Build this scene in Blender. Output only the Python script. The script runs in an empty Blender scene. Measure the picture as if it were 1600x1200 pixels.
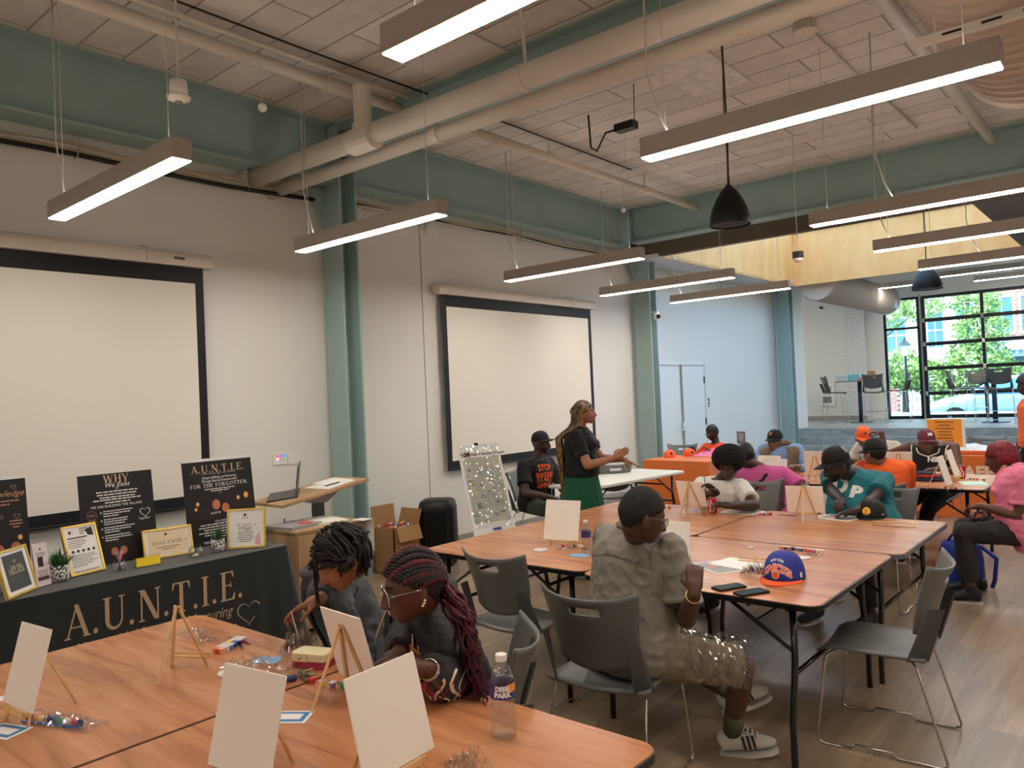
import bpy, bmesh, math, random
from mathutils import Vector, Matrix, noise, Euler
from mathutils.bvhtree import BVHTree
V = Vector
PI = math.pi
random.seed(7)
scn = bpy.context.scene
col = scn.collection
# ---------------------------------------------------------------- camera
YAW, PITCH, ROLL, FPX = -0.703153, 0.0162438, -0.0437360, 1201.14
CAMZ = 1.70
_f = V((math.sin(YAW)*math.cos(PITCH), math.cos(YAW)*math.cos(PITCH), math.sin(PITCH)))
_r0 = V((math.cos(YAW), -math.sin(YAW), 0))
_u0 = _r0.cross(_f)
_r = _r0*math.cos(ROLL) + _u0*math.sin(ROLL)
_u = -_r0*math.sin(ROLL) + _u0*math.cos(ROLL)
cam_d = bpy.data.cameras.new('camera')
cam = bpy.data.objects.new('camera', cam_d)
col.objects.link(cam)
scn.camera = cam
m = Matrix(((_r.x, _u.x, -_f.x), (_r.y, _u.y, -_f.y), (_r.z, _u.z, -_f.z))).to_4x4()
m.translation = V((0, 0, CAMZ))
cam.matrix_world = m
cam_d.sensor_width = 36
cam_d.sensor_fit = 'HORIZONTAL'
cam_d.lens = FPX*36/1600
cam_d.clip_start = 0.05
cam_d.clip_end = 300
# ---------------------------------------------------------------- colour management
scn.view_settings.view_transform = 'Standard'
scn.view_settings.look = 'None'
scn.view_settings.gamma = 1
scn.view_settings.exposure = 0.20
scn.view_settings.use_curve_mapping = False
# ---------------------------------------------------------------- world, sun, window portals
w = bpy.data.worlds.new('sky')
scn.world = w
w.use_nodes = True
nt = w.node_tree
bg = nt.nodes['Background']
bg.inputs[0].default_value = (0.50, 0.74, 1.0, 1)
bg.inputs[1].default_value = 5.6
sun_d = bpy.data.lights.new('sun', 'SUN')
sun_d.energy = 9.0
sun_d.angle = 0.02
sun_d.color = (1, .96, .88)
sun = bpy.data.objects.new('sun', sun_d)
col.objects.link(sun)
sun.rotation_euler = V((0.38, 0.62, -1.0)).normalized().to_track_quat('-Z', 'Y').to_euler()
LAMP = 40.0   # emission of the strip lamps
LAMP_COL = (1.0, .925, .83)
def portal(name, loc, direction, sx, sy):
    d = bpy.data.lights.new(name, 'AREA'); d.shape = 'RECTANGLE'; d.size = sx; d.size_y = sy
    o = bpy.data.objects.new(name, d); col.objects.link(o)
    o.location = loc; o.rotation_euler = V(direction).to_track_quat('-Z', 'Y').to_euler()
    d.cycles.is_portal = True
# ---------------------------------------------------------------- pixel rays onto real planes
def ray(x, y): return _f + (x-800)/FPX*_r - (y-600)/FPX*_u
def at(x, y, z):
    d = ray(x, y); t = (z-CAMZ)/d.z; return V((d.x*t, d.y*t, z))
def atX(x, y, X):
    d = ray(x, y); t = X/d.x; return V((X, d.y*t, CAMZ+d.z*t))
def atY(x, y, Y):
    d = ray(x, y); t = Y/d.y; return V((d.x*t, Y, CAMZ+d.z*t))
# ---------------------------------------------------------------- colour and materials
def lin(c): return tuple(((v/255)/12.92 if v/255 <= .04045 else ((v/255+.055)/1.055)**2.4) for v in c)
_mats = {}
def mat(name, c, rough=.6, metal=0., noise_s=0, noise_a=.12, bump=0, bump_s=60, spec=.5, stretch=(1,1,1), c2=None, trans=0, ior=1.45, alpha=1, coat=0, sheen=0, emit=0, emit_c=None):
    if name in _mats: return _mats[name]
    m = bpy.data.materials.new(name); m.use_nodes = True
    nt = m.node_tree; b = nt.nodes['Principled BSDF']
    c = lin(c)
    b.inputs['Base Color'].default_value = (*c, 1)
    b.inputs['Roughness'].default_value = rough
    b.inputs['Metallic'].default_value = metal
    b.inputs['Specular IOR Level'].default_value = spec
    b.inputs['Transmission Weight'].default_value = trans
    b.inputs['IOR'].default_value = ior
    b.inputs['Alpha'].default_value = alpha
    b.inputs['Coat Weight'].default_value = coat
    b.inputs['Sheen Weight'].default_value = sheen
    if emit:
        b.inputs['Emission Color'].default_value = (*(emit_c or c), 1)
        b.inputs['Emission Strength'].default_value = emit
    if noise_s or bump:
        tc = nt.nodes.new('ShaderNodeTexCoord'); mp = nt.nodes.new('ShaderNodeMapping')
        mp.inputs['Scale'].default_value = stretch
        nt.links.new(tc.outputs['Object'], mp.inputs[0])
    if noise_s:
        n = nt.nodes.new('ShaderNodeTexNoise'); n.inputs['Scale'].default_value = noise_s; n.inputs['Detail'].default_value = 5
        nt.links.new(mp.outputs[0], n.inputs[0])
        r = nt.nodes.new('ShaderNodeValToRGB')
        d2 = lin(c2) if c2 else tuple(v*(1-noise_a*2) for v in c)
        d1 = c if c2 else tuple(min(1, v*(1+noise_a)) for v in c)
        r.color_ramp.elements[0].color = (*d2, 1); r.color_ramp.elements[0].position = .32
        r.color_ramp.elements[1].color = (*d1, 1); r.color_ramp.elements[1].position = .68
        nt.links.new(n.outputs[0], r.inputs[0]); nt.links.new(r.outputs[0], b.inputs['Base Color'])
    if bump:
        n2 = nt.nodes.new('ShaderNodeTexNoise'); n2.inputs['Scale'].default_value = bump_s; n2.inputs['Detail'].default_value = 4
        nt.links.new(mp.outputs[0], n2.inputs[0])
        bp = nt.nodes.new('ShaderNodeBump'); bp.inputs['Strength'].default_value = bump; bp.inputs['Distance'].default_value = .01
        nt.links.new(n2.outputs[0], bp.inputs['Height']); nt.links.new(bp.outputs[0], b.inputs['Normal'])
    _mats[name] = m
    return m
def clear_mat(name, tint=(255,255,255), gloss=.25, rough=.05, fac=None):
    """thin clear film or pane: mostly see-through with a gloss of reflection"""
    if name in _mats: return _mats[name]
    m = bpy.data.materials.new(name); m.use_nodes = True
    nt = m.node_tree; nt.nodes.clear()
    o = nt.nodes.new('ShaderNodeOutputMaterial'); mx = nt.nodes.new('ShaderNodeMixShader')
    tr = nt.nodes.new('ShaderNodeBsdfTransparent'); gl = nt.nodes.new('ShaderNodeBsdfGlossy')
    tr.inputs[0].default_value = (*lin(tint), 1); gl.inputs['Roughness'].default_value = rough
    lw = nt.nodes.new('ShaderNodeLayerWeight'); lw.inputs[0].default_value = gloss
    nt.links.new(lw.outputs['Fresnel' if fac is None else 'Facing'], mx.inputs[0])
    if fac is not None:
        mm = nt.nodes.new('ShaderNodeMath'); mm.operation = 'MULTIPLY_ADD'
        mm.inputs[1].default_value = fac[1]; mm.inputs[2].default_value = fac[0]
        nt.links.new(lw.outputs['Facing'], mm.inputs[0]); nt.links.new(mm.outputs[0], mx.inputs[0])
    nt.links.new(tr.outputs[0], mx.inputs[1]); nt.links.new(gl.outputs[0], mx.inputs[2]); nt.links.new(mx.outputs[0], o.inputs[0])
    _mats[name] = m
    return m
def band_mat(name, c1, c2, c3, rough=.3, axis='X', scale=1.0, stretch=8, coat=0, plank=None, seam=None, bump=.05, spec=.5):
    """streaky wood: noise stretched along one axis; optional planks (w, l)"""
    if name in _mats: return _mats[name]
    m = bpy.data.materials.new(name); m.use_nodes = True
    nt = m.node_tree; N = nt.nodes.new; L = nt.links.new; b = nt.nodes['Principled BSDF']
    tc = N('ShaderNodeTexCoord'); mp = N('ShaderNodeMapping')
    s = {'X': (1, stretch, 1), 'Y': (stretch, 1, 1), 'Z': (stretch, stretch, 1)}[axis]
    mp.inputs['Scale'].default_value = s; L(tc.outputs['Object'], mp.inputs[0])
    n = N('ShaderNodeTexNoise'); n.inputs['Scale'].default_value = scale; n.inputs['Detail'].default_value = 8; n.inputs['Roughness'].default_value = .62; n.inputs['Distortion'].default_value = .6
    L(mp.outputs[0], n.inputs[0])
    r = N('ShaderNodeValToRGB'); e = r.color_ramp.elements
    e[0].position = .3; e[0].color = (*lin(c1), 1); e[1].position = .72; e[1].color = (*lin(c3), 1)
    k = e.new(.5); k.color = (*lin(c2), 1)
    L(n.outputs[0], r.inputs[0]); out = r.outputs[0]
    if plank:
        br = N('ShaderNodeTexBrick'); mp2 = N('ShaderNodeMapping')
        if axis == 'Y': mp2.inputs['Rotation'].default_value = (0, 0, PI/2)
        L(tc.outputs['Object'], mp2.inputs[0]); L(mp2.outputs[0], br.inputs[0])
        br.inputs['Scale'].default_value = 1; br.inputs['Brick Width'].default_value = plank[1]; br.inputs['Row Height'].default_value = plank[0]
        br.inputs['Mortar Size'].default_value = .0012; br.inputs['Mortar Smooth'].default_value = 0
        br.inputs['Color1'].default_value = (.80, .80, .80, 1); br.inputs['Color2'].default_value = (1.1, 1.1, 1.1, 1)
        br.inputs['Mortar'].default_value = (.55, .55, .55, 1)
        mx = N('ShaderNodeMix'); mx.data_type = 'RGBA'; mx.blend_type = 'MULTIPLY'; mx.inputs[0].default_value = 1
        L(out, mx.inputs[6]); L(br.outputs[0], mx.inputs[7]); out = mx.outputs[2]
    L(out, b.inputs['Base Color'])
    b.inputs['Roughness'].default_value = rough; b.inputs['Coat Weight'].default_value = coat; b.inputs['Coat Roughness'].default_value = .12; b.inputs['Specular IOR Level'].default_value = spec
    if bump:
        bp = N('ShaderNodeBump'); bp.inputs['Strength'].default_value = bump; bp.inputs['Distance'].default_value = .01
        L(n.outputs[0], bp.inputs['Height']); L(bp.outputs[0], b.inputs['Normal'])
    _mats[name] = m
    return m
def brick_mat(name, c1, c2, mortar, bw=.22, rh=.075, ms=.012, rough=.8, rot=None, bump=.5, noise_a=.3):
    if name in _mats: return _mats[name]
    m = bpy.data.materials.new(name); m.use_nodes = True
    nt = m.node_tree; N = nt.nodes.new; L = nt.links.new; b = nt.nodes['Principled BSDF']
    tc = N('ShaderNodeTexCoord'); mp = N('ShaderNodeMapping')
    if rot: mp.inputs['Rotation'].default_value = rot
    L(tc.outputs['Object'], mp.inputs[0])
    br = N('ShaderNodeTexBrick'); L(mp.outputs[0], br.inputs[0])
    br.inputs['Scale'].default_value = 1; br.inputs['Brick Width'].default_value = bw; br.inputs['Row Height'].default_value = rh; br.inputs['Mortar Size'].default_value = ms
    br.inputs['Mortar Smooth'].default_value = .3
    br.inputs['Color1'].default_value = (*lin(c1), 1); br.inputs['Color2'].default_value = (*lin(c2), 1); br.inputs['Mortar'].default_value = (*lin(mortar), 1)
    n = N('ShaderNodeTexNoise'); n.inputs['Scale'].default_value = 7; n.inputs['Detail'].default_value = 6; L(tc.outputs['Object'], n.inputs[0])
    mr = N('ShaderNodeMapRange'); mr.inputs[3].default_value = 1-noise_a; mr.inputs[4].default_value = 1+noise_a; L(n.outputs[0], mr.inputs[0])
    mx = N('ShaderNodeVectorMath'); mx.operation = 'SCALE'; L(br.outputs[0], mx.inputs[0]); L(mr.outputs[0], mx.inputs['Scale'])
    L(mx.outputs[0], b.inputs['Base Color']); b.inputs['Roughness'].default_value = rough
    ad = N('ShaderNodeMath'); ad.operation = 'MULTIPLY_ADD'; ad.inputs[1].default_value = -1.0
    L(br.outputs['Fac'], ad.inputs[0]); L(n.outputs[0], ad.inputs[2])
    bp = N('ShaderNodeBump'); bp.inputs['Strength'].default_value = bump; bp.inputs['Distance'].default_value = .012
    L(ad.outputs[0], bp.inputs['Height']); L(bp.outputs[0], b.inputs['Normal'])
    _mats[name] = m
    return m
# ---------------------------------------------------------------- mesh builder
class MB:
    def __init__(s): s.v = []; s.f = []; s.m = []; s.mi = 0; s.uvs = None
    def add(s, vs, fs, mi=None):
        b = len(s.v); s.v += [tuple(v) for v in vs]
        for f in fs: s.f.append(tuple(i+b for i in f)); s.m.append(s.mi if mi is None else mi)
        return s
    def box(s, c, size, rot=None, mi=None, taper=1):
        x, y, z = (k/2 for k in size); c = V(c)
        vs = [V((a*x*(taper if e > 0 else 1), d*y*(taper if e > 0 else 1), e*z)) for e in (-1, 1) for d in (-1, 1) for a in (-1, 1)]
        if rot is not None: vs = [rot @ v for v in vs]
        return s.add([v+c for v in vs], [(0,2,3,1), (4,5,7,6), (0,1,5,4), (2,6,7,3), (0,4,6,2), (1,3,7,5)], mi)
    def bx(s, a, b, mi=None):
        a = V(a); b = V(b); return s.box((a+b)/2, [abs(k) for k in (b-a)], None, mi)
    def ring(s, c, t, r, n, sc=(1,1), up=None):
        t = t.normalized(); up = up or (V((0,0,1)) if abs(t.z) < .95 else V((1,0,0)))
        a = up.cross(t).normalized(); b = t.cross(a)
        return [c + (a*math.cos(2*PI*i/n)*sc[0] + b*math.sin(2*PI*i/n)*sc[1])*r for i in range(n)]
    def loft(s, rings, cap=True, mi=None, closed=False):
        n = len(rings[0]); vs = [v for r in rings for v in r]; fs = []
        K = len(rings)
        for k in range(K-1 if not closed else K):
            for i in range(n):
                j = (i+1) % n; k2 = (k+1) % K
                fs.append((k*n+i, k*n+j, k2*n+j, k2*n+i))
        if cap and not closed: fs += [tuple(range(n))[::-1], tuple((K-1)*n+i for i in range(n))]
        return s.add(vs, fs, mi)
    def cyl(s, a, b, r, r2=None, n=16, mi=None, cap=True):
        a = V(a); b = V(b); t = b-a; r2 = r if r2 is None else r2
        return s.loft([s.ring(a, t, r, n), s.ring(b, t, r2, n)], cap, mi)
    def tube(s, pts, r, n=8, mi=None, closed=False, radii=None, cap=True):
        pts = [V(p) for p in pts]; K = len(pts); rings = []; up = None
        for k in range(K):
            if closed: t = pts[(k+1) % K]-pts[k-1]
            else: t = (pts[min(k+1, K-1)]-pts[max(k-1, 0)])
            if t.length < 1e-9: t = V((0,0,1))
            t.normalize()
            if up is None: up = V((0,0,1)) if abs(t.z) < .9 else V((1,0,0))
            up = (up - t*up.dot(t));
            up = up.normalized() if up.length > 1e-6 else V((1,0,0))
            rings.append(s.ring(pts[k], t, radii[k] if radii else r, n, up=up))
        return s.loft(rings, cap, mi, closed)
    def lathe(s, prof, c=(0,0,0), n=24, mi=None, axis=None, cap=True):
        c = V(c); rings = []
        q = V(axis).to_track_quat('Z', 'Y') if axis is not None else None
        for r, z in prof:
            R = [V((math.cos(2*PI*i/n)*r, math.sin(2*PI*i/n)*r, z)) for i in range(n)]
            if q: R = [q @ v for v in R]
            rings.append([v+c for v in R])
        return s.loft(rings, cap, mi)
    def ell(s, c, rad, rot=None, nu=16, nv=10, mi=None):
        c = V(c); rings = []
        for k in range(nv+1):
            th = -PI/2 + PI*k/nv; R = []
            cs = max(math.cos(th), .02)
            for i in range(nu):
                p = V((math.cos(2*PI*i/nu)*cs*rad[0], math.sin(2*PI*i/nu)*cs*rad[1], math.sin(th)*rad[2]))
                if rot is not None: p = rot @ p
                R.append(p+c)
            rings.append(R)
        return s.loft(rings, True, mi)
    def prism(s, poly, origin, ax, ay, th, mi=None):
        """polygon (list of 2D) in the plane origin+ax*u+ay*v, thickness th along ax x ay"""
        o = V(origin); ax = V(ax); ay = V(ay); nz = ax.cross(ay).normalized()
        A = [o+ax*u+ay*v for u, v in poly]; B = [p+nz*th for p in A]; n = len(poly)
        fs = [tuple(range(n))[::-1], tuple(range(n, 2*n))] + [(i, (i+1) % n, n+(i+1) % n, n+i) for i in range(n)]
        return s.add(A+B, fs, mi)
    def grid(s, fn, nu, nv, mi=None, skip=None):
        vs = [fn(i/nu, j/nv) for j in range(nv+1) for i in range(nu+1)]
        fs = [(j*(nu+1)+i, j*(nu+1)+i+1, (j+1)*(nu+1)+i+1, (j+1)*(nu+1)+i) for j in range(nv) for i in range(nu) if not (skip and skip(i, j))]
        return s.add(vs, fs, mi)
    def build(s, name, mats, parent=None, smooth=False, bevel=0, solid=0, subd=0, label=None, cat=None, group=None, kind=None, loc=None, rz=0, seg=2):
        me = bpy.data.meshes.new(name)
        me.from_pydata(s.v, [], s.f)
        mats = mats if isinstance(mats, (list, tuple)) else [mats]
        for m in mats: me.materials.append(m)
        if len(mats) > 1: me.polygons.foreach_set('material_index', s.m)
        bm = bmesh.new(); bm.from_mesh(me); bmesh.ops.recalc_face_normals(bm, faces=bm.faces); bm.to_mesh(me); bm.free()
        if smooth:
            me.polygons.foreach_set('use_smooth', [True]*len(me.polygons))
        o = bpy.data.objects.new(name, me); col.objects.link(o)
        if parent is not None: o.parent = parent
        if loc is not None: o.location = loc
        if rz: o.rotation_euler = (0, 0, rz)
        if solid:
            md = o.modifiers.new('solid', 'SOLIDIFY'); md.thickness = solid; md.offset = 0
        if bevel:
            md = o.modifiers.new('bevel', 'BEVEL'); md.width = bevel; md.segments = seg; md.limit_method = 'ANGLE'; md.angle_limit = .6
        if subd:
            md = o.modifiers.new('sub', 'SUBSURF'); md.levels = subd; md.render_levels = subd
        tag(o, label, cat, group, kind)
        return o
def tag(o, label=None, cat=None, group=None, kind=None):
    if label: o['label'] = label
    if cat: o['category'] = cat
    if group: o['group'] = group
    if kind: o['kind'] = kind
    return o
def thing(name, label, cat, loc=(0,0,0), rz=0, group=None):
    o = bpy.data.objects.new(name, None); col.objects.link(o); o.empty_display_size = .1
    o.location = loc; o.rotation_euler = (0, 0, rz)
    return tag(o, label, cat, group)
def struct(name, mb, m, **k): return mb.build(name, m, kind='structure', **k)
_kids = {}
def dup(root, loc, rz=0, label=None, group=None, scale=None):
    def cp(o, par):
        c = o.copy(); col.objects.link(c)
        if par is not None: c.parent = par
        for ch in [x for x in list(col.objects) if x.parent == o]: cp(ch, c)
        return c
    r = cp(root, None)
    r.location = loc; r.rotation_euler = (0, 0, rz)
    if scale: r.scale = (scale,)*3
    if label: r['label'] = label
    if group: r['group'] = group
    return r
def rotz(a): return Matrix.Rotation(a, 3, 'Z')
def frame(right, up):
    """3x3 with columns right, up, normal"""
    r = V(right).normalized(); n = r.cross(V(up)).normalized(); u = n.cross(r)
    return Matrix((r, u, n)).transposed()
# ---------------------------------------------------------------- lettering
_wk = bpy.data.scenes.new('workbench')
def baked(o):
    _wk.collection.objects.link(o); vl = _wk.view_layers[0]; vl.update(); dg = vl.depsgraph
    me = bpy.data.meshes.new_from_object(o.evaluated_get(dg)); _wk.collection.objects.unlink(o); return me
def text_mesh(txt, size=1.0, shear=0, align='CENTER', bold=0, spacing=1.0, ext=.0):
    cu = bpy.data.curves.new('t', 'FONT'); cu.body = txt; cu.size = size; cu.shear = shear; cu.align_x = align; cu.offset = bold; cu.space_character = spacing; cu.extrude = ext
    cu.resolution_u = 3
    o = bpy.data.objects.new('t', cu); me = baked(o)
    vs = [v.co.copy() for v in me.vertices]; fs = [tuple(p.vertices) for p in me.polygons]
    bpy.data.objects.remove(o); bpy.data.curves.remove(cu); bpy.data.meshes.remove(me)
    return vs, fs
def letter(mb, txt, origin, right, up, size, mi=None, shear=0, align='CENTER', bold=0, spacing=1.0, off=.0008, sx=1.0):
    vs, fs = text_mesh(txt, size, shear, align, bold, spacing)
    R = V(right).normalized(); U = V(up).normalized(); Nn = R.cross(U); o = V(origin)
    mb.add([o + R*v.x*sx + U*v.y + Nn*off for v in vs], fs, mi)
# a roman letter face drawn as strokes: thick and thin bars with serifs (unit cap height)
def _bar(x0, y0, x1, y1, w):   # slanted bar, horizontal ends
    return [(x0-w/2, y0), (x0+w/2, y0), (x1+w/2, y1), (x1-w/2, y1)]
def _ser(x, y, w, up): h = .045; return [(x-w, y), (x+w, y), (x+w*.9, y+h*up), (x-w*.9, y+h*up)]
def _rect(x0, y0, x1, y1): return [(x0, y0), (x1, y0), (x1, y1), (x0, y1)]
TK, TN = .16, .06
def _arc(cx, cy, rx, ry, a0, a1, w0, w1, n=14):
    out = []
    for i in range(n):
        t0 = a0+(a1-a0)*i/n; t1 = a0+(a1-a0)*(i+1)/n
        wa = w0+(w1-w0)*i/n; wb = w0+(w1-w0)*(i+1)/n
        out.append([((rx-wa)*math.cos(t0)+cx, (ry-wa)*math.sin(t0)+cy), (rx*math.cos(t0)+cx, ry*math.sin(t0)+cy), (rx*math.cos(t1)+cx, ry*math.sin(t1)+cy), ((rx-wb)*math.cos(t1)+cx, (ry-wb)*math.sin(t1)+cy)])
    return out
def _v(x, w=TK): return [_rect(x-w/2, 0, x+w/2, 1), _ser(x, 0, w*.5+.09, 1), _ser(x, 1, w*.5+.09, -1)]
def roman(ch):
    S = _ser; R = _rect
    if ch == 'A': return .92, [_bar(.12, 0, .47, 1, TN), _bar(.8, 0, .44, 1, TK), R(.26, .3, .66, .35), S(.12, 0, .11, 1), S(.8, 0, .15, 1)]
    if ch == 'U': return .92, [R(.12, .3, .28, 1), R(.72, .3, .78, 1), S(.2, 1, .16, -1), S(.75, 1, .12, -1)] + _arc(.45, .32, .33, .34, PI, 1.5*PI, TK, .09) + _arc(.45, .32, .33, .34, 1.5*PI, 2*PI, .09, TN)
    if ch == 'N': return .95, [R(.13, 0, .19, 1), R(.78, 0, .84, 1), _bar(.76, 0, .2, 1, TK+.03), S(.16, 0, .12, 1), S(.81, 1, .12, -1), S(.14, 1, .1, -1)]
    if ch == 'T': return .82, [R(.33, 0, .49, 1), R(.05, .95, .77, 1), S(.41, 0, .17, 1), [(.05, 1), (.03, .76), (.07, .76), (.14, .96)], [(.77, 1), (.68, .96), (.75, .76), (.79, .76)]]
    if ch == 'I': return .42, _v(.21)
    if ch == 'E': return .78, [R(.13, 0, .29, 1), R(.13, .95, .66, 1), R(.13, 0, .7, .05), R(.29, .5, .55, .545), S(.14, 0, .1, 1), S(.14, 1, .1, -1), [(.66, 1), (.56, .96), (.64, .78), (.68, .78)], [(.7, 0), (.74, .26), (.7, .26), (.58, .04)], R(.52, .42, .56, .63)]
    if ch == '.': return .3, [[(.13+.085*math.cos(a*PI/5), .08+.085*math.sin(a*PI/5)) for a in range(10)]]
    if ch == 'W': return 1.25, [_bar(.34, 0, .1, 1, TK), _bar(.36, 0, .6, 1, TN), _bar(.86, 0, .6, 1, TK), _bar(.88, 0, 1.12, 1, TN), S(.1, 1, .14, -1), S(.6, 1, .1, -1), S(1.12, 1, .1, -1)]
    if ch == 'H': return .95, _v(.2)+_v(.75)+[R(.2, .48, .75, .53)]
    if ch == 'Y': return .85, [R(.35, 0, .5, .45), _bar(.4, .42, .1, 1, TK), _bar(.45, .42, .76, 1, TN), S(.425, 0, .17, 1), S(.1, 1, .13, -1), S(.76, 1, .11, -1)]
    if ch == 'L': return .76, [R(.13, 0, .29, 1), R(.13, 0, .68, .05), S(.21, 1, .17, -1), [(.68, 0), (.72, .28), (.68, .28), (.56, .04)], S(.14, 0, .1, 1)]
    if ch == 'V': return .88, [_bar(.43, 0, .12, 1, TK), _bar(.46, 0, .76, 1, TN), S(.12, 1, .14, -1), S(.76, 1, .1, -1)]
    if ch == 'O': return .95, _arc(.47, .5, .4, .5, .5*PI, PI, TN, TK)+_arc(.47, .5, .4, .5, PI, 1.5*PI, TK, TN)+_arc(.47, .5, .4, .5, 1.5*PI, 2*PI, TN, TK)+_arc(.47, .5, .4, .5, 0, .5*PI, TK, TN)
    if ch == 'R': return .9, _v(.2)+_arc(.42, .75, .27, .25, -.5*PI, .5*PI, TN, TN)+[R(.2, .94, .45, 1), R(.2, .5, .45, .55), _bar(.78, 0, .42, .52, TK)]
    if ch == 'F': return .74, _v(.2)+[R(.13, .95, .66, 1), R(.29, .5, .52, .545), [(.66, 1), (.56, .96), (.64, .78), (.68, .78)]]
    if ch == 'G': return .95, _arc(.47, .5, .4, .5, .25*PI, PI, TN, TK)+_arc(.47, .5, .4, .5, PI, 1.75*PI, TK, TN)+[R(.7, .05, .84, .42), S(.77, .42, .14, -1)]
    if ch == 'K': return .9, _v(.2)+[_bar(.28, .45, .68, 1, TN), _bar(.76, 0, .4, .55, TK), S(.68, 1, .1, -1)]
    if ch == 'S': return .65, _arc(.33, .74, .25, .26, .15*PI, PI, TN, .1)+_arc(.33, .74, .25, .26, PI, 1.45*PI, .1, .1)+_arc(.33, .26, .27, .26, -.8*PI, -.5*PI, TN, TN)+_arc(.33, .26, .27, .27, -.5*PI, .5*PI, TN, .12)
    return .4, []
def roman_width(txt, gap=.06): return sum(roman(c)[0]+gap for c in txt)-gap
def romans(mb, txt, origin, right, up, size, mi=None, gap=.06, off=.0012, center=True, fit=None):
    R = V(right).normalized(); U = V(up).normalized(); Nn = R.cross(U); o = V(origin)
    wd = roman_width(txt, gap); kx = (fit/(wd*size)) if fit else 1
    x = -wd/2 if center else 0; q = 0
    for c in txt:
        a, polys = roman(c)
        for p in polys:
            q += 1
            mb.add([o + R*(x+u)*size*kx + U*v*size + Nn*(off+.00002*(q % 5)) for u, v in p], [tuple(range(len(p)))], mi)
        x += a+gap
def heart(mb, origin, right, up, size, wd, mi=None, off=.0012, n=28):
    R = V(right).normalized(); U = V(up).normalized(); Nn = R.cross(U); o = V(origin); vs = []; fs = []
    for i in range(n):
        t = 2*PI*i/n
        x = 16*math.sin(t)**3/32; y = (13*math.cos(t)-5*math.cos(2*t)-2*math.cos(3*t)-math.cos(4*t))/32
        for k in (1, 1-wd): vs.append(o+R*x*size*k+U*y*size*k+Nn*off)
    for i in range(n):
        j = (i+1) % n; fs.append((2*i, 2*j, 2*j+1, 2*i+1))
    mb.add(vs, fs, mi)
def lines(mb, origin, right, up, width, n, pitch, h, mi=None, off=.001, seed=0, center=True):
    """small unreadable print: rows of little word bars"""
    R = V(right).normalized(); U = V(up).normalized(); Nn = R.cross(U); o = V(origin); rd = random.Random(seed)
    for k in range(n):
        wd = width*(rd.uniform(.75, 1) if k < n-1 else rd.uniform(.4, .7)); x = -wd/2 if center else 0; e = x+wd
        while x < e:
            l = min(rd.uniform(.05, .14)*width, e-x)
            a = o+R*x-U*(k*pitch)+Nn*off
            mb.add([a, a+R*l*.85, a+R*l*.85+U*h, a+U*h], [(0,1,2,3)], mi); x += l
# ---------------------------------------------------------------- one continuous surface from overlapping pieces
def remesh(mb, voxel, it=6, wr=0, wr_s=14, seed=0):
    me = bpy.data.meshes.new('tmp'); me.from_pydata(mb.v, [], mb.f)
    bm = bmesh.new(); bm.from_mesh(me); bmesh.ops.recalc_face_normals(bm, faces=bm.faces); bm.to_mesh(me); bm.free()
    o = bpy.data.objects.new('tmp', me)
    r = o.modifiers.new('r', 'REMESH'); r.mode = 'VOXEL'; r.voxel_size = voxel
    s = o.modifiers.new('s', 'SMOOTH'); s.factor = .5; s.iterations = it
    out = baked(o)
    bpy.data.objects.remove(o); bpy.data.meshes.remove(me)
    if wr:
        sv = V((seed*3.7, seed*1.3, 0))
        cn = [(v.co.copy(), v.normal.copy()) for v in out.vertices]; flat_ = []
        for p, nn in cn:
            n = noise.noise(V((p.x*wr_s, p.y*wr_s, p.z*wr_s*1.3))+sv); n2 = noise.noise(V((p.x*wr_s*2.3, p.y*wr_s*2.3, p.z*wr_s*2.3))-sv)
            d = (1-abs(n)*2.2)*.6+n2*.5; q = p+nn*(d*wr); flat_ += [q.x, q.y, q.z]
        out.vertices.foreach_set('co', flat_)
    out.polygons.foreach_set('use_smooth', [True]*len(out.polygons))
    return out
def mesh_obj(name, me, mats, parent=None, **k):
    o = bpy.data.objects.new(name, me); col.objects.link(o)
    me.materials.clear()
    for m in (mats if isinstance(mats, (list, tuple)) else [mats]): me.materials.append(m)
    if parent is not None: o.parent = parent
    tag(o, **k)
    return o
# ================================================================ ROOM
WX = -6.4; CEIL = 4.45; WINY = 21.5; STG = .68
M_wall = mat('wall_paint', (228,226,220), .85, bump=.04, bump_s=200)
M_white = mat('white_paint', (232,230,225), .5)
M_teal = mat('teal_steel_paint', (151,176,172), .45, noise_s=3, noise_a=.03)
M_black = mat('black_plastic', (14,14,15), .45)
M_blackm = mat('black_enamel', (10,10,11), .22, metal=0, coat=.5)
M_chrome = mat('chrome_wire', (205,200,190), .18, metal=1)
M_pipe = mat('cream_pipe_paint', (214,204,190), .5, noise_s=2, noise_a=.03)
M_ceil = brick_mat('painted_board_ceiling', (222,214,206), (206,198,190), (156,148,140), bw=1.5, rh=.33, ms=.008, rough=.9, bump=1.0, noise_a=.16)
M_floor = band_mat('vinyl_plank_floor', (132,108,86), (150,127,103), (168,146,120), rough=.34, axis='Y', scale=1.2, stretch=9, plank=(.18, 1.22), bump=.02)
M_conc = mat('stage_concrete', (160,164,162), .45, noise_s=5, noise_a=.08)
M_concd = mat('riser_concrete', (168,172,168), .7, noise_s=6, noise_a=.12)
M_ply = band_mat('birch_plywood', (230,168,98), (240,180,110), (244,192,126), rough=.55, axis='Z', scale=1.1, stretch=4, bump=0)
M_soff_ply = mat('brown_soffit_shaded_ply', (92,80,66), .8)
M_lamp = mat('strip_diffuser', (255,244,226), .5, emit=LAMP, emit_c=LAMP_COL)
M_up = mat('added_uplight_glow', (255,244,226), .5, emit=LAMP*.13, emit_c=LAMP_COL)  # weak upward fill, an assumed extra on the fixtures
M_glass = clear_mat('window_glass', (238,248,250), .12, .02)
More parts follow.
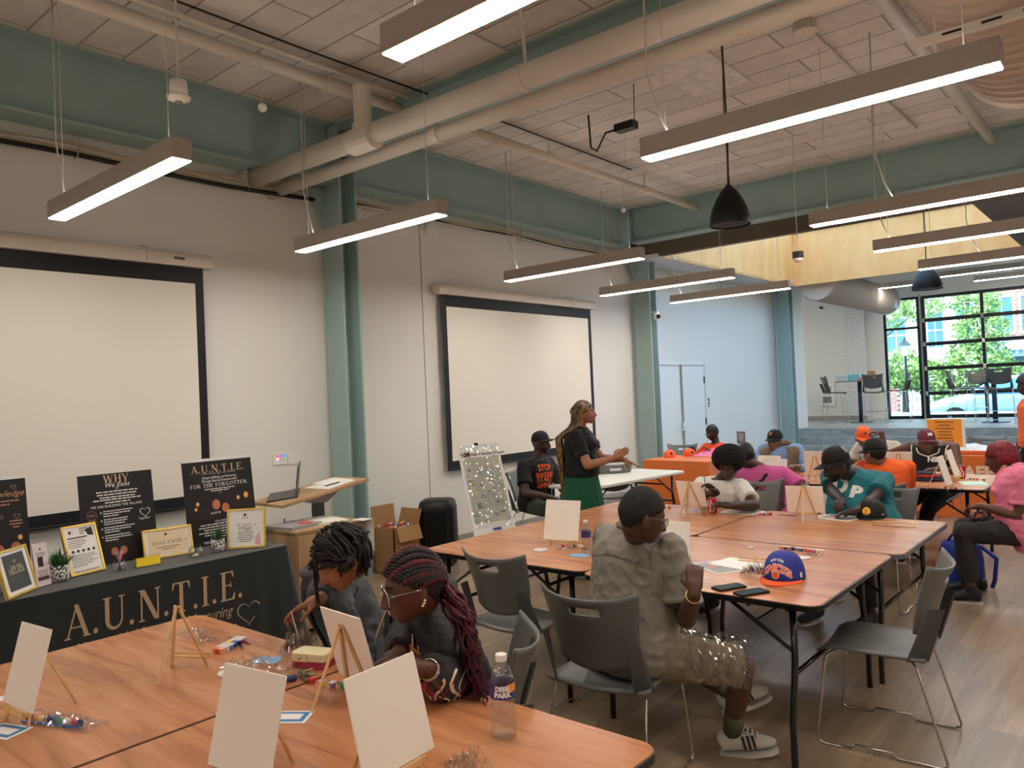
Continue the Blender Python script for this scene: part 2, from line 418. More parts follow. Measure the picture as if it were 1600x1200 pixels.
struct('floor', MB().bx((WX-.2, -5, -.1), (5, 17.3, 0)), M_floor)
struct('ceiling', MB().bx((WX-.2, -5, CEIL), (5, 10.35, CEIL+.15)), M_ceil)
# left wall in panels, with a joint line
b = MB().bx((WX-.2, -5, 0), (WX, 18.2, CEIL+.1))
struct('wall_left', b, M_wall)
struct('wall_right', MB().bx((5, -5, 0), (5.2, WINY+.2, CEIL+.1)), M_wall)
struct('wall_rear', MB().bx((WX-.2, -5.2, 0), (5.2, -5, CEIL+.1)), M_wall)
jl = atX(665, 600, WX).y
struct('trim_1', MB().bx((WX, jl-.004, .1), (WX+.003, jl+.004, 3.8)), mat('joint_grey', (130,128,122), .8))
struct('baseboard_left', MB().bx((WX, -5, 0), (WX+.015, 10.9, .1)).bx((WX, 13.2, 0), (WX+.015, 17.2, .1)), mat('grey_rubber_base', (150,148,144), .6))
# beam along the left wall and columns (rolled steel shapes)
def ibeamY(name, x, y0, y1, z0, z1, fw=.22, m=None):
    t = .02; b = MB()
    b.bx((x-fw/2, y0, z0), (x+fw/2, y1, z0+t)).bx((x-fw/2, y0, z1-t), (x+fw/2, y1, z1)).bx((x-.012, y0, z0+t), (x+.012, y1, z1-t))
    return struct(name, b, m or M_teal)
def ibeamX(name, y, x0, x1, z0, z1, fw=.22, m=None):
    t = .02; b = MB()
    b.bx((x0, y-fw/2, z0), (x1, y+fw/2, z0+t)).bx((x0, y-fw/2, z1-t), (x1, y+fw/2, z1)).bx((x0, y-.012, z0+t), (x1, y+.012, z1-t))
    return struct(name, b, m or M_teal)
ibeamY('trim_2', -6.19, -5, 4.62, 3.86, CEIL, .26)
ibeamY('trim_3', -6.19, 4.88, 10.4, 3.86, CEIL, .26)
def column(name, y):
    b = MB(); x0, x1 = WX+.08, WX+.37; t = .02; d = .21
    b.bx((x0, y, 0), (x1, y+t, CEIL)).bx((x0, y+d-t, 0), (x1, y+d, CEIL)).bx(((x0+x1)/2-.06, y+t, 0), ((x0+x1)/2-.04, y+d-t, CEIL))
    # haunch under the beam and thin conduit up the front
    b.prism([(0,0),(.18,.3),(.18,.34),(0,.34)], (x1-.25, y, 3.5), (0,-1,0), (0,0,1), .02)
    return struct(name, b, M_teal)
column('trim_4', 4.64); column('trim_5', 10.5); column('trim_6', 16.35)
# cross beams
ibeamX('trim_7', 4.78, WX+.38, 5, 4.12, CEIL, .22)
ibeamX('trim_8', 10.12, WX+.38, 5, 3.92, CEIL, .24)
ibeamX('trim_9', 16.9, WX+.38, 5, 3.95, CEIL, .24)
# dropped soffit with the skylight shaft
HX0, HX1, HY0, HY1, HZ, HT = -5.72, -1.62, 10.40, 15.9, 3.72, 4.80
struct('trim_10', MB().bx((WX, 10.28, HZ), (HX0, 16.0, HZ+.04)), mat('soffit_grey', (205,206,206), .8))
struct('trim_11', MB().bx((WX, 10.28, HZ), (5, HY0, 4.0)).bx((HX1, HY0, HZ-.005), (5, 16, HZ+.04)), M_soff_ply)  # shade of the near plywood panel is in its colour; right slab is brown
struct('trim_12', MB().bx((HX0-.03, HY0, HZ-.004), (HX0, HY1, HT)).bx((HX0-.03, HY1, HZ-.004), (5, HY1+.03, HT)).bx((HX1, HY0, HZ+.04), (HX1+.03, HY1, HT)), M_ply)
struct('ceiling_2', MB().bx((WX-3.3, 15.93, CEIL), (5.2, WINY+.2, CEIL+.15)).bx((WX-.2, HY0, HT+.02), (HX0, 16, HT+.1)).bx((HX1+.43, HY0, HT+.02), (5, 16, HT+.1)).bx((WX-.2, HY0-.1, CEIL), (5, HY0, HT+.1)), mat('stage_ceiling_grey', (170,176,180), .8))
o = MB()
for k in range(5):
    x = HX0 + (HX1+.4-HX0)*k/4; o.bx((x-.02, HY0, HT), (x+.02, HY1, HT+.04))
o.bx((HX0, HY0, HT), (HX1+.4, HY0+.04, HT+.04)).bx((HX0, HY1-.04, HT), (HX1+.4, HY1, HT+.04))
sk = struct('window_3', o, mat('skylight_frame', (190,215,240), .4))
def milky():
    m = bpy.data.materials.new('diffusing_skylight_glass'); m.use_nodes = True; nt = m.node_tree; nt.nodes.clear()
    o_ = nt.nodes.new('ShaderNodeOutputMaterial'); t_ = nt.nodes.new('ShaderNodeBsdfTranslucent'); t_.inputs[0].default_value = (.52,.59,.65,1); nt.links.new(t_.outputs[0], o_.inputs[0]); return m
MB().bx((HX0, HY0, HT+.015), (HX1+.4, HY1, HT+.02)).build('pane', milky(), sk)
portal('skylight_portal', ((HX0+HX1)/2+.2, (HY0+HY1)/2, HT+.06), (0,0,-1), HX1-HX0+.4, HY1-HY0)
# stage and steps
s = MB()
for k in range(4): s.bx((WX, 16.65+.3*k, 0), (5, 22, .17*(k+1)))
struct('floor_2', MB().bx((-10, 17.55, STG-.03), (5.2, 26, STG)), M_conc)
struct('trim_13', MB().bx((WX, 16.65, 0), (5, 16.95, .17)).bx((WX, 16.95, 0), (5, 17.25, .34)).bx((WX, 17.25, 0), (5, 17.55, .51)).bx((WX, 17.55, 0), (5, 17.6, STG-.03)), M_concd)
struct('wall_left_2', MB().bx((-10.2, 18.0, 0), (-10, WINY+.2, CEIL)).bx((-10.2, 18.0, 0), (WX-.2, 18.2, CEIL)), M_wall)
# front wall with window openings
zt = 3.78
fw = MB().bx((-10.2, WINY, STG), (-5.5, WINY+.3, CEIL)).bx((-5.5, WINY, zt), (5.2, WINY+.3, CEIL))
struct('wall_front', fw, M_wall)
struct('wall_front_2', MB().bx((-6.42, WINY-.18, STG), (-5.92, WINY, CEIL)), brick_mat('white_painted_brick', (226,226,226), (220,220,222), (208,208,210), rot=(PI/2,0,0), bump=.6, noise_a=.06, bw=.24, rh=.085))
struct('baseboard_front', MB().bx((-9.9, WINY-.2, STG), (-5.95, WINY-.19, STG+.12)), mat('grey_rubber_base', (150,148,144), .6))
M_frame = mat('black_window_frame', (18,20,24), .4)
wf = MB(); y0, y1 = WINY+.02, WINY+.10
for (x, wd) in ((-5.47, .06), (-4.68, .07), (-5.5, .04)): wf.bx((x-wd/2, y0, STG), (x+wd/2, y1, zt))
wf.bx((-5.5, y0, zt-.06), (-4.66, y1, zt)).bx((-5.5, y0, STG), (-4.66, y1, STG+.08)).bx((-5.5, y0, 2.97), (-4.66, y1, 3.03))
w1 = struct('window_1', wf, M_frame)
MB().bx((-5.44, WINY+.055, STG+.08), (-4.71, WINY+.06, zt-.06)).build('pane', M_glass, w1)
gf = MB(); gx = [-4.56, -3.28, -2.0, -.72, .56, 1.84, 3.12]
for x in gx: gf.bx((x-.035, y0, STG), (x+.035, y1, zt))
for z in (zt-.03, 3.16, 2.56, 1.945, 1.32, STG+.06): gf.bx((gx[0], y0-.01, z-.045), (gx[-1], y1, z+.045))
w2 = struct('window_2', gf, M_frame)
hg = MB()
for x in gx[:4]:
    for z in (3.16, 2.56, 1.945, 1.32): hg.box((x, y0-.02, z), (.06, .02, .11))
hg.build('hinge', M_chrome, w2)
MB().bx((gx[0], WINY+.055, STG+.08), (gx[-1], WINY+.06, zt-.06)).build('pane', M_glass, w2)
struct('trim_14', MB().bx((-4.64, WINY-.02, STG), (-4.6, WINY+.1, zt+.05)), mat('steel_track', (150,155,160), .35, metal=.8))
struct('wall_front_3', MB().bx((3.15, WINY, STG), (5.2, WINY+.3, zt)), M_wall)
portal('window_portal', (-1.1, WINY+.2, 2.2), (0,-1,0), 8.8, 3.1)
# service door in the left wall
ya, yb = atX(1027, 571, WX).y, atX(1097, 571, WX).y; zd = 2.12
M_door = mat('door_paint', (222,224,222), .5)
d1 = MB().bx((WX, ya, 0), (WX+.03, yb, zd)); d = struct('door_1', d1, M_door)
ym = atX(1060, 571, WX).y
MB().bx((WX+.03, ya, zd), (WX+.05, yb, zd+.05)).bx((WX+.03, yb, 0), (WX+.05, yb+.05, zd+.05)).build('door_frame', M_door, d)
MB().bx((WX+.03, ym-.02, 0), (WX+.05, ym+.03, zd)).build('astragal', mat('beige_astragal', (150,140,120), .5), d)
MB().bx((WX+.03, ym-.05, .98), (WX+.075, ym+.05, 1.12)).cyl((WX+.09, ym-.05, 1.0), (WX+.09, ym-.22, 1.0), .011).build('door_handle', M_chrome, d)
for z in (.3, 1.1, 1.85): MB().bx((WX+.03, yb-.03, z-.06), (WX+.045, yb+.01, z+.06)).build('hinge', mat('dark_steel', (70,70,70), .4, metal=.7), d)
# ---------------------------------------------------------------- ceiling pipes and ducts
def pipe(name, label, pts, r, m=None, cat='pipe', fit=(), group=None):
    t = thing(name, label, cat, (0,0,0), 0, group)
    MB().tube(pts, r, 14).build('pipe_run', m or M_pipe, t, smooth=True)
    for a, b, k in fit: MB().cyl(a, b, r*k, n=18).build('coupling', m or M_pipe, t, smooth=False, bevel=.004)
    return t
Pa = V((WX+.02, 3.77, 3.86)); pb = atY(1240, 0, 4.12); Pz = 3.86
pa = atY(372, 288, 3.86); pb = atY(1140, 0, 4.10)
dirp = (pb-pa).normalized(); pa = pa - dirp*((pa.x-(WX+.01))/dirp.x); pb = pa + dirp*11.2
big = pipe('drain_pipe', 'thick cream drain pipe running from wall across the ceiling, upper of the pair', [pa, pb], .085)
q = atY(568, 218, 3.93)
MB().cyl(q-dirp*.13, q+dirp*.13, .102, n=18).build('coupling', M_pipe, big)
MB().cyl(q, q+V((0,0,.42)), .07, n=16).cyl(q+V((0,0,.06)), q+V((0,0,.12)), .085, n=16).build('riser', M_pipe, big)
MB().cyl(pa, pa+dirp*.12, .105, n=18).build('wall_collar', M_pipe, big)
for k in (3.2, 6.2, 9): c = pa+dirp*k; MB().tube([c+V((0,.03,.09)), c+V((0,0,.5))], .012, 6).cyl(c-dirp*.02, c+dirp*.02, .09, n=18).build('hanger', M_pipe, big)
pc = atY(436, 297, 4.12); pdx = atY(1240, 15, 4.40)
dd = (pdx-pc).normalized(); pc = pc - dd*((pc.x-(WX+.01))/dd.x)
sm = pipe('drain_pipe', 'thinner cream drain pipe running beside the thick one, lower of the pair', [pc, pc+dd*11.2], .062)
for k in (2.15, 5.3, 8.4): c = pc+dd*k; MB().cyl(c-dd*.03, c+dd*.03, .072, n=18).tube([c+V((0,0,.07)), c+V((0,0,.3))], .01, 6).build('hanger', M_pipe, sm)
# pipes along the room
a = at(128, -2, 4.3); x1 = at(545, 145, 4.3)
xx = (a.x+x1.x)/2
p2 = pipe('sprinkler_pipe', 'cream sprinkler pipe along the ceiling above the first projection screen', [(xx, -1, 4.3), (xx, 4.6, 4.3)], .05)
MB().cyl((xx, q.y-.12, 4.3), (xx, q.y+.12, 4.3), .065, n=16).build('coupling', M_pipe, p2)
pipe('conduit', 'thin conduit beside the sprinkler pipe above the first screen', [(xx+.13, -1, 4.36), (xx+.13, 4.6, 4.36)], .018)
s1 = at(744, 206, 4.25); s2 = at(1105, 331, 4.25); xs = (s1.x+s2.x)/2
p3 = pipe('sprinkler_pipe', 'cream sprinkler pipe along the ceiling behind the two thick pipes', [(xs, 4.9, 4.25), (xs, 10.0, 4.25)], .045)
for y in (6.6, 8.6): MB().cyl((xs, y-.06, 4.25), (xs, y+.06, 4.25), .055).tube([(xs, y, 4.3), (xs, y, 4.45)], .008, 6).build('coupling', M_pipe, p3)
s1 = at(1410, 35, 4.3); pipe('sprinkler_pipe', 'white sprinkler pipe along the ceiling beside the big spiral duct', [(s1.x, 0, 4.3), (s1.x, 10.0, 4.3)], .05)
for (u, v, lab) in (((505,95),(1000,330),'black cable clipped along the ceiling from junction box to beam'), ((700,20),(1180,80),'grey conduit along the ceiling above the long strip lamp')):
    A = at(*u, 4.42); B_ = at(*v, 4.42)
    if 'black' in lab:
        x = at(870, 222, 4.42).x; tag(MB().tube([(x, 2, 4.42), (x+.02, 3.4, 4.4), (x, 5, 4.42), (x, 8.2, 4.42)], .008, 6).build('ceiling_cable', M_black, smooth=True), lab, 'cable')
c0 = at(1258, 40, 4.43); c1 = at(1340, 118, 4.43); c2 = at(1432, 200, 4.43)
t = thing('ceiling_conduit', 'thin painted conduit from round box on the ceiling towards the duct', 'conduit', (0,0,0))
MB().tube([c0, c1, c2], .014, 6).build('conduit', M_pipe, t, smooth=True)
MB().cyl(c0-V((0,0,.05)), c0+V((0,0,.02)), .09, n=20).build('round_box', M_pipe, t)
for (px, py, r, lab) in ((620, 45, .05, 'round junction box on ceiling above the first strip lamps'),):
    p = at(px, py, 4.42); tag(MB().lathe([(r, .02), (r, -.03), (.03, -.04)], p).build('junction_box', M_pipe), lab, 'junction box')
# square access panel on the ceiling
cs = [at(*p, 4.44) for p in ((1030,103),(1103,78),(1170,124),(1090,152))]
mn = V((min(c.x for c in cs), min(c.y for c in cs), 4.435)); mx_ = V((max(c.x for c in cs), max(c.y for c in cs), 4.45))
tag(MB().bx(mn, mx_).build('access_panel', mat('patch_plaster', (222,216,210), .8, noise_s=9, noise_a=.1)), 'square plaster patch with dark specks on the ceiling', 'ceiling patch')
cs = at(700, 85, 4.44); tag(MB().box(cs, (.75, .6, .012)).build('access_panel', mat('patch_plaster2', (216,208,202), .8)), 'plain square ceiling patch behind the topmost strip lamp', 'ceiling patch')
# wall-edge cable bundles under the beam
def cab(name, lab, y0, y1, z, cols, x=-6.3):
    t = thing(name, lab, 'cables', (0,0,0)); rd = random.Random(len(lab))
    for k, (c, r) in enumerate(cols):
        pts = []
        n = 14
        for i in range(n+1):
            y = y0+(y1-y0)*i/n; pts.append((x+.02*k+rd.uniform(-.01, .01), y, z-.03*k+rd.uniform(-.012, .012)-.02*math.sin(PI*((i*2) % n)/n)))
        MB().tube(pts, r, 6).build('cable', c, t, smooth=True)
    for i in range(3):
        y = y0+(y1-y0)*(i+.5)/3; MB().tube([(x+.03, y, 3.87), (x+.02, y, z-.12), (x+.09, y, z-.12), (x+.1, y, 3.87)], .005, 5).build('cable_hook', M_chrome, t)
M_ycab = mat('cream_cable', (196,178,132), .5); M_kcab = mat('black_cable', (16,16,18), .4); M_wcab = mat('white_cable', (205,200,190), .5)
cab('cable_bundle', 'bundle of cream and black cables under the beam above the first screen', .2, 4.5, 3.78, [(M_ycab, .012), (M_wcab, .01), (M_ycab, .009), (M_kcab, .02)])
cab('cable_bundle', 'bundle of cream cables under the beam above the second screen', 4.95, 10.3, 3.80, [(M_ycab, .012), (M_kcab, .01), (M_wcab, .012)])
cab('cable_bundle', 'pale cables hanging under the brown soffit beside the far column', 10.7, 16.2, 3.66, [(M_wcab, .012), (M_wcab, .008)])
# spiral duct at the right, end of the room
def duct(name, label, x, y0, y1, z, r, flex=False):
    t = thing(name, label, 'duct', (0,0,0)); prof = []; n = int((y1-y0)/.14)
    b = MB(); rings = []
    for k in range(n+1):
        y = y0+(y1-y0)*k/n
        for dy, rr in ((-.010, r), (0, r+.022), (.010, r)):
            rings.append([V((x+math.cos(2*PI*i/40)*rr, y+dy, z+math.sin(2*PI*i/40)*rr)) for i in range(40)])
    b.loft(rings, True); b.build('duct_shell', mat('duct_paint', (206,190,176), .5), t, smooth=True)
    return t
dz = 4.0; g = at(1475, 40, dz)
big_d = duct('spiral_duct', 'large ribbed round duct under the ceiling in the upper corner', g.x+.40, .5, 6.4, dz-.02, .42)
u0 = at(1455, 56, 3.53); 
st = MB().box((u0.x+.9, u0.y, u0.z-.02), (2.0, .045, .045)); st.build('strut', M_pipe, big_d)
sl = MB()
for k in range(9): sl.box((u0.x+.1+.18*k, u0.y-.024, u0.z-.02), (.09, .004, .012))
sl.build('slot', M_black, big_d)
MB().tube([(u0.x+.02, u0.y, u0.z-.1), (u0.x+.02, u0.y, CEIL)], .007, 6).build('hanger_rod', M_pipe, big_d)
dp = atY(1370, 462, 19.4)
d2 = duct('spiral_duct', 'round duct over the stage in front of the street window', -5.35, 16.1, WINY-.3, 3.74, .33)
MB().lathe([(.355, 0), (.355, .07), (.3, .1)], (-5.35, WINY-.32, 3.72), axis=(0,1,0), n=40).box((-5.12, WINY-.6, 3.6), (.2, .25, .2)).build('end_cap', mat('duct_blue_grey', (200,210,225), .4), d2)
# ---------------------------------------------------------------- strip lamps
def strip(px, py, x0, x1, y, z=3.0, label='', wires=(0.08, .92), cord=None, group='strip lamps hung in two rows'):
    t = thing('strip_lamp', label, 'lamp', (x0, y, z), 0, group); L = x1-x0
    MB().bx((0, -.055, .004), (L, .055, .115)).build('housing', mat('lamp_housing', (178,168,158), .5), t, bevel=.003)
    MB().bx((.006, -.049, -.002), (L-.006, .049, .006)).build('diffuser', M_lamp, t)
    MB().bx((.02, -.03, .114), (L-.02, .03, .117)).build('added_uplight', M_up, t)  # glow added on the housing top to brighten the ceiling
    for u in wires: MB().tube([(L*u, 0, .11), (L*u, 0, CEIL-z)], .0025, 5).build('hanging_wire', M_wcab, t)
    if cord is not None:
        MB().tube([(L*cord+.12, 0, .115), (L*cord+.06, .01, .25), (L*cord, 0, .5), (L*cord+.01, 0, CEIL-z)], .006, 6).build('power_cord', M_wcab, t, smooth=True)
    return t
XA0, XA1, XB0, XB1 = -5.54, -3.82, -2.18, -.46
strip(0,0, XA0, XA1, 1.95, label='lit strip lamp hanging nearest to the first projection screen', cord=.02)
strip(0,0, XA0, XA1, 3.83, label='lit strip lamp in front of the green column between the screens', cord=.05)
strip(0,0, XA0-.08, XA1-.04, 6.62, label='lit strip lamp above the second projection screen', cord=.03)
strip(0,0, XA0-.2, XA1-.04, 8.72, label='lit strip lamp just behind the one over the second screen', cord=.03)
strip(0,0, XA0-.07, XA1, 10.42, label='lit strip lamp crossing the plywood shaft nearest the far column', cord=.03)
strip(0,0, XB0, XB1, 1.95, label='lit strip lamp at the very top of the view, cut off by its edge', cord=.1)
strip(0,0, XB0, XB1, 3.82, label='longest looking lit strip lamp, above the black pendant', cord=.02)
strip(0,0, XB0, XB1, 6.50, label='lit strip lamp hanging just under the dark cross beam', cord=.3)
strip(0,0, XB0, XB1, 8.33, label='lit strip lamp in front of the plywood skylight shaft', cord=.02)
strip(0,0, XB0, XB1, 10.2, label='lit strip lamp above the small dome pendant', cord=.3)
for k, y in enumerate((-1.9, -3.8)):
    strip(0,0, XA0, XA1, y, label='lit strip lamp behind the viewer, '+('nearer' if k == 0 else 'farther')+' one of the screen side'); strip(0,0, XB0, XB1, y, label='lit strip lamp behind the viewer, '+('nearer' if k == 0 else 'farther')+' one of the middle row')
for (x0, x1, y, lab) in ((-6.6, -5.85, 19.2, 'short glimpse of lit strip lamp over the stage beside the wall end'), (-5.5, -4.1, 19.5, 'lit strip lamp over the stage beside the round duct'), (-7.2, -6.6, 17.95, 'small end of lit strip lamp seen under the plywood shaft')):
    strip(0,0, x0, x1, y, 3.86, lab, group='strip lamps over the stage')
for y, w_ in ((-1.9,'the rear'), (1.95,'the topmost lamp'), (3.8,'the long lamp'), (6.5,'the cross beam'), (8.4,'the plywood shaft')):
    strip(0,0, 1.2, 2.9, y, label='added strip lamp beyond the right side of the view, in line with '+w_)  # unseen lamps added to raise the bounce light in the room
for x, w_ in ((-8.8,'wall side'), (-3.6,'car side'), (-1.4,'door side'), (.8,'far side')): strip(0,0, x, x+1.7, 18.6, 3.86, 'added strip lamp above the stage edge, on the '+w_, group='strip lamps over the stage')  # row added to put more light on the stage
for x in (-3.2, -.9, 1.4): strip(0,0, x, x+1.7, 20.2, 3.86, 'added strip lamp by the roll up window, %s bay' % {-3.2:'car', -.9:'middle', 1.4:'far'}[x], group='strip lamps over the stage')  # more lamps added to lift the stage walls
# ---------------------------------------------------------------- black pendants
def pendant(p, R, H, label):
    t = thing('pendant_lamp', label, 'lamp', p, 0, 'black bell shaped pendants')
    prof = [(R*.99, 0), (R, .02*H), (R*.97, .2*H), (R*.86, .42*H), (R*.66, .65*H), (R*.42, .84*H), (R*.18, .96*H), (.02, H)]
    MB().lathe(prof, n=40, cap=False).build('shade', mat('pendant_black', (18,19,24), .5), t, smooth=True)
    MB().lathe([(R*.93, .03*H), (R*.9, .02*H), (.01, .015*H)], n=32).build('grille', mat('pendant_grille', (40,42,50), .6), t)
    top_ = (HT if HY0 < p.y < HY1 and p.x > HX0 else CEIL)+.01
    MB().tube([(0,0,H), (.01,0,H+.4), (0,0,top_-p.z)], .008, 6).tube([(.01,0,H), (-.01,.0,H+.5), (.012,0,top_-p.z)], .004, 5).build('cord', mat('cord_brown', (70,62,56), .6), t)
pz = atY(1141, 352, 5.45); pendant(pz, .148, .30, 'larger black bell shaped pendant hanging in front of cross beam')
pz = atY(1449, 452, 12.2); pendant(pz, .20, .34, 'smaller black bell shaped pendant hanging before the street windows')
# ---------------------------------------------------------------- small things hanging from the ceiling
def hang(name, label, cat, p, build, wire_r=.004):
    t = thing(name, label, cat, p); build(t)
    MB().tube([(0,0,.05), (.004,0,CEIL-p.z)], wire_r, 5).build('hanging_rod', M_wcab, t)
p = atY(279, 150, 2.25)
def bs(t):
    MB().lathe([(.05, .09), (.052, .03), (.05, 0)], n=24).build('housing', M_white, t, smooth=True)
    MB().lathe([(.05, .005), (.068, -.005), (.066, -.02), (.03, -.035), (.004, -.036)], n=28).build('sensor_dish', mat('ivory_plastic', (235,222,205), .4), t, smooth=True)
    MB().lathe([(.024, -.033), (.022, -.042), (.002, -.05)], n=16).build('lens', mat('grey_lens', (140,130,125), .2), t, smooth=True)
hang('ceiling_sensor', 'round cream occupancy sensor hanging above the nearest strip lamp', 'sensor', p, bs, .008)
p = atY(410, 168, 3.2)
def bb(t): MB().ell((0,0,0), (.034,)*3).build('ball', M_white, t, smooth=True)
hang('pendant_sensor', 'small white ball sensor on a thin wire above the pipes', 'sensor', p, bb)
p = atY(974, 328, 8.2); hang('pendant_sensor', 'small white ball sensor in front of the second wall beam', 'sensor', p, bb)
p = atY(1247, 404, 6.8)
def bc(t):
    MB().lathe([(.05, .06), (.05, 0)], n=6).build('housing', mat('dark_bronze', (52,46,44), .5), t); MB().lathe([(.045, 0), (.03, -.025), (.003, -.035)], n=16).build('lens', M_white, t, smooth=True)
hang('pendant_sensor', 'dark hexagonal sensor with pale lens before the plywood shaft', 'sensor', p, bc)
p = atY(1283, 483, 19.0)
hang('pendant_sensor', 'tiny grey sensor on a wire over the stage', 'sensor', p, bc)
p = atY(978, 198, 6.0); t = thing('driver_box', 'black power box on the ceiling with a looped cord', 'power box', p)
MB().box((0,0,0), (.2, .1, .07)).build('box', M_black, t, bevel=.005)
MB().tube([(-.1,0,0), (-.25,.05,.02), (-.4,.12,-.1), (-.52,.2,-.02), (-.6,.3,CEIL-p.z-.02)], .01, 6).tube([(.09,0,.03), (.1,0,CEIL-p.z)], .004, 5).build('cord', M_black, t, smooth=True)
# security camera on the far column
p = atY(1026, 495, 10.5); t = thing('security_camera', 'white security camera with black lens on the second green column', 'camera', p)
MB().lathe([(.045, .06), (.05, -.03), (.03, -.05)], n=20, axis=(0,0,1)).build('dome', M_white, t, smooth=True)
MB().ell((.05,-.03,0), (.035,.035,.035)).build('lens', M_black, t, smooth=True)
MB().tube([(0,0,.04), (0,.05,.08), (WX+.37-p.x-.01,.06,.08)], .015, 8).build('bracket', M_white, t, smooth=True)
# wall boxes
def plate(name, label, cat, y, z, wd, h, m=None, th=.012):
    t = thing(name, label, cat, (WX, y, z)); MB().bx((0, -wd/2, -h/2), (th, wd/2, h/2)).build('plate', m or M_white, t, bevel=.003); return t
k = atX(437, 716, WX); t = plate('control_panel', 'small wall control panel with lit coloured buttons', 'control panel', k.y, k.z, .15, .12)
bt = [(255,90,90), (120,140,255), (90,150,230), (230,230,255), (240,120,120), (130,190,150)]
for i, c in enumerate(bt): MB().bx((.012, -.045+.032*(i % 3), .012-.03*(i//3)), (.016, -.018+.032*(i % 3), .034-.03*(i//3))).build('button', mat('button%d' % i, c, .4, emit=.6, emit_c=lin(c)), t)
k = atX(458, 715, WX); plate('wall_plate', 'blank white wall plate beside the lit control panel', 'wall plate', k.y, k.z, .13, .12)
k = atX(672, 356, WX); plate('speaker_plate', 'small square white box high on the wall near the second lamp', 'wall box', k.y, k.z, .16, .16, th=.04)
k = atX(1105, 629, WX); t = plate('room_sign', 'small dark room sign on the wall beside the service door', 'sign', k.y, k.z, .16, .16, mat('sign_slate', (70,80,92), .5))
b = MB(); letter(b, 'MEN', (.013, 0, -.01), (0,1,0), (0,0,1), .06); b.bx((.012,-.06,-.055), (.014,.06,-.04)); b.build('lettering', M_white, t)
k = atX(800, 775, WX); t = plate('wall_outlet', 'wall outlet with black plugs near the floor behind the flip chart', 'outlet', k.y-.25, .42, .09, .13)
MB().bx((.01,-.03,.01), (.06,.03,.05)).tube([(.05,0,.03), (.1,.08,.02), (.08,.05,-.12), (.07,-.02,-.35)], .007, 6).build('plug', M_black, t)
# wall heater on the stage wall
t = thing('wall_heater', 'white wall heater with two grey grilles on the stage wall', 'heater', (-6.98, WINY, 1.39))
MB().bx((-.19, -.06, -.31), (.19, 0, .31)).build('case', M_white, t, bevel=.006)
for z in (.1, -.17): MB().bx((-.13, -.066, z-.07), (.1, -.06, z+.1)).build('grille', mat('heater_grey', (120,122,120), .5), t)
# ---------------------------------------------------------------- projection screens
def screen(y0, y1, z0, z1, label):
    t = thing('projection_screen', label, 'projection screen', (WX, (y0+y1)/2, 0)); h = (y1-y0)/2; bw = .075; x = .07
    MB().bx((x, -h-bw, z0-bw-.02), (x+.004, h+bw, z1+.14)).build('black_border', mat('screen_black', (8,9,16), .6), t)
    MB().bx((x+.004, -h, z0), (x+.006, h, z1)).build('screen_fabric', mat('screen_fabric', (230,224,212), .8), t)
    MB().lathe([(.05, -h-.16), (.062, -h-.15), (.062, h+.15), (.05, h+.16)], (x-.005, 0, z1+.20), n=20, axis=(0,1,0)).bx((x-.06, -h-.15, z1+.135), (x+.055, h+.15, z1+.2)).build('case', mat('screen_case', (226,216,202), .45), t, bevel=.004)
    MB().lathe([(.013, -h-bw), (.013, h+bw)], (x, 0, z0-bw-.02), n=10, axis=(0,1,0)).build('bottom_bar', M_black, t)
    for s in (-.5, .35): MB().tube([(x-.06, 2*h*s, z1+.29), (x+.05, 2*h*s+.01, z1+.265), (x+.062, 2*h*s, z1+.15)], .005, 5).build('bracket', M_wcab, t)
    return t
t = screen(.43, 3.30, .98, 2.79, 'large pulled down projection screen behind the black cloth table')
b = MB(); letter(b, 'SHARP', (.13, 1.28, 2.975), (0,1,0), (0,0,1), .03, bold=.002); b.build('lettering', M_black, t)
screen(6.34, 9.22, .98, 2.78, 'large pulled down projection screen behind the speaker in green skirt')
# ================================================================ STREET OUTSIDE
GZ = .15
M_asph = mat('asphalt', (150,155,165), .8, noise_s=3, noise_a=.08)
struct('floor_3', MB().bx((-30, 26, GZ-.1), (30, 32.5, GZ)), M_asph)
struct('floor_4', MB().bx((-40, 21.8, GZ-.1), (30, 26, GZ+.06)).bx((-40, 32.5, GZ-.1), (30, 60, GZ+.12)), mat('sidewalk', (200,198,192), .8, noise_s=2, noise_a=.06))
M_wb = brick_mat('street_white_brick', (226,222,212), (205,198,190), (190,184,176), rot=(PI/2,0,0), bump=.4, noise_a=.22)
M_rb = brick_mat('street_red_brick', (168,84,70), (190,104,88), (198,176,164), rot=(PI/2,0,0), bump=.4, noise_a=.2)
M_win = mat('street_window_glass', (70,110,140), .1, spec=.8)
M_trimw = mat('street_white_trim', (236,236,230), .6)
def building(label, x0, x1, y, h, m, wins, extra=None):
    t = thing('town_house', label, 'building', (x0, y, GZ)); MB().bx((0, 0, 0), (x1-x0, 6, h)).build('wall', m, t)
    for (wx, wz, ww, wh) in wins:
        f = MB().bx((wx-.08, -.06, wz-.1), (wx+ww+.08, .02, wz)).bx((wx-.08, -.05, wz+wh), (wx+ww+.08, .02, wz+wh+.12)).bx((wx-.08, -.04, wz), (wx, .02, wz+wh)).bx((wx+ww, -.04, wz), (wx+ww+.08, .02, wz+wh)).bx((wx, -.04, wz+wh/2-.03), (wx+ww, 0, wz+wh/2+.03)).bx((wx+ww/2-.02, -.035, wz), (wx+ww/2+.02, 0, wz+wh)).build('window', M_trimw, t)
        MB().bx((wx, -.02, wz), (wx+ww, -.01, wz+wh)).build('pane', M_win, f)
    if extra: extra(t)
    return t
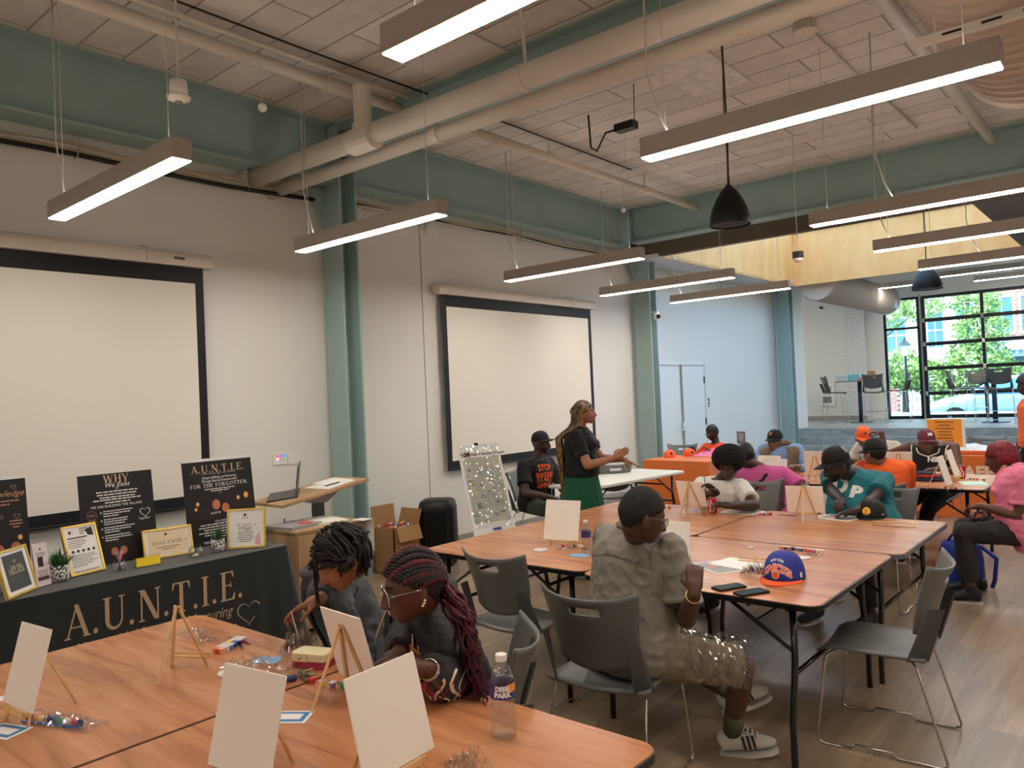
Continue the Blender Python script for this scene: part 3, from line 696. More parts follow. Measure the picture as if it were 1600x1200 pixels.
def ex1(t):
    MB().bx((4.2, -.5, 2.9), (9.0, .02, 3.3)).bx((4.3, -.4, 2.6), (8.9, .02, 2.9)).build('cornice', mat('cornice_pale', (190,205,205), .6), t)
    MB().bx((4.3, -.06, .5), (8.9, .0, 2.6)).build('shop_front', mat('shop_dark', (66,84,92), .3), t)
    for x in (4.3, 5.6, 6.9, 8.2): MB().bx((x, -.12, 0), (x+.14, 0, 2.6)).build('pilaster', M_trimw, t)
def ex2(t):
    b = MB().bx((0, -.8, 2.55), (7, .02, 2.95)).bx((0, -.6, 2.3), (7, .02, 2.55))
    for k in range(28): b.bx((.1+.25*k, -.75, 2.4), (.2+.25*k, -.6, 2.55))
    b.build('cornice', mat('cornice_blue', (150,170,200), .6), t)
    MB().bx((.2, -.06, .2), (6.5, 0, 2.3)).build('shop_front', mat('shop_dark', (66,84,92), .3), t)
    MB().bx((2.0, -.12, 0), (2.5, .0, 2.5)).bx((4.6, -.12, 0), (5.1, .0, 2.5)).build('pier', M_rb, t)
BY = 38
def bx_(px): return atY(px, 560, BY).x
xw0 = -24; xs = bx_(1533)
wl = bx_(1391)-xw0; wl2 = bx_(1452)-xw0; wl3 = bx_(1497)-xw0
building('white painted brick house across the street behind the trees', xw0, xs, BY, 8, M_wb, [(wl-.1, 2.8, .8, 1.5), (wl2, 2.9, .6, 1.5), (wl3, 3.3, .7, 1.4), (wl-5, 3, 1, 2)], lambda t: ex1(t))
building('red brick house with grey blue cornice across the street', xs, 3, BY, 9, M_rb, [(bx_(1553)-xs, 3.35, .75, 1.45), (bx_(1600)-xs, 3.35, .75, 1.45), (bx_(1556)-xs+4, 3.35, .75, 1.45)], ex2)
# trees
M_leaf = mat('leaf_green', (146,172,92), .55, noise_s=3, noise_a=.2)
M_leaf.node_tree.nodes['Principled BSDF'].inputs['Subsurface Weight'].default_value = 0
M_bark = mat('bark', (90,78,66), .9)
def tree(label, x, y, h, crowns, n=2600, leaf=.11, seed=1):
    rd = random.Random(seed); t = thing('street_tree', label, 'tree', (x, y, GZ), 0, 'street trees outside')
    b = MB(); b.tube([(0,0,0), (.03,0,h*.35), (-.02,.02,h*.6)], .06, 8, radii=[.09,.07,.05])
    for (cx, cy, cz, r) in crowns: b.tube([(0,0,h*.35), (cx*.5, cy*.5, (h*.35+cz)/2), (cx, cy, cz)], .03, 6, radii=[.05,.03,.012])
    b.build('trunk', M_bark, t, smooth=True)
    b = MB(); tot = sum(c[3]**2 for c in crowns)
    for (cx, cy, cz, r) in crowns:
        for k in range(int(n*r*r/tot)):
            d = V((rd.gauss(0,1), rd.gauss(0,1), rd.gauss(0,1))).normalized()*r*rd.uniform(.35, 1)**.6
            c = V((cx, cy, cz))+V((d.x, d.y, d.z*.8)); a = V((rd.gauss(0,1), rd.gauss(0,1), rd.gauss(0,1))).normalized(); e = a.cross(V((rd.gauss(0,1), rd.gauss(0,1), .3))).normalized(); s = leaf*rd.uniform(.6, 1.2)
            b.add([c-a*s, c+e*s*.5, c+a*s, c-e*s*.5+a.cross(e)*s*.15], [(0,1,2), (0,2,3)])
    b.build('foliage', M_leaf, t)
p = atY(1410, 580, 30); tree('bushy street tree behind the narrow window pane', p.x, 30, 3.2, [(0,0,p.z-GZ,1.0), (.7,.3,p.z-GZ-.2,.8), (-.6,0,p.z-GZ-.3,.8)], 2600, .10, 3)
p = atY(1395, 490, 31); tree('overhanging green branches at the top of the narrow window', p.x-1.6, 31, 6, [(1.5,-.3,p.z-GZ+.1,.9), (2.6,0,p.z-GZ+.2,.8), (.2,0,p.z-GZ+.5,.9)], 1800, .09, 4)
p = atY(1518, 540, 30); tree('tall pale green street tree behind the roll up window', p.x+.2, 30, 5, [(0,0,p.z-GZ+1.5,.8), (.1,0,p.z-GZ+.5,.9), (-.1,.2,p.z-GZ-.6,1.1), (.9,.2,p.z-GZ-1.3,.9), (-.9,0,p.z-GZ-1.6,.7)], 4200, .10, 5)
# street lantern, fence, brick pier
p = atY(1414, 546, 27.5); t = thing('street_lantern', 'old fashioned black lantern on a post outside the narrow window', 'lamp post', (p.x, 27.5, GZ))
z = p.z-GZ
MB().tube([(0,0,0), (0,0,z-.22)], .04, 10).lathe([(.1,0), (.1,.3), (.05,.4)]).build('post', M_blackm, t)
MB().lathe([(.08, -.2), (.16, .12)], (0,0,z), n=6).build('glass', mat('lantern_glass', (205,215,215), .3), t)
MB().lathe([(.2, .12), (.12, .22), (.05, .3), (.02, .4)], (0,0,z), n=6).build('cap', M_blackm, t)
f0, f1 = atY(1400, 640, 28), atY(1480, 640, 28)
t = thing('iron_fence', 'black iron picket fence across the sidewalk', 'fence', (f0.x-.3, 29.2, GZ+.05)); L = 4.5
fb = MB().bx((0,-.015,.15), (L,.015,.18)).bx((0,-.015,1.15), (L,.015,1.18))
for k in range(34): fb.bx((L*k/33-.008,-.008,0), (L*k/33+.008,.008,1.32))
fb.build('railing', M_blackm, t)
p = atY(1393, 628, 27.2); t = tag(MB().bx((-.2,-.2,0), (.22,.2,1.25)).build('brick_pier', M_rb, loc=(p.x, 27.2, GZ)), 'red brick pier at the near end of the iron fence', 'pier')
# car: rows of stations along its length, outline as section
def car():
    p0 = atY(1446, 650, 26.6); L = 4.6
    t = thing('parked_car', 'pale silver blue car parked behind the roll up window', 'car', (p0.x, 27.4, GZ-.02))
    M_car = mat('car_silver_blue', (150,195,225), .25, metal=.3, coat=.8); M_cg = mat('car_glass', (70,130,180), .05, spec=.9)
    st = [(0,.45,.62,.62,.70), (.15,.28,.78,.80,.82), (.5,.25,.92,.95,.88), (1.1,.22,.98,1.05,.90), (1.7,.22,.98,1.42,.90), (2.3,.22,.97,1.56,.90), (3.0,.22,.97,1.55,.90), (3.7,.22,.98,1.36,.90), (4.2,.25,1.0,1.1,.88), (4.5,.3,.98,1.0,.84), (4.6,.45,.85,.86,.75)]
    rings = []
    for x, zb, zs, zt, wd in st:
        wt = wd*(.72 if zt-zs > .2 else .92)
        rings.append([V((x,-wd*.9,zb)), V((x,-wd,(zb+zs)/2)), V((x,-wd*.97,zs)), V((x,-wt,zt-.04)), V((x,-wt*.7,zt)), V((x,wt*.7,zt)), V((x,wt,zt-.04)), V((x,wd*.97,zs)), V((x,wd,(zb+zs)/2)), V((x,wd*.9,zb))])
    MB().loft(rings).build('body', M_car, t, smooth=True)
    for s in (-1, 1):
        MB().add([V((1.25,s*.885,1.03)), V((3.9,s*.885,1.05)), V((3.45,s*.72,1.42)), V((2.0,s*.69,1.47)), V((1.75,s*.72,1.36))], [(0,1,2,3,4)]).build('side_window', M_cg, t)
    MB().add([V((1.12,-.78,1.09)), V((1.12,.78,1.09)), V((1.74,.6,1.45)), V((1.74,-.6,1.45))], [(0,1,2,3)]).build('windscreen', M_cg, t)
    for x in (.85, 3.7):
        for s in (-1, 1):
            wl = MB().lathe([(.1,-.09), (.33,-.1), (.33,.1), (.1,.09)], (x, s*.82, .33), axis=(0,1,0), n=24).build('wheel', mat('tyre', (24,25,28), .8), t)
            MB().lathe([(.2,-.105), (.2,.105)], (x, s*.82, .33), axis=(0,1,0), n=12).build('hub', mat('hub_grey', (110,120,132), .4, metal=.5), wl)
    MB().bx((-.02,-.6,.45), (.02,.6,.62)).build('grille', M_black, t)
    for s in (-1, 1): MB().box((.1, s*.62, .72), (.14,.26,.12)).build('headlight', M_white, t)
    return t
car()
# ================================================================ TABLES AND CHAIRS
TZ = .74
M_lam = band_mat('maple_laminate', (152,92,58), (190,126,84), (210,150,106), rough=.25, axis='X', scale=1.6, stretch=7, coat=.0, bump=0, spec=.32)
M_edge = mat('black_table_edge', (12,12,13), .3)
M_edge2 = mat('grey_table_edge', (92,98,110), .3)
def rrect(w, d, r, n=6):
    o = []
    for cx, cy, a0 in ((w/2-r, d/2-r, 0), (-w/2+r, d/2-r, PI/2), (-w/2+r, -d/2+r, PI), (w/2-r, -d/2+r, 1.5*PI)):
        for k in range(n+1): a = a0+PI/2*k/n; o.append((cx+r*math.cos(a), cy+r*math.sin(a)))
    return o
def folding_table(x0, x1, y0, y1, label, group, top=None, edge=None, rz=0, name='folding_table', bend=1):
    w, d = x1-x0, y1-y0
    t = thing(name, label, 'table', ((x0+x1)/2, (y0+y1)/2, 0), rz, group)
    po = rrect(w-.004, d-.004, .06)
    MB().prism(rrect(w-.012, d-.012, .057), (0,0,TZ-.004), (1,0,0), (0,1,0), .004).build('table_top', top or M_lam, t)
    MB().prism(po, (0,0,TZ-.03), (1,0,0), (0,1,0), .0265).build('edge_band', edge or M_edge, t, bevel=.004)
    for s in (-1, 1):
        x = s*(w/2-.15); b = MB(); k = .06*bend
        for e in (-1, 1):
            y = e*(d/2-.1)
            lg = MB().tube([(x, y, TZ-.03), (x, y, .46), (x, y+e*.015, .38), (x, y+e*k, .2), (x, y+e*k, 0)], .0155, 10)
            lg.build('leg', M_blackm, t, smooth=True)
        MB().cyl((x, -d/2+.1, .40), (x, d/2-.1, .40), .011, n=10).build('crossbar', M_blackm, t, smooth=True)
        br = MB()
        for e in (-1, 1): br.tube([(x-s*.32, e*(d/2-.1), TZ-.035), (x-s*.01, e*(d/2-.1), .5)], .009, 6)
        br.cyl((x-s*.32, -d/2+.1, TZ-.04), (x-s*.32, d/2-.1, TZ-.04), .01, n=8)
        br.cyl((x-s*.17, -d/2+.1, .61), (x-s*.17, d/2-.1, .61), .01, n=8)
        br.build('brace', M_blackm, t)
    return t
gA = 'front group of pushed together folding tables'; gB = 'middle group of pushed together folding tables'; gC = 'back group of pushed together folding tables'
folding_table(-3.52, -2.315, .62, 1.80, 'folding table holding the empty wooden easel, nearest the black cloth table', gA)
folding_table(-2.31, -1.07, .60, 1.83, 'folding table under the water bottle at the near corner of the front group', gA)
folding_table(-3.52, -2.315, -.62, .60, 'folding table beyond the lower edge of the picture, screen side of the front group', gA)
folding_table(-2.31, -1.07, -.64, .59, 'folding table beyond the lower edge of the picture, aisle side of the front group', gA)
folding_table(-3.70, -2.425, 3.38, 4.565, 'folding table with the plain canvas and water bottle beside the grey shirted man', gB)
folding_table(-2.42, -1.17, 3.34, 4.56, 'folding table with the blue and orange cap lying on its corner', gB)
folding_table(-3.70, -2.385, 4.57, 5.75, 'folding table with the red soda can before the boy in white tee', gB)
folding_table(-2.38, -1.13, 4.57, 5.76, 'folding table in front of the man in the teal tee', gB, edge=M_edge2)
folding_table(-3.70, -2.44, 7.45, 8.65, 'back folding table in front of the man with vest and blue shirt', gC)
folding_table(-2.43, -1.19, 7.48, 8.68, 'back folding table in front of the man in black jersey', gC)
# white plastic table by the wall
wt = folding_table(-.9, .9, -.36, .36, 'white plastic folding table beside the woman in the green skirt', None, mat('white_table_top', (238,238,230), .3), mat('white_table_edge', (225,225,220), .4), bend=0)
c = (at(925,762,TZ)+at(1068,736,TZ))/2; dv = at(1068,736,TZ)-at(925,762,TZ); an = math.atan2(dv.y, dv.x)
nv = V((-math.sin(an), math.cos(an), 0)); wt.location = (c.x+nv.x*.36, c.y+nv.y*.36, 0); wt.rotation_euler = (0,0,an)
# stacking chair with sled base
M_seat = mat('chair_grey_plastic', (104,104,101), .42, bump=.05, bump_s=300)
M_rib = mat('chair_dark_ribs', (72,72,71), .5)
def make_chair(label, seat_z=.45, name='stacking_chair', bar=False):
    t = thing(name, label, 'chair')
    def seat(u, v):
        x = (u-.5)*.47*(1-.05*v); y = -.23+.46*v; z = seat_z - .012*math.cos((u-.5)*PI) - .03*max(0, (v-.86)/.14)**2 + .008*abs(u-.5)*2
        if v > .9: x *= .96
        return V((x, y, z))
    MB().grid(seat, 12, 14).build('seat', M_seat, t, smooth=True, solid=.014)
    def back(u, v):
        a = (u-.5)*2; hw = .185+.045*v; 
        zb = seat_z+.06+.05*(1-abs(a)**2*0)-.035*(1-a*a)*(1-v)
        zt = seat_z+.395+.02*a*a*a*a+.012*a*a
        z = zb+(zt-zb)*v
        y = -.215-.10*v**1.3 + .055*a*a*(.6+.4*v) - .02*(1-a*a)
        return V((a*hw, y, z))
    MB().grid(back, 18, 16, skip=lambda i, j: 6 <= i <= 11 and 12 <= j <= 13).build('backrest', M_seat, t, smooth=True, solid=.009)
    for s in (-1, 1):
        def wing(u, v):
            z = seat_z-.005+v*.24; x = s*(.235-.025*v-.055*u*(1-v*.75)); y = -.16-.075*u-.095*v*(1-.2*u)+.006*math.cos(u*PI*14)
            return V((x, y, z))
        MB().grid(wing, 28, 5).build('side_panel', M_rib, t, smooth=False, solid=.006)
    for s in (-1, 1):
        x = s*.205; xo = s*.24; zz = seat_z-.02
        pts = [(x-s*.05,-.16,zz), (x,-.18,zz), (x+s*.01,-.195,zz-.015), (xo,-.30,.03), (xo,-.295,.012), (xo,-.27,.007), (xo,-.10,.007), (xo,-.085,.028), (xo,.08,.028), (xo,.095,.007), (xo,.21,.007), (xo,.235,.015), (xo,.24,.04), (x+s*.012,.195,zz-.03), (x+s*.005,.185,zz-.01), (x-s*.05,.16,zz)]
        MB().tube(pts, .0058, 8).build('leg_frame', M_chrome, t, smooth=True)
    MB().tube([(-.17,-.16,seat_z-.02), (.17,-.16,seat_z-.02)], .006, 8).tube([(-.17,.16,seat_z-.02), (.17,.16,seat_z-.02)], .006, 8).build('crossbar', M_chrome, t)
    if bar: MB().tube([(-.24,.23,.28), (.24,.23,.28)], .007, 8).tube([(-.24,-.27,.12), (.24,-.27,.12)], .007, 8).build('footrest', M_chrome, t)
    return t
ch0 = make_chair('empty grey stacking chair at the right end of the tables in the foreground')
ch0['group'] = 'grey stacking chairs'
ch0.location = (-1.10, 3.94, 0); ch0.rotation_euler = (0, 0, 1.64)
def chair(x, y, rz, label): return dup(ch0, (x, y, 0), rz, label, 'grey stacking chairs')
chair(-1.93, 2.93, .13, 'grey chair under the man in the grey button shirt, seen from behind')
chair(-2.80, 3.34, .0, 'empty grey chair tucked to the table left of the grey shirted man')
chair(-2.00, 1.93, 2.22, 'grey chair behind the girl with burgundy braids')
chair(-2.92, 2.30, 2.7, 'grey chair under the boy with short twists')
k = at(815, 742, .83); chair(k.x+.08, k.y+.14, -1.15, 'grey chair of the seated man in the black cap by the wall')
k = at(968, 775, .45); chair(k.x-.15, k.y, .9, 'empty grey chair under the white table behind the green skirt')
chair(-2.75, 6.25, PI+.1, 'grey chair under the boy in the white tee')
chair(-2.85, 6.95, .1, 'grey chair under the person in the magenta shirt with crossbody strap')
chair(-3.45, 9.05, PI, 'grey chair under the man wearing a vest')
chair(-4.85, 10.42, PI-.2, 'grey chair under the person in orange behind the piled shirts')
chair(-5.55, 10.3, PI+.25, 'empty grey chair behind the orange table near the second column')
chair(-1.72, 6.25, PI-.15, 'grey chair under the man in teal, its chrome foot beside the table leg')
chair(-1.85, 6.95, .05, 'grey chair under the person in orange with black cap')
chair(-1.92, 9.1, PI, 'grey chair under the man in the black basketball jersey')
chair(-2.55, 9.35, PI, 'grey chair under the person in the orange cap')
chair(-.60, 6.85, PI/2+.12, 'grey chair under the woman in the pink tee')
kk = at(1535, 690, .83); chair(kk.x, kk.y+.1, PI, 'empty grey chair behind the orange clothed table with the stage steps behind')
# bar height furniture on the stage
bc0 = make_chair('', .76, 'bar_chair', True); bc0['label'] = 'tall grey bar chair facing sideways at the cluttered stage table'; bc0['group'] = 'bar chairs on the stage'
def bar(px, py, rz, label, first=False):
    p = at(px, py, STG)
    if first: bc0.location = (p.x, p.y, STG); bc0.rotation_euler = (0,0,rz)
    else: dup(bc0, (p.x, p.y, STG), rz, label, 'bar chairs on the stage')
bar(1307, 661, -1.0, '', True)
bar(1368, 662, .2, 'tall grey bar chair with its back to us at the cluttered stage table')
bar(1404, 659, 1.7, 'tall grey bar chair seen edge on before the narrow window')
bar(1507, 660, -1.5, 'tall grey bar chair seen edge on before the parked car')
bar(1566, 664, .1, 'tall grey bar chair with its back to us before the parked car')
bar(1535, 655, -2.6, 'tall grey bar chair on the far side of the right stage table')
def bar_table(px, py, label, w=.95):
    p = at(px, py, STG); t = thing('bar_table', label, 'table', p, 0, 'bar tables on the stage'); h = 1.04
    MB().prism(rrect(w, .75, .03), (0,0,h-.03), (1,0,0), (0,1,0), .03).build('table_top', mat('bar_top_wood', (150,130,112), .35), t, bevel=.004)
    MB().cyl((0,0,.02), (0,0,h-.03), .05, n=16).build('column', mat('slate_steel', (70,78,96), .3, metal=.4), t, smooth=True)
    MB().cyl((0,0,0), (0,0,.02), .27, n=32).build('base', mat('slate_steel', (70,78,96), .3, metal=.4), t)
    return t
bt1 = bar_table(1346, 660, 'cluttered bar table on the stage by the brick pilaster'); bt2 = bar_table(1556, 660, 'bar table on the stage in front of the parked car')
p = bt1.location; tz = STG+1.04
tag(MB().box((0,0,.11), (.16,.12,.22)).build('carton', mat('kraft', (170,130,90), .8), bevel=.004, loc=(p.x+.28, p.y+.05, tz)), 'small brown carton standing on the cluttered stage table', 'box')
tag(MB().box((0,0,.09), (.14,.1,.18)).build('carton', M_white, bevel=.004, loc=(p.x+.40, p.y+.2, tz)), 'white carton behind the brown one on the stage table', 'box')
rd = random.Random(5)
for i, (dx, w, h, c, lab) in enumerate(((-.35,.28,.14,(190,215,225),'clear plastic tub at the wall end of the stage table'), (-.08,.26,.16,(120,200,215),'teal tray stack in the middle of the stage table'), (.1,.16,.08,(210,160,170),'pink pack lying on the stage table'), (.2,.14,.1,(60,80,110),'dark blue pack beside the brown carton'))):
    MB().box((0,0,h/2), (w,.2,h), taper=1.1).build('storage_tub', mat('tub%d' % i, c, .3), bevel=.006, loc=(p.x+dx, p.y-.1, tz), label=lab, cat='tub')
# ---------------------------------------------------------------- black cloth table with lettering
CX, CY0, CY1 = -4.66, .55, 3.03
t = thing('display_table', 'long display table hidden beneath a black fitted cloth', 'table', (-5.03, (CY0+CY1)/2, 0))
MB().box((0,0,TZ-.03), (.70, CY1-CY0-.04, .03)).build('table_top', M_white, t)
for sx in (-1,1):
    for sy in (-1,1): MB().cyl((sx*.28, sy*1.05, 0), (sx*.28, sy*1.05, TZ-.04), .015, n=8).build('leg', M_blackm, t)
M_cloth = mat('black_green_cloth', (26,31,30), .8, sheen=.25, bump=.08, bump_s=400)
W2 = .38; H2 = (CY1-CY0)/2
def clothside():
    b = MB(); n = 130; m = 14; hz = TZ+.006; per = []
    # path around the top rim with folds growing towards the floor
    corner = rrect(2*W2, 2*H2, .03, 5)
    pts = []; K = len(corner)
    for i in range(K):
        a = V((*corner[i], 0)); c_ = V((*corner[(i+1) % K], 0)); L = (c_-a).length; q = max(1, int(L/.03))
        for j in range(q): pts.append(a+(c_-a)*(j/q))
    N = len(pts); rings = []
    for k in range(m+1):
        f = k/m; R = []
        for i, p in enumerate(pts):
            nrm = (pts[(i+1) % N]-pts[i-1]).normalized(); nrm = V((nrm.y, -nrm.x, 0))
            d = min(abs(abs(p.x)-W2)+abs(abs(p.y)-H2), 1)
            cr = max(0, 1-((abs(p.x)-W2)**2+(abs(p.y)-H2)**2)**.5/.28)
            fold = f*(.006*math.sin(p.y*9+p.x*7)+.016*cr*math.sin(i*.55)+.14*cr*cr) + .02*f*f
            if abs(p.x) < W2-.02: fold += f*(.012*math.sin(p.x*22))
            if abs(p.y) > H2-.3 and p.x > W2-.05 and p.y > 0: fold += f*.02*math.sin(p.y*40)
            R.append(V((p.x, p.y, hz*(1-f)+.004*f))+nrm*fold)
        rings.append(R)
    b.loft(rings, False)
    b.add([v for v in rings[0]], [tuple(range(N))])
    return b
cl = clothside().build('tablecloth', M_cloth, loc=(-5.03, (CY0+CY1)/2, 0), smooth=False)
for p_ in cl.data.polygons: p_.use_smooth = len(p_.vertices) == 4
tag(cl, 'black table cloth with large tan lettering on its front', 'tablecloth')
M_tan = mat('tan_print', (190,158,124), .7)
b = MB(); lc = atX(242, 950, CX+.01)
a0 = atX(98, 992, CX); a1 = atX(378, 905, CX)
fx = CX-(-5.03)
ymid = (a0.y+a1.y)/2-(CY0+CY1)/2
romans(b, 'A.U.N.T.I.E.', (fx+.012, ymid, .470), (0,1,.0), (.02,0,1), .185, fit=(a1.y-a0.y)*1.0, off=.003)
letter(b, 'Always Uplifting and Nurturing', (fx+.016, ymid-.03, .375), (0,1,0), (.02,0,1), .093, shear=.35, off=.003, sx=.82)
letter(b, 'Through Internal Empowerment', (fx+.018, ymid-.03, .265), (0,1,0), (.02,0,1), .093, shear=.35, off=.003, sx=.82)
heart(b, (fx+.018, ymid+(a1.y-a0.y)*.5+.03, .365), (0,1,.0), (.02,0,1), .17, .09, off=.003)
b.add([V((fx+.022, ymid-.6, .22)), V((fx+.022, ymid+.62, .22)), V((fx+.022, ymid+.62, .224)), V((fx+.022, ymid-.6, .224))], [(0,1,2,3)])
b.build('lettering', M_tan, cl)
# ---------------------------------------------------------------- lectern and what stands on it
M_oak = band_mat('lectern_oak', (150,116,78), (172,138,98), (186,152,112), rough=.5, axis='Z', scale=1.0, stretch=9, bump=0)
cb = at(433, 836, .76); cbR = at(570, 822, .76)
t = thing('lectern_cabinet', 'light oak cabinet beside the black cloth table, behind the boy', 'cabinet', (-5.13, 3.55, 0))
CW, CD, CH = .62, .50, .78
MB().bx((-CD/2,-CW/2,.05), (CD/2,CW/2,CH-.02)).build('body', M_oak, t, bevel=.003)
MB().bx((-CD/2-.01,-CW/2-.01,CH-.02), (CD/2+.01,CW/2+.01,CH)).build('cabinet_top', M_oak, t, bevel=.003)
MB().bx((CD/2,-CW/2+.01,.07), (CD/2+.015,-.004,CH-.04)).build('door', M_oak, t); MB().bx((CD/2,.004,.07), (CD/2+.015,CW/2-.01,CH-.04)).build('door', M_oak, t)
M_sil = mat('silver_grey', (150,150,152), .35, metal=.4); M_dgrey = mat('dark_grey_plastic', (62,64,68), .4)
l0 = at(420, 786, .98); l1v = ray(559, 744)
pA = V((-5.30, 3.12, 0)); 
pA = atX(421, 790, -5.32); pB = atX(556, 748, -5.32)
t = thing('lectern', 'height adjustable lectern with tilted oak top behind the cabinet', 'lectern', ((pA.x), (pA.y+pB.y)/2, 0))
cy = (pA.y+pB.y)/2; tl = math.atan2(pB.z-pA.z, pB.y-pA.y); Lt = (pB-pA).length; zc = (pA.z+pB.z)/2
Rt = Matrix.Rotation(tl, 3, 'X')
MB().box((-.05,0,zc), (.46, Lt, .025), Rt).build('lectern_top', M_oak, t, bevel=.004)
MB().add([Rt @ V((sx*.14, sy*Lt*.24, -.013))+V((-.05,0,zc)) for sx in (-1,1) for sy in (-1,1)]+[V((-.05+sx*.05, .06+sy*.06, zc-.10)) for sx in (-1,1) for sy in (-1,1)], [(0,1,3,2),(4,5,7,6),(0,1,5,4),(2,3,7,6),(0,2,6,4),(1,3,7,5)]).build('tilt_mount', M_sil, t)
MB().bx((-.085,.02,.38), (-.015,.1,zc-.1)).build('upper_column', M_dgrey, t, bevel=.004); MB().bx((-.10,.005,.04), (0,.115,.55)).build('lower_column', M_sil, t, bevel=.004)
MB().bx((-.35,-.2,0), (.2,.3,.04)).build('base', M_sil, t, bevel=.004)
MB().tube([(.1,-Lt*.42,zc-.16), (.1,-Lt*.44,zc-.3), (.05,-Lt*.5,.6), (.0,-Lt*.45,.3)], .005, 6).build('cord', M_black, t, smooth=True)
top_at = lambda lx, ly, h: V(t.location)+V((-.05,0,zc))+Rt @ V((lx, ly, h+.0125))
lt = thing('laptop', 'grey laptop open on the tilted lectern top', 'laptop', top_at(0, -.14, 0)); lt.rotation_euler = (Matrix.Rotation(tl, 4, 'X') @ Matrix.Rotation(-.66, 4, 'Z')).to_euler()
MB().bx((-.16,-.22,.001), (.16,.02,.014)).build('keyboard_base', M_dgrey, lt, bevel=.003)
sc_ = MB().box((0,0,.115), (.32,.008,.23), Matrix.Rotation(-.22, 3, 'X')); sc_.v = [(x, y+.03, z+.012) for x, y, z in sc_.v]; sc_.build('screen', M_dgrey, lt, bevel=.002)
pp = MB()
pl = thing('paper_stack', 'loose papers and a pen on the high end of the lectern top', 'papers', top_at(0, .17, 0)); pl.rotation_euler = (tl, 0, 0)
MB().box((.03,0,.004), (.3,.3,.006), rotz(.1)).box((-.02,.06,.009), (.28,.22,.004), rotz(-.08)).build('paper', M_white, pl)
MB().cyl((.1,-.1,.018), (.12,.03,.018), .005, n=8).build('pen', M_black, pl)
pk = thing('paper_stack', 'stack of magazines and papers lying on the oak cabinet', 'papers', (-5.13, 3.5, CH))
MB().box((.02,-.12,.011), (.3,.3,.022), rotz(.15)).build('magazine', mat('magazine_grey', (150,148,150), .4), pk)
MB().box((.0,.17,.008), (.36,.25,.012), rotz(-.2)).build('paper', M_white, pk)
MB().box((.08,-.05,.026), (.1,.07,.006), rotz(.5)).build('note', mat('red_note', (205,80,72), .6), pk)
pv = thing('paper_bag', 'white paper sheet hanging over the far edge of the oak cabinet', 'paper', (-4.86, 3.86, CH))
MB().add([V((-.06,-.08,.004)), V((.06,-.06,.004)), V((.06,.04,.006)), V((-.08,.03,.004)), V((.05,.05,-.25)), V((-.05,.05,-.22))], [(0,1,2,3), (3,2,4,5)]).build('sheet', M_white, pv, solid=.002)
# cardboard box with wrapped sweets
kb = atX(592, 868, -5.9); bx0 = thing('cardboard_box', 'open brown cardboard box beside the first green column', 'box', (-5.95, 5.12, 0))
M_card = mat('cardboard', (158,120,78), .8)
kz = atX(592, 830, -5.85).z; kt = kz
MB().bx((-.16,-.17,0), (-.15,.17,kt)).bx((.15,-.17,0), (.16,.17,kt)).bx((-.16,-.17,0), (.16,-.16,kt)).bx((-.16,.16,0), (.16,.17,kt)).bx((-.16,-.17,0), (.16,.17,.01)).build('carton', M_card, bx0)
MB().box((-.17,-.02,kt+.1), (.006,.3,.2), Matrix.Rotation(-.1,3,'Y')).build('flap', M_card, bx0); MB().box((.0,.19,kt+.07), (.3,.006,.16), Matrix.Rotation(-.35,3,'X')).build('flap', M_card, bx0); MB().box((.2,0,kt-.06), (.006,.3,.15), Matrix.Rotation(-.35,3,'Y')).build('flap', M_card, bx0)
b = MB(); rd = random.Random(2)
for k in range(90): b.ell((rd.uniform(-.13,.13), rd.uniform(-.14,.14), kt-.05+rd.uniform(0,.07)), (.022,.012,.012), rotz(rd.uniform(0,3)), 6, 4, mi=rd.randrange(4))
b.build('wrapped_sweets', [mat('sweet_red', (190,60,50), .3), mat('sweet_gold', (215,170,90), .3), mat('sweet_blue', (70,90,170), .3), mat('sweet_white', (225,215,210), .3)], label='small wrapped sweets filling the cardboard box', cat='sweets', kind='stuff', loc=bx0.location)
# portable speaker
ks = atX(686, 778, -5.75)
t = thing('loudspeaker', 'black portable loudspeaker on the floor against the wall', 'speaker', (ks.x-.08, ks.y+.05, 0), .6)
sh = ks.z-.02
b = MB()
rings = [[V((math.copysign(abs(math.cos(2*PI*i/32))**.5, math.cos(2*PI*i/32))*.19*k, math.copysign(abs(math.sin(2*PI*i/32))**.5, math.sin(2*PI*i/32))*.17*k, z)) for i in range(32)] for k, z in ((.9,0), (1,.03), (1.02,sh*.5), (1,sh-.08), (.92,sh-.02), (.75,sh))]
b.loft(rings).build('cabinet', M_black, t, smooth=True)
MB().bx((-.12,-.185,.06), (.12,-.165,sh*.85)).build('grille', mat('speaker_grille', (6,6,7), .9), t, bevel=.01)
MB().bx((-.215,-.04,sh*.55), (-.17,.04,sh*.6)).build('handle', M_black, t)
MB().bx((-.17,-.17,.0), (.17,.0,.06)).build('foot', M_black, t)
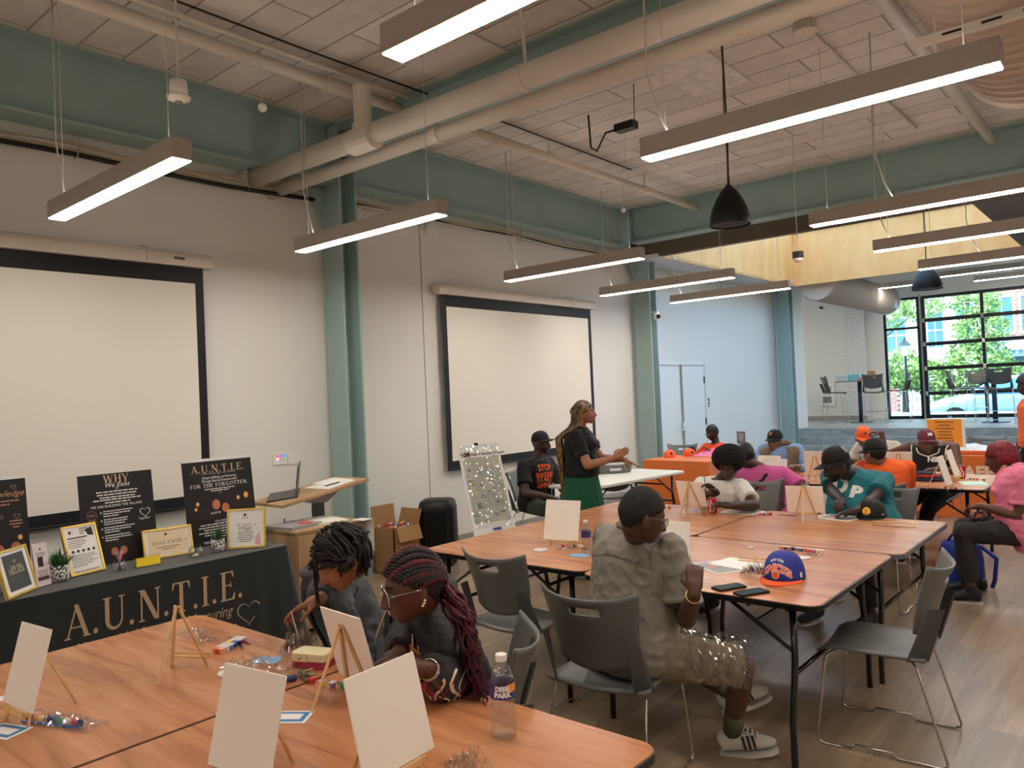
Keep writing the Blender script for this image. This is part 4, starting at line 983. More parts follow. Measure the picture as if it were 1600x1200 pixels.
# orange clothed tables
M_orange = mat('orange_cloth', (214,110,40), .75, sheen=.2, bump=.05, bump_s=300)
def orange_table(x0, x1, y0, y1, label, rz=0):
    w, d = x1-x0, y1-y0
    b = MB(); pts = rrect(w, d, .03, 4); K = len(pts); P = []
    for i in range(K):
        a = V((*pts[i],0)); c_ = V((*pts[(i+1) % K],0)); q = max(1, int((c_-a).length/.04))
        P += [a+(c_-a)*(j/q) for j in range(q)]
    N = len(P); R = []
    for k in range(9):
        f = k/8; r = []
        for i, p in enumerate(P):
            n_ = (P[(i+1) % N]-P[i-1]).normalized(); n_ = V((n_.y,-n_.x,0)); cr = max(0, 1-((abs(p.x)-w/2)**2+(abs(p.y)-d/2)**2)**.5/.25)
            r.append(V((p.x,p.y,(TZ+.006)*(1-f)+.004))+n_*f*(.015*math.sin(p.x*14+p.y*17)+.09*cr*cr+.015*f))
        R.append(r)
    b.loft(R, False); b.add(R[0], [tuple(range(N))])
    o = b.build('tablecloth', M_orange, loc=((x0+x1)/2, (y0+y1)/2, 0), rz=rz, label=label, cat='tablecloth')
    t = thing('folding_table', 'folding table concealed under the '+label.replace('orange table cloth ', 'orange cloth '), 'table', ((x0+x1)/2, (y0+y1)/2, 0), rz)
    MB().box((0,0,TZ-.02), (w-.04,d-.04,.03)).build('table_top', M_lam, t)
    for sx in (-1,1):
        for sy in (-1,1): MB().cyl((sx*(w/2-.1), sy*(d/2-.1), 0), (sx*(w/2-.1), sy*(d/2-.1), TZ-.03), .015, n=8).build('leg', M_blackm, t)
    return o
ot1 = orange_table(-5.50, -4.50, 9.18, 9.98, 'orange table cloth with caps and piled shirts, near the wall', -.05)
x0 = atY(1478, 720, 10.6).x
ot2 = orange_table(-2.75, .4, 10.55, 11.3, 'orange table cloth with white lettering before the stage steps')
sa = atY(1493, 745, 10.53)
b = MB(); letter(b, 'SAFE STREETS', (sa.x-ot2.location.x, -.385, sa.z), (1,0,.0), (0,-.03,1), .19, align='LEFT', bold=.008, off=.012); b.build('lettering', mat('pale_orange_print', (240,210,190), .7), ot2)
# ================================================================ EASELS, CANVASES, TABLE CLUTTER
M_pine = band_mat('pine_stick', (196,150,96), (220,176,120), (232,194,142), rough=.5, axis='Z', scale=3, stretch=5, bump=0)
M_canvas = mat('primed_canvas', (240,230,218), .8, bump=.12, bump_s=700)
def stick(b, a, c, w=.010, d=.006):
    a = V(a); c = V(c); t = (c-a).normalized(); x = V((1,0,0)); x = (x-t*x.dot(t)).normalized(); y = t.cross(x)
    b.add([a-x*w/2-y*d/2, a+x*w/2-y*d/2, a+x*w/2+y*d/2, a-x*w/2+y*d/2, c-x*w/2-y*d/2, c+x*w/2-y*d/2, c+x*w/2+y*d/2, c-x*w/2+y*d/2], [(3,2,1,0),(4,5,6,7),(0,1,5,4),(1,2,6,5),(2,3,7,6),(3,0,4,7)])
def make_easel(label):
    t = thing('table_easel', label, 'easel', (0,0,TZ), 0, 'small pine table easels')
    for s in (-1, 1): b = MB(); stick(b, (s*.075,-.045,0), (s*.006,.02,.245)); b.build('leg', M_pine, t)
    b = MB(); stick(b, (0,.135,0), (0,.022,.24)); b.build('rear_leg', M_pine, t)
    MB().box((0,-.048,.036), (.15,.022,.008)).box((0,-.058,.042), (.15,.004,.014)).build('ledge', M_pine, t)
    MB().cyl((-.012,.018,.234), (.012,.018,.234), .004, n=8).build('hinge', mat('easel_screw', (120,80,60), .4, metal=.5), t)
    return t
ez0 = make_easel('empty pine easel without any canvas near the black cloth table')
ez0.location = (at(285,1048,TZ).x, at(285,1048,TZ).y, TZ); ez0.rotation_euler = (0,0,PI+.5)
CL = {}
def canvas(x, y, yaw, where, w=.20, h=.25, easel=True, z=TZ, dz=.046):
    a = math.radians(yaw)
    o = MB().box((0,0,h/2), (w,.006,h), None).build('canvas_panel', M_canvas, bevel=.0015, label='blank white canvas panel '+where, cat='canvas', group='blank canvas panels')
    tl = math.atan2(.065, .245)
    o.rotation_euler = Euler((-tl, 0, 0), 'XYZ'); 
    o.rotation_euler = (rotz(a).to_4x4() @ Matrix.Rotation(-tl, 4, 'X')).to_euler()
    off = rotz(a) @ V((0,-.0425,0)); o.location = (x, y, z+dz)
    if easel: dup(ez0, (x-off.x, y-off.y, z), a, 'pine easel holding the canvas '+where, 'small pine table easels')
    return o
def mid(p, q, z=TZ+.046): a = at(*p, z); b = at(*q, z); return ((a+b)/2)
def cv(p, q, yaw, where, **k): c = mid(p, q); return canvas(c.x, c.y, yaw, where, **k)
cv((3,1097),(53,1115), 6, 'at the far left of the front table')
cv((315,1205),(430,1215), 8, 'in the foreground, left of the two nearest', w=.235)
cv((528,1052),(597,1079), 175, 'seen from behind in front of the girl with glasses', w=.235)
c = mid((560,1203),(690,1190)); canvas(-1.50, 1.275, 93, 'in the foreground beside the tall water bottle', w=.24)
cv((849,842),(903,846), 9, 'on the middle table left of the grey shirted man', w=.245)
cv((1018,888),(1078,890), 20, 'half hidden by the head of the grey shirted man', w=.20, h=.24)
cv((1064,788),(1105,792), 172, 'seen from behind in front of the boy in white tee', w=.25, h=.20)
cv((1231,800),(1288,801), 192, 'seen from behind in front of the man in teal', w=.25, h=.20)
cv((1183,741),(1217,743), -6, 'farther of two overlapping on the back table', w=.25, h=.20)
cv((1190,748),(1228,750), 5, 'nearer of two overlapping on the back table', w=.25, h=.20)
cv((1258,741),(1293,743), 192, 'seen from behind below the vest man')
cv((1387,739),(1424,739), 190, 'seen from behind, left of the black jersey', w=.24, h=.22)
cv((1477,757),(1490,757), 88, 'narrow looking on the back table near its corner')
cv((1490,744),(1502,744), 88, 'narrow looking beside the black jersey, behind the nearer one')
# water bottles
M_clear = clear_mat('clear_plastic', (250,252,252), .35, .04, fac=(.04, .32)); M_cap = mat('bottle_cap_white', (240,238,235), .4)
M_label = mat('bottle_label_violet', (66,52,120), .35); 
def bottle(p, h, label, level=.6, text=True):
    t = thing('water_bottle', label, 'bottle', p, 0, 'plastic water bottles'); r = h*.155
    prof = [(r*.8,0),(r*.95,.01*h),(r,.05*h)]
    for k in range(7): prof += [(r, .08*h+k*.055*h), (r*.94, .105*h+k*.055*h)]
    prof += [(r*.9,.47*h),(r,.5*h),(r,.68*h),(r*.97,.74*h),(r*.72,.83*h),(r*.42,.9*h),(r*.38,.93*h)]
    MB().lathe(prof, n=28, cap=False).build('bottle_body', M_clear, t, smooth=True)
    MB().lathe([(r*.42,.92*h),(r*.44,.925*h),(r*.44,.995*h),(r*.4,h)], n=24).build('cap', M_cap, t)
    MB().lathe([(r*1.01,.5*h),(r*1.01,.68*h)], n=28, cap=False).build('label_band', M_label, t, smooth=True)
    MB().lathe([(r*.93,.02*h),(r*.95,.06*h),(r*.88,.46*h),(r*.93,.52*h),(r*.9,.74*h)], n=24).build('water', clear_mat('water', (246,249,250), .3, .02, fac=(.03,.16)), t, smooth=True)
    if text:
        d = V((-p.x, -p.y, 0)).normalized(); rt = V((-d.y, d.x, 0)); b = MB()
        for s, z, sz in (('DEER', .605*h, .075*h), ('PARK', .53*h, .085*h)):
            vs, fs = text_mesh(s, sz, bold=.0012)
            vv = []
            for v in vs: a = v.x/(r*1.03); vv.append(d*(math.cos(a)*r*1.04)+rt*(math.sin(a)*r*1.04)+V((0,0,z+v.y)))
            b.add(vv, fs)
        b.build('lettering', M_cap, t)
        b = MB(); 
        vs = []
        for k in range(13):
            a = .35+.9*k/12
            for zz in (.58, .675): vs.append(d*(math.cos(a)*r*1.025)+rt*(math.sin(a)*r*1.025)+V((0,0,zz*h)))
        b.add(vs, [(2*k,2*k+1,2*k+3,2*k+2) for k in range(12)]); b.build('label_sunset', mat('label_orange', (240,160,60), .4), t)
    return t
bottle(at(788,1152,TZ), .235, 'tall water bottle with violet label at the corner of the front table')
bottle(at(917,865,TZ), .20, 'water bottle on the middle table beside the grey shirted man', text=False)
# soda cans
def can(p, label):
    t = thing('soda_can', label, 'can', p, 0, 'red soda cans'); MB().lathe([(.024,0),(.033,.008),(.033,.108),(.027,.12)], n=24).build('can_body', mat('can_red', (190,30,38), .25, metal=.3), t, smooth=True)
    MB().lathe([(.027,.12),(.026,.1215),(.02,.119)], n=24).cyl((0,0,.118),(0,0,.1195),.026).build('lid', M_sil, t)
    b = MB()
    for a0 in (-1.9, -1.2):
        vs = []
        for k in range(16):
            f = k/15; a = a0+.35*math.sin(f*5)
            for e in (-.13, .13): vs.append(V((math.cos(a+e)*.0336, math.sin(a+e)*.0336, .012+f*.094)))
        b.add(vs, [(2*k,2*k+1,2*k+3,2*k+2) for k in range(15)])
    b.build('white_wave', M_cap, t)
can(at(1114,802,TZ), 'red and white soda can in front of the boy in white tee'); can(at(1433,733,TZ)+V((.02,0,0)), 'red soda can on the back table beside the black jersey')
can_l = [o for o in col.objects if o.get('label','').startswith('red soda can on the back')][0]; can_l.location = at(1503, 747, TZ)
# paint pot strips
PC = {'white':(240,238,232),'pink':(235,90,140),'red':(205,40,45),'orange':(235,120,50),'yellow':(240,200,60),'green':(50,140,90),'blue':(50,90,180),'navy':(40,45,90),'peach':(235,170,140),'black':(35,35,38),'lav':(150,120,190),'sky':(110,150,200),'brown':(110,66,50)}
def pots(p, yaw, cols, label, pitch=.024, rows=1, size=1.0):
    t = thing('paint_pot_strip', label, 'paint pots', (p.x, p.y, TZ), math.radians(yaw), 'strips of little paint pots'); n = len(cols)//rows
    for i, c in enumerate(cols):
        x = (i % n-(n-1)/2)*pitch*size; y = (i//n)*pitch*size
        b = MB().lathe([(.0095*size,0),(.0105*size,.014*size)], (x,y,0), n=10)
        b.build('paint_pot', mat('paint_'+c, PC[c], .3), t)
        MB().box((x,y,.016*size), (.021*size,.021*size,.004)).build('pot_lid', mat('pot_lid_clear', (225,222,220), .25) if i % 3 else mat('paint_'+c, PC[c], .3), t)
    return t
pots(at(364,1012,TZ), 115, ['peach','white','sky','blue','navy','pink','orange','green','yellow','yellow','red','red'], 'double strip of paint pots beyond the empty easel', rows=2, size=1.15)
pots(at(512,1072,TZ), 12, ['red','yellow','lav','green'], 'strip of four paint pots behind the easel of the girl with glasses', pitch=.045)
pots(at(1027,793,TZ), -8, ['white','green','peach','pink','white','yellow','red','blue','white','orange'], 'long strip of paint pots left of the canvas of the boy in white tee', pitch=.027)
pots(at(1196,805,TZ), 20, ['pink','navy','orange','red'], 'four paint pots right of the soda can')
pots(at(1252,861,TZ), -4, ['peach','brown','orange','navy','sky','blue','orange','pink','pink','white','white'], 'strip of paint pots behind the blue and orange cap', pitch=.024)
pots(at(1068,910,TZ), 80, ['peach','peach','pink'], 'three peach paint pots by the raised hand of the grey shirted man', pitch=.03)
pots(at(1272,745,TZ), -5, ['pink','white','navy','white','green','white','red','white'], 'row of paint pots on the back table', pitch=.035)
pots(at(1524,750,TZ), -15, ['white','green','orange','red','white','brown'], 'paint pots at the near corner of the back table', pitch=.03)
pots(at(1490,764,TZ), -5, ['red','white','red','white'], 'red and white paint pots at the front edge of the back table', pitch=.04)
pots(at(1416,755,TZ), 30, ['yellow','orange'], 'yellow pots beside the orange sleeve on the back table', pitch=.025)
# crumpled clear film
M_film = clear_mat('clear_film', (252,252,252), .5, .10, fac=(.04, .5))
def film(p, sx, sy, yaw, label, h=.02, seed=1, name='plastic_wrap', lying=None):
    rd = random.Random(seed); n = 22
    def fn(u, v):
        x = (u-.5)*sx; y = (v-.5)*sy
        q = V((u*7+seed, v*7*sy/sx+seed*2, seed))
        z = abs(noise.noise(q))*h*1.8+abs(noise.noise(q*2.7))*h*1.1+abs(noise.noise(q*5))*h*.4
        return V((x+noise.noise(q*1.7)*sx*.08, y+noise.noise(q*1.9+V((5,5,5)))*sy*.12, z*(.4+.6*math.sin(PI*u)*1)+.001))
    return MB().grid(fn, int(n*1.6), n).build(name, M_film, loc=(p.x, p.y, TZ), rz=math.radians(yaw), label=label, cat='wrapping')
film(at(308,998,TZ), .26, .07, 0, 'crumpled clear wrapper behind the empty easel', .03, 1)
film(at(408,1048,TZ), .30, .12, 22, 'long crumpled clear wrapper in the middle of the front table', .03, 2)
film(at(468,1020,TZ), .13, .13, 40, 'crumpled clear wrapper below the hand of the boy with twists', .07, 3)
film(at(728,1204,TZ), .12, .1, 0, 'clear wrapper at the lower edge beside the foreground canvas', .035, 4)
film(at(1180,900,TZ), .14, .12, 10, 'crinkled clear wrapper beside the two phones', .05, 5)
film(at(1270,870,TZ), .10, .06, 0, 'small clear wrapper by the paint strip behind the cap', .02, 6)
film(at(895,860,TZ), .2, .07, 25, 'clear bag with paints left of the middle water bottle', .03, 7)
# brush and paint kit bag at the front left
p = at(88,1131,TZ); t = thing('paint_kit', 'clear bag with a row of colourful paint pots and a blue brush at the front', 'paint kit', (p.x, p.y, TZ), math.radians(22))
for i, c in enumerate(['red','peach','yellow','navy','blue','green','white','pink','navy']):
    q = V((-.11+.026*i, .006*math.sin(i*2), .012)); MB().ell(q, (.013,.012,.012), None, 10, 8).build('paint_pot', mat('paint_'+c, PC[c], .3), t, smooth=True)
MB().cyl((-.12,-.02,.006), (.12,-.018,.006), .004, n=8).build('brush', mat('paint_blue', PC['blue'], .3), t)
def fn(u, v):
    q = V((u*9, v*5, 3)); return V(((u-.5)*.36, (v-.5)*.09+noise.noise(q)*.01, (.026*math.sin(PI*v)+abs(noise.noise(q*2))*.02)*(1 if .12 < u < .75 else .5)+.002))
MB().grid(fn, 40, 12).build('clear_bag', M_film, t)
p = at(900,858,TZ); t = thing('paint_kit', 'small bag of yellow and red paint pots beside the middle water bottle', 'paint kit', (p.x-.04, p.y+.02, TZ), math.radians(20))
for i, c in enumerate(['red','orange','yellow','navy','yellow','white']):
    MB().ell((-.06+.024*i, 0, .012), (.012,.012,.012), None, 8, 6).build('paint_pot', mat('paint_'+c, PC[c], .3), t, smooth=True)
# palettes, brushes, cards, prints
def flat(p, w, d, yaw, m, name, label, cat, th=.0015, group=None, extra=None):
    o = thing(name, label, cat, (p.x, p.y, TZ), math.radians(yaw), group); MB().box((0,0,th/2+.0005), (w,d,th)).build('sheet', m, o)
    if extra: extra(o)
    return o
M_paper = mat('paper_white', (242,240,236), .7)
def blank(o):
    MB().bx((-.055,-.035,.002), (.055,.035,.0026)).build('blue_panel', mat('card_blue', (60,130,190), .5), o); MB().bx((-.04,-.02,.0026), (.04,.02,.003)).build('white_panel', M_paper, o)
flat(at(8,1143,TZ), .13, .09, 20, M_paper, 'paper_card', 'white and blue card at the extreme left edge of the table', 'card', extra=blank)
flat(at(452,1121,TZ), .13, .09, 35, M_paper, 'paper_card', 'white and blue card partly behind the foreground canvas', 'card', extra=blank)
flat(at(418,1032,TZ), .10, .07, 30, mat('card_sky', (110,175,220), .4), 'paper_card', 'light blue packet beside the clear wrappers', 'card')
flat(at(2,1092,TZ), .05, .05, 0, M_paper, 'paint_palette', 'sliver of white palette at the left picture edge', 'palette')
flat(at(905,868,TZ), .12, .07, 10, mat('card_sky', (110,175,220), .4), 'paper_card', 'blue card lying in front of the middle water bottle', 'card')
M_pal = mat('palette_white', (238,234,228), .4)
def pal(p, label, r=.045):
    b = MB().lathe([(r,.001),(r*1.04,.005),(r*.96,.006),(r*.9,.003),(.004,.003)], n=28)
    for k in range(6): b.lathe([(r*.2,.003),(r*.22,.006),(r*.16,.0045)], (r*.6*math.cos(k*PI/3), r*.6*math.sin(k*PI/3), 0), n=10)
    b.build('paint_palette', M_pal, smooth=True, loc=(p.x, p.y, TZ), label=label, cat='palette', group='round white paint palettes')
pal(at(361,1052,TZ), 'round white palette between the empty easel and the wrappers')
pal(at(845,860,TZ), 'round white palette left of the canvas on the middle table')
pal(at(1253,872,TZ), 'round white palette just behind the blue and orange cap')
pal(at(1174,856,TZ), 'tiny white palette lid in the middle of the table near the seam', .018)
def brush(p, yaw, c, label, L=.17):
    t = thing('paint_brush', label, 'brush', (p.x, p.y, TZ), math.radians(yaw), 'loose paint brushes')
    MB().cyl((-L/2,0,.004), (L*.3,0,.004), .0018, .003, n=8).build('handle', c, t); MB().cyl((L*.3,0,.004), (L*.42,0,.004), .003, n=8).build('ferrule', M_chrome, t); MB().cyl((L*.42,0,.004), (L*.5,0,.004), .003, .001, n=8).build('bristles', M_card, t)
M_bb = mat('brush_blue', (52,50,130), .3)
brush(at(375,1002,TZ), 0, M_bb, 'blue paint brush lying flat behind the double paint strip')
brush(at(377,1010,TZ), -25, M_bb, 'blue paint brush slanting by the double paint strip', .11)
brush(at(545,1071,TZ), 15, M_bb, 'blue paint brush under the easel of the girl with glasses')
brush(at(1235,806,TZ), 10, M_black, 'dark paint brush in front of the canvas of the man in teal')
# printed photo sheets
def printed(o):
    rd = random.Random(int(o.location.x*100))
    for k in range(7):
        c = [(235,120,70),(70,70,72),(235,120,70),(190,185,180),(60,60,64),(225,140,110),(120,118,116)][k]
        x = rd.uniform(-.07,.05); y = rd.uniform(-.06,.05); w_ = rd.uniform(.03,.07); h_ = rd.uniform(.02,.05)
        MB().add([V((x,y,.0025+.0001*k)), V((x+w_,y+.01,.0025+.0001*k)), V((x+w_*.8,y+h_,.0025+.0001*k)), V((x-.01,y+h_*.8,.0025+.0001*k))], [(0,1,2,3)]).build('print_patch', mat('print%d' % k, c, .5), o)
    MB().bx((-.09,-.12,.0021), (.09,.12,.0024)).build('print_ground', mat('print_ground', (150,150,150), .5), o)
flat(at(1125,886,TZ), .21, .27, 60, M_paper, 'printed_sheet', 'grey and orange printed sheets beside the hand of the grey shirted man', 'print', extra=printed)
flat(at(1170,892,TZ)+V((-.1,.12,0)), .21, .27, 80, M_paper, 'printed_sheet', 'printed sheet half under the other one on the middle table', 'print', .003, extra=printed)
flat(at(1160,800,TZ), .21, .27, 85, M_paper, 'printed_sheet', 'orange and black printed sheet in front of the boy in white tee', 'print', extra=printed)
flat(at(1310,809,TZ), .21, .27, 75, M_paper, 'printed_sheet', 'printed sheet under the hand of the man in teal', 'print', extra=printed)
flat(at(1460,742,TZ)+V((-.1,0,0)), .3, .21, 5, M_paper, 'printed_sheet', 'printed sheet in front of the man in black jersey', 'print', .02, extra=printed)
flat(at(1520,755,TZ), .2, .27, 20, mat('mint_paper', (190,225,205), .5), 'paper_sheet', 'pale green sheet shining at the corner of the back table', 'paper')
# folded clothing pile on the back table
b = MB(); p = at(1432,752,TZ); rd = random.Random(3)
t = thing('folded_clothes', 'dark folded clothing with red patches on the back table', 'clothes', (p.x, p.y+.1, TZ), .1)
for k, c in enumerate(((30,34,60),(60,30,50),(190,50,45),(30,30,34))):
    def fn(u, v, k=k): q = V((u*4+k, v*4, k)); return V(((u-.5)*(.42-.05*k), (v-.5)*(.22-.02*k), .012+.018*k+noise.noise(q)*.014))
    MB().grid(fn, 14, 10).build('garment', mat('garment%d' % k, c, .8), t, smooth=True, solid=.02)
# phones
def phone(p, yaw, label):
    t = thing('mobile_phone', label, 'phone', (p.x, p.y, TZ), math.radians(yaw), 'two phones at the table edge'); MB().prism(rrect(.078,.158,.01), (0,0,0), (1,0,0), (0,1,0), .01).build('phone_body', M_black, t); MB().prism(rrect(.07,.148,.008), (0,0,.0101), (1,0,0), (0,1,0), .0008).build('screen', mat('phone_glass', (46,62,66), .04, spec=1), t)
phone(at(1139,919,TZ), -28, 'black phone nearer to the raised hand'); phone(at(1174,927,TZ), -28, 'black phone nearer to the blue and orange cap')
# pine sticks of an unfolded easel
def sticks(p, yaw, label, n=3, L=.26):
    t = thing('easel_sticks', label, 'easel', (p.x, p.y, TZ), math.radians(yaw), 'folded flat easels')
    for k in range(n): b = MB(); stick(b, (-L/2,(k-1)*.012,.006+.006*k), (L/2,(k-1)*.03,.006+.006*k)); b.build('leg', M_pine, t)
sticks(at(1398,822,TZ), 3, 'bundle of pine sticks beside the black cap with yellow badge')
sticks(at(1180,885,TZ)+V((0,.1,0)), 5, 'pine sticks beside the printed sheets on the middle table')
# keys and pouches
p = at(491,1040,TZ); t = thing('wallet_pouch', 'cream coin pouch with snap button on the front table', 'pouch', (p.x, p.y, TZ+.026), .35)
b = MB().prism(rrect(.15,.085,.02), (0,0,0), (1,0,0), (0,1,0), .032); b.build('pouch_body', mat('cream_leather', (222,206,164), .5), t, bevel=.006, smooth=False)
MB().box((-.03,-.044,.016), (.06,.006,.03)).build('flap', mat('cream_leather2', (214,196,152), .5), t, bevel=.002); MB().ell((-.03,-.048,.014), (.005,.003,.005)).build('snap', M_chrome, t)
tag(MB().prism(rrect(.14,.08,.01), (0,0,0), (1,0,0), (0,1,0), .025).build('red_pouch', mat('crimson_lace', (165,38,72), .6, bump=.6, bump_s=160), loc=(p.x, p.y, TZ), rz=.35), 'crimson patterned pouch under the cream one', 'pouch')
p = at(447,1066,TZ); t = thing('key_lanyard', 'navy wrist lanyard with a bunch of keys', 'keys', (p.x, p.y, TZ))
MB().tube([(-.02,-.06,.012), (-.005,-.03,.016), (.01,0,.014), (.015,.03,.012)], .012, 8).build('strap', mat('navy_strap', (52,68,104), .6), t, smooth=True); 
b = MB(); rd = random.Random(8)
for k in range(7): a = rd.uniform(0,6.3); b.box((.02+.03*math.cos(a), .05+.025*math.sin(a), .008+.003*k), (.045,.014,.002), rotz(a))
b.build('keys', M_chrome, t); MB().ell((.0,.07,.012), (.02,.02,.012)).build('key_fob', mat('olive_fob', (70,80,40), .5), t, smooth=True)
# caps
def make_cap(t, R, crown, brim, seed=0, logo=None, button=True, tall=1.0, flat_brim=False, brim_len=.075, panel=None):
    """baseball cap built around the origin, brim to +y; rim at z=0"""
    def dome(u, v):
        a = 2*PI*u; ph = PI/2*v
        rr = math.cos(ph)**.75; z = (math.sin(ph)**.9)*R*1.18*tall
        fy = 1.12 + (.02 if math.sin(a) > 0 else 0)
        k = 1+.012*abs(math.cos(3*a))
        return V((math.cos(a)*R*.92*rr*k, math.sin(a)*R*fy*rr*k, z))
    MB().grid(dome, 48, 14).build('crown', crown, t, smooth=True, solid=.003)
    def br(u, v):
        a = PI*(.08+.84*u); r = 1+v*brim_len/R*math.sin(a)**.6
        x = math.cos(a)*R*.93*(1+v*.10); y = math.sin(a)*R*1.12*r
        return V((x, y, .004-(.004 if flat_brim else .018)*v-(.10 if not flat_brim else .02)*(x*x)/R*(.4+v)))
    MB().grid(br, 22, 7).build('brim', brim, t, smooth=True, solid=.004)
    if button: MB().ell((0,0,R*1.18*tall+.001), (.008,.008,.004)).build('button', brim, t, smooth=True)
    if panel: 
        def pn(u, v):
            a = PI*(1.2+.25*u); ph = PI/2*(.25+.35*v); q = dome(a/(2*PI), ph/(PI/2)); return q*1.03
        MB().grid(pn, 6, 6).build('mesh_panel', panel, t)
    return dome
M_kb = mat('cap_blue', (38,48,138), .7); M_ko = mat('cap_orange', (240,96,40), .65)
def surf_text(t, txt, size, zc, R, m, a0=PI/2, bold=0, arch=0, tall=1.0, off=.005, spacing=1.0, kz=1.0, name='lettering'):
    """letters wrapped on a cap crown; a0 is the direction they face"""
    vs, fs = text_mesh(txt, size, bold=bold, spacing=spacing); out = []
    for v in vs:
        zz = zc+v.y*kz-arch*v.x*v.x; ph = math.asin(min(.95, max(.001, zz/(R*1.18*tall)))**(1/.9)); rr = math.cos(ph)**.75; a = a0+v.x/(R*1.02)
        out.append(V((math.cos(a)*(R*.93*rr+off), math.sin(a)*(R*1.14*rr+off), zz+.0)))
    return MB().add(out, fs).build(name, m, t)
def cap_disc(t, r, zc, R, m, a0=PI/2, off=.006, tall=1.0, name='badge', kx=1.0):
    ph0 = math.asin(min(.95, (zc/(R*1.18*tall)))**(1/.9)); b = MB(); ring = []
    for k in range(24):
        x = r*kx*math.cos(k*PI/12); zz = zc+r*math.sin(k*PI/12)
        ph = math.asin(min(.95, max(.001, zz/(R*1.18*tall)))**(1/.9)); rr = math.cos(ph)**.75; a = a0+x/(R*1.02)
        ring.append(V((math.cos(a)*(R*.93*rr+off), math.sin(a)*(R*1.14*rr+off), zz)))
    rr = math.cos(ph0)**.75; c = V((math.cos(a0)*(R*.93*rr+off), math.sin(a0)*(R*1.14*rr+off), zc))
    b.add([c]+ring, [(0,k+1,(k+1)%24+1) for k in range(24)]); return b.build(name, m, t)
M_kw = mat('cap_white_print', (232,230,228), .6)
p = at(1226,903,TZ)
t = thing('baseball_cap', 'blue cap with orange flat brim lying on the corner of the middle table', 'cap', (p.x, p.y, TZ+.004), PI+.02); R_ = .104
make_cap(t, R_, M_kb, M_ko, tall=1.06, flat_brim=True, brim_len=.07)
surf_text(t, 'KNICKS', .047, .052, R_, M_kw, bold=.0042, arch=5, tall=1.06, off=.0045, spacing=.95, name='letter_outline')
surf_text(t, 'KNICKS', .047, .052, R_, M_ko, bold=.0014, arch=5, tall=1.06, off=.0058, spacing=.95)
surf_text(t, 'NEW YORK', .017, .097, R_, M_kw, arch=4, tall=1.06, off=.006, bold=.0004)
cap_disc(t, .020, .036, R_, M_kw, tall=1.06, off=.0065, name='ball_outline'); cap_disc(t, .017, .036, R_, M_ko, tall=1.06, off=.0075, name='ball_badge')
cap_disc(t, .014, .03, R_, M_kw, a0=PI/2+1.25, tall=1.06, name='side_badge', kx=.6)
p = at(1362,808,TZ); M_ck = mat('cap_black', (16,16,18), .75)
t = thing('baseball_cap', 'black cap with round yellow badge lying before the man in teal', 'cap', (p.x, p.y, TZ+.006), PI-.02); R_ = .102
make_cap(t, R_, M_ck, M_ck, brim_len=.065)
cap_disc(t, .026, .052, R_, mat('badge_yellow', (240,205,30), .5), kx=1.15, off=.005)
for s_, z_ in (('Bass', .058), ('Pro', .044), ('Shops', .031)): surf_text(t, s_, .013, z_, R_, mat('badge_red', (190,50,30), .5), off=.0065, bold=.0006)
surf_text(t, 'DRI', .016, .02, R_, M_kw, a0=PI/2+1.15, off=.006)
# caps and shirts on the orange table
for (px, py, rz_, lab) in ((1040,716,1.2,'orange and white cap at the near edge of the orange table'), (1071,714,1.0,'orange and white cap beside the pink shirts on the orange table')):
    p = at(px, py, TZ+.01); t = thing('baseball_cap', lab, 'cap', (p.x, p.y+.12, TZ+.012), -1.2-rz_, 'orange caps on the orange table'); make_cap(t, .09, M_ko, M_ko, panel=M_white)
    cap_disc(t, .02, .06, .09, M_black, name='badge')
p = at(1100,716,TZ); t = thing('folded_clothes', 'heap of pink shirts on the orange table', 'clothes', (p.x, p.y+.25, TZ+.012), .2)
for k, (dx, dy, c, sx) in enumerate(((-.05,0,(235,120,160),.42), (.02,.02,(228,105,150),.36), (.18,.0,(40,36,44),.2))):
    def fn(u, v, k=k, sx=sx, dx=dx, dy=dy): q = V((u*5+k*3, v*5, k)); e = math.sin(PI*u)*math.sin(PI*v); return V((dx+(u-.5)*sx, dy+(v-.5)*.3, (.05+.03*k)*e+abs(noise.noise(q))*.06*e+.004))
    MB().grid(fn, 26, 18).build('garment', mat('pinkshirt%d' % k, c, .8), t, smooth=True)
# backpack by the pink shirted woman
p = at(1512,922,0); t = thing('tote_bag', 'bright blue drawstring bag on the floor under the table corner', 'bag', (p.x-.05, p.y+.1, 0), .2)
b = MB(); rings = []
for k in range(12):
    f = k/11; r = []
    for i in range(28):
        a = 2*PI*i/28; q = V((math.cos(a)*1.5, math.sin(a)*1.5, f*3)); s_ = 1+noise.noise(q)*.14
        r.append(V((math.cos(a)*.17*s_*(1-.25*f*f), math.sin(a)*.13*s_*(1-.5*f*f), .37*f)))
    rings.append(r)
b.loft(rings).build('bag_body', mat('bag_blue', (24,52,150), .55), t, smooth=True)
MB().tube([(-.1,0,.35),(-.06,-.03,.42),(.06,-.03,.43),(.1,0,.35)], .012, 8).tube([(.14,.02,.33),(.24,-.05,.25),(.22,-.06,.08),(.2,-.05,.02)], .016, 8).build('strap', mat('bag_blue', (24,52,150), .55), t, smooth=True)
MB().bx((-.168,-.12,.0),(.168,.12,.09)).build('base', M_black, t, bevel=.03)
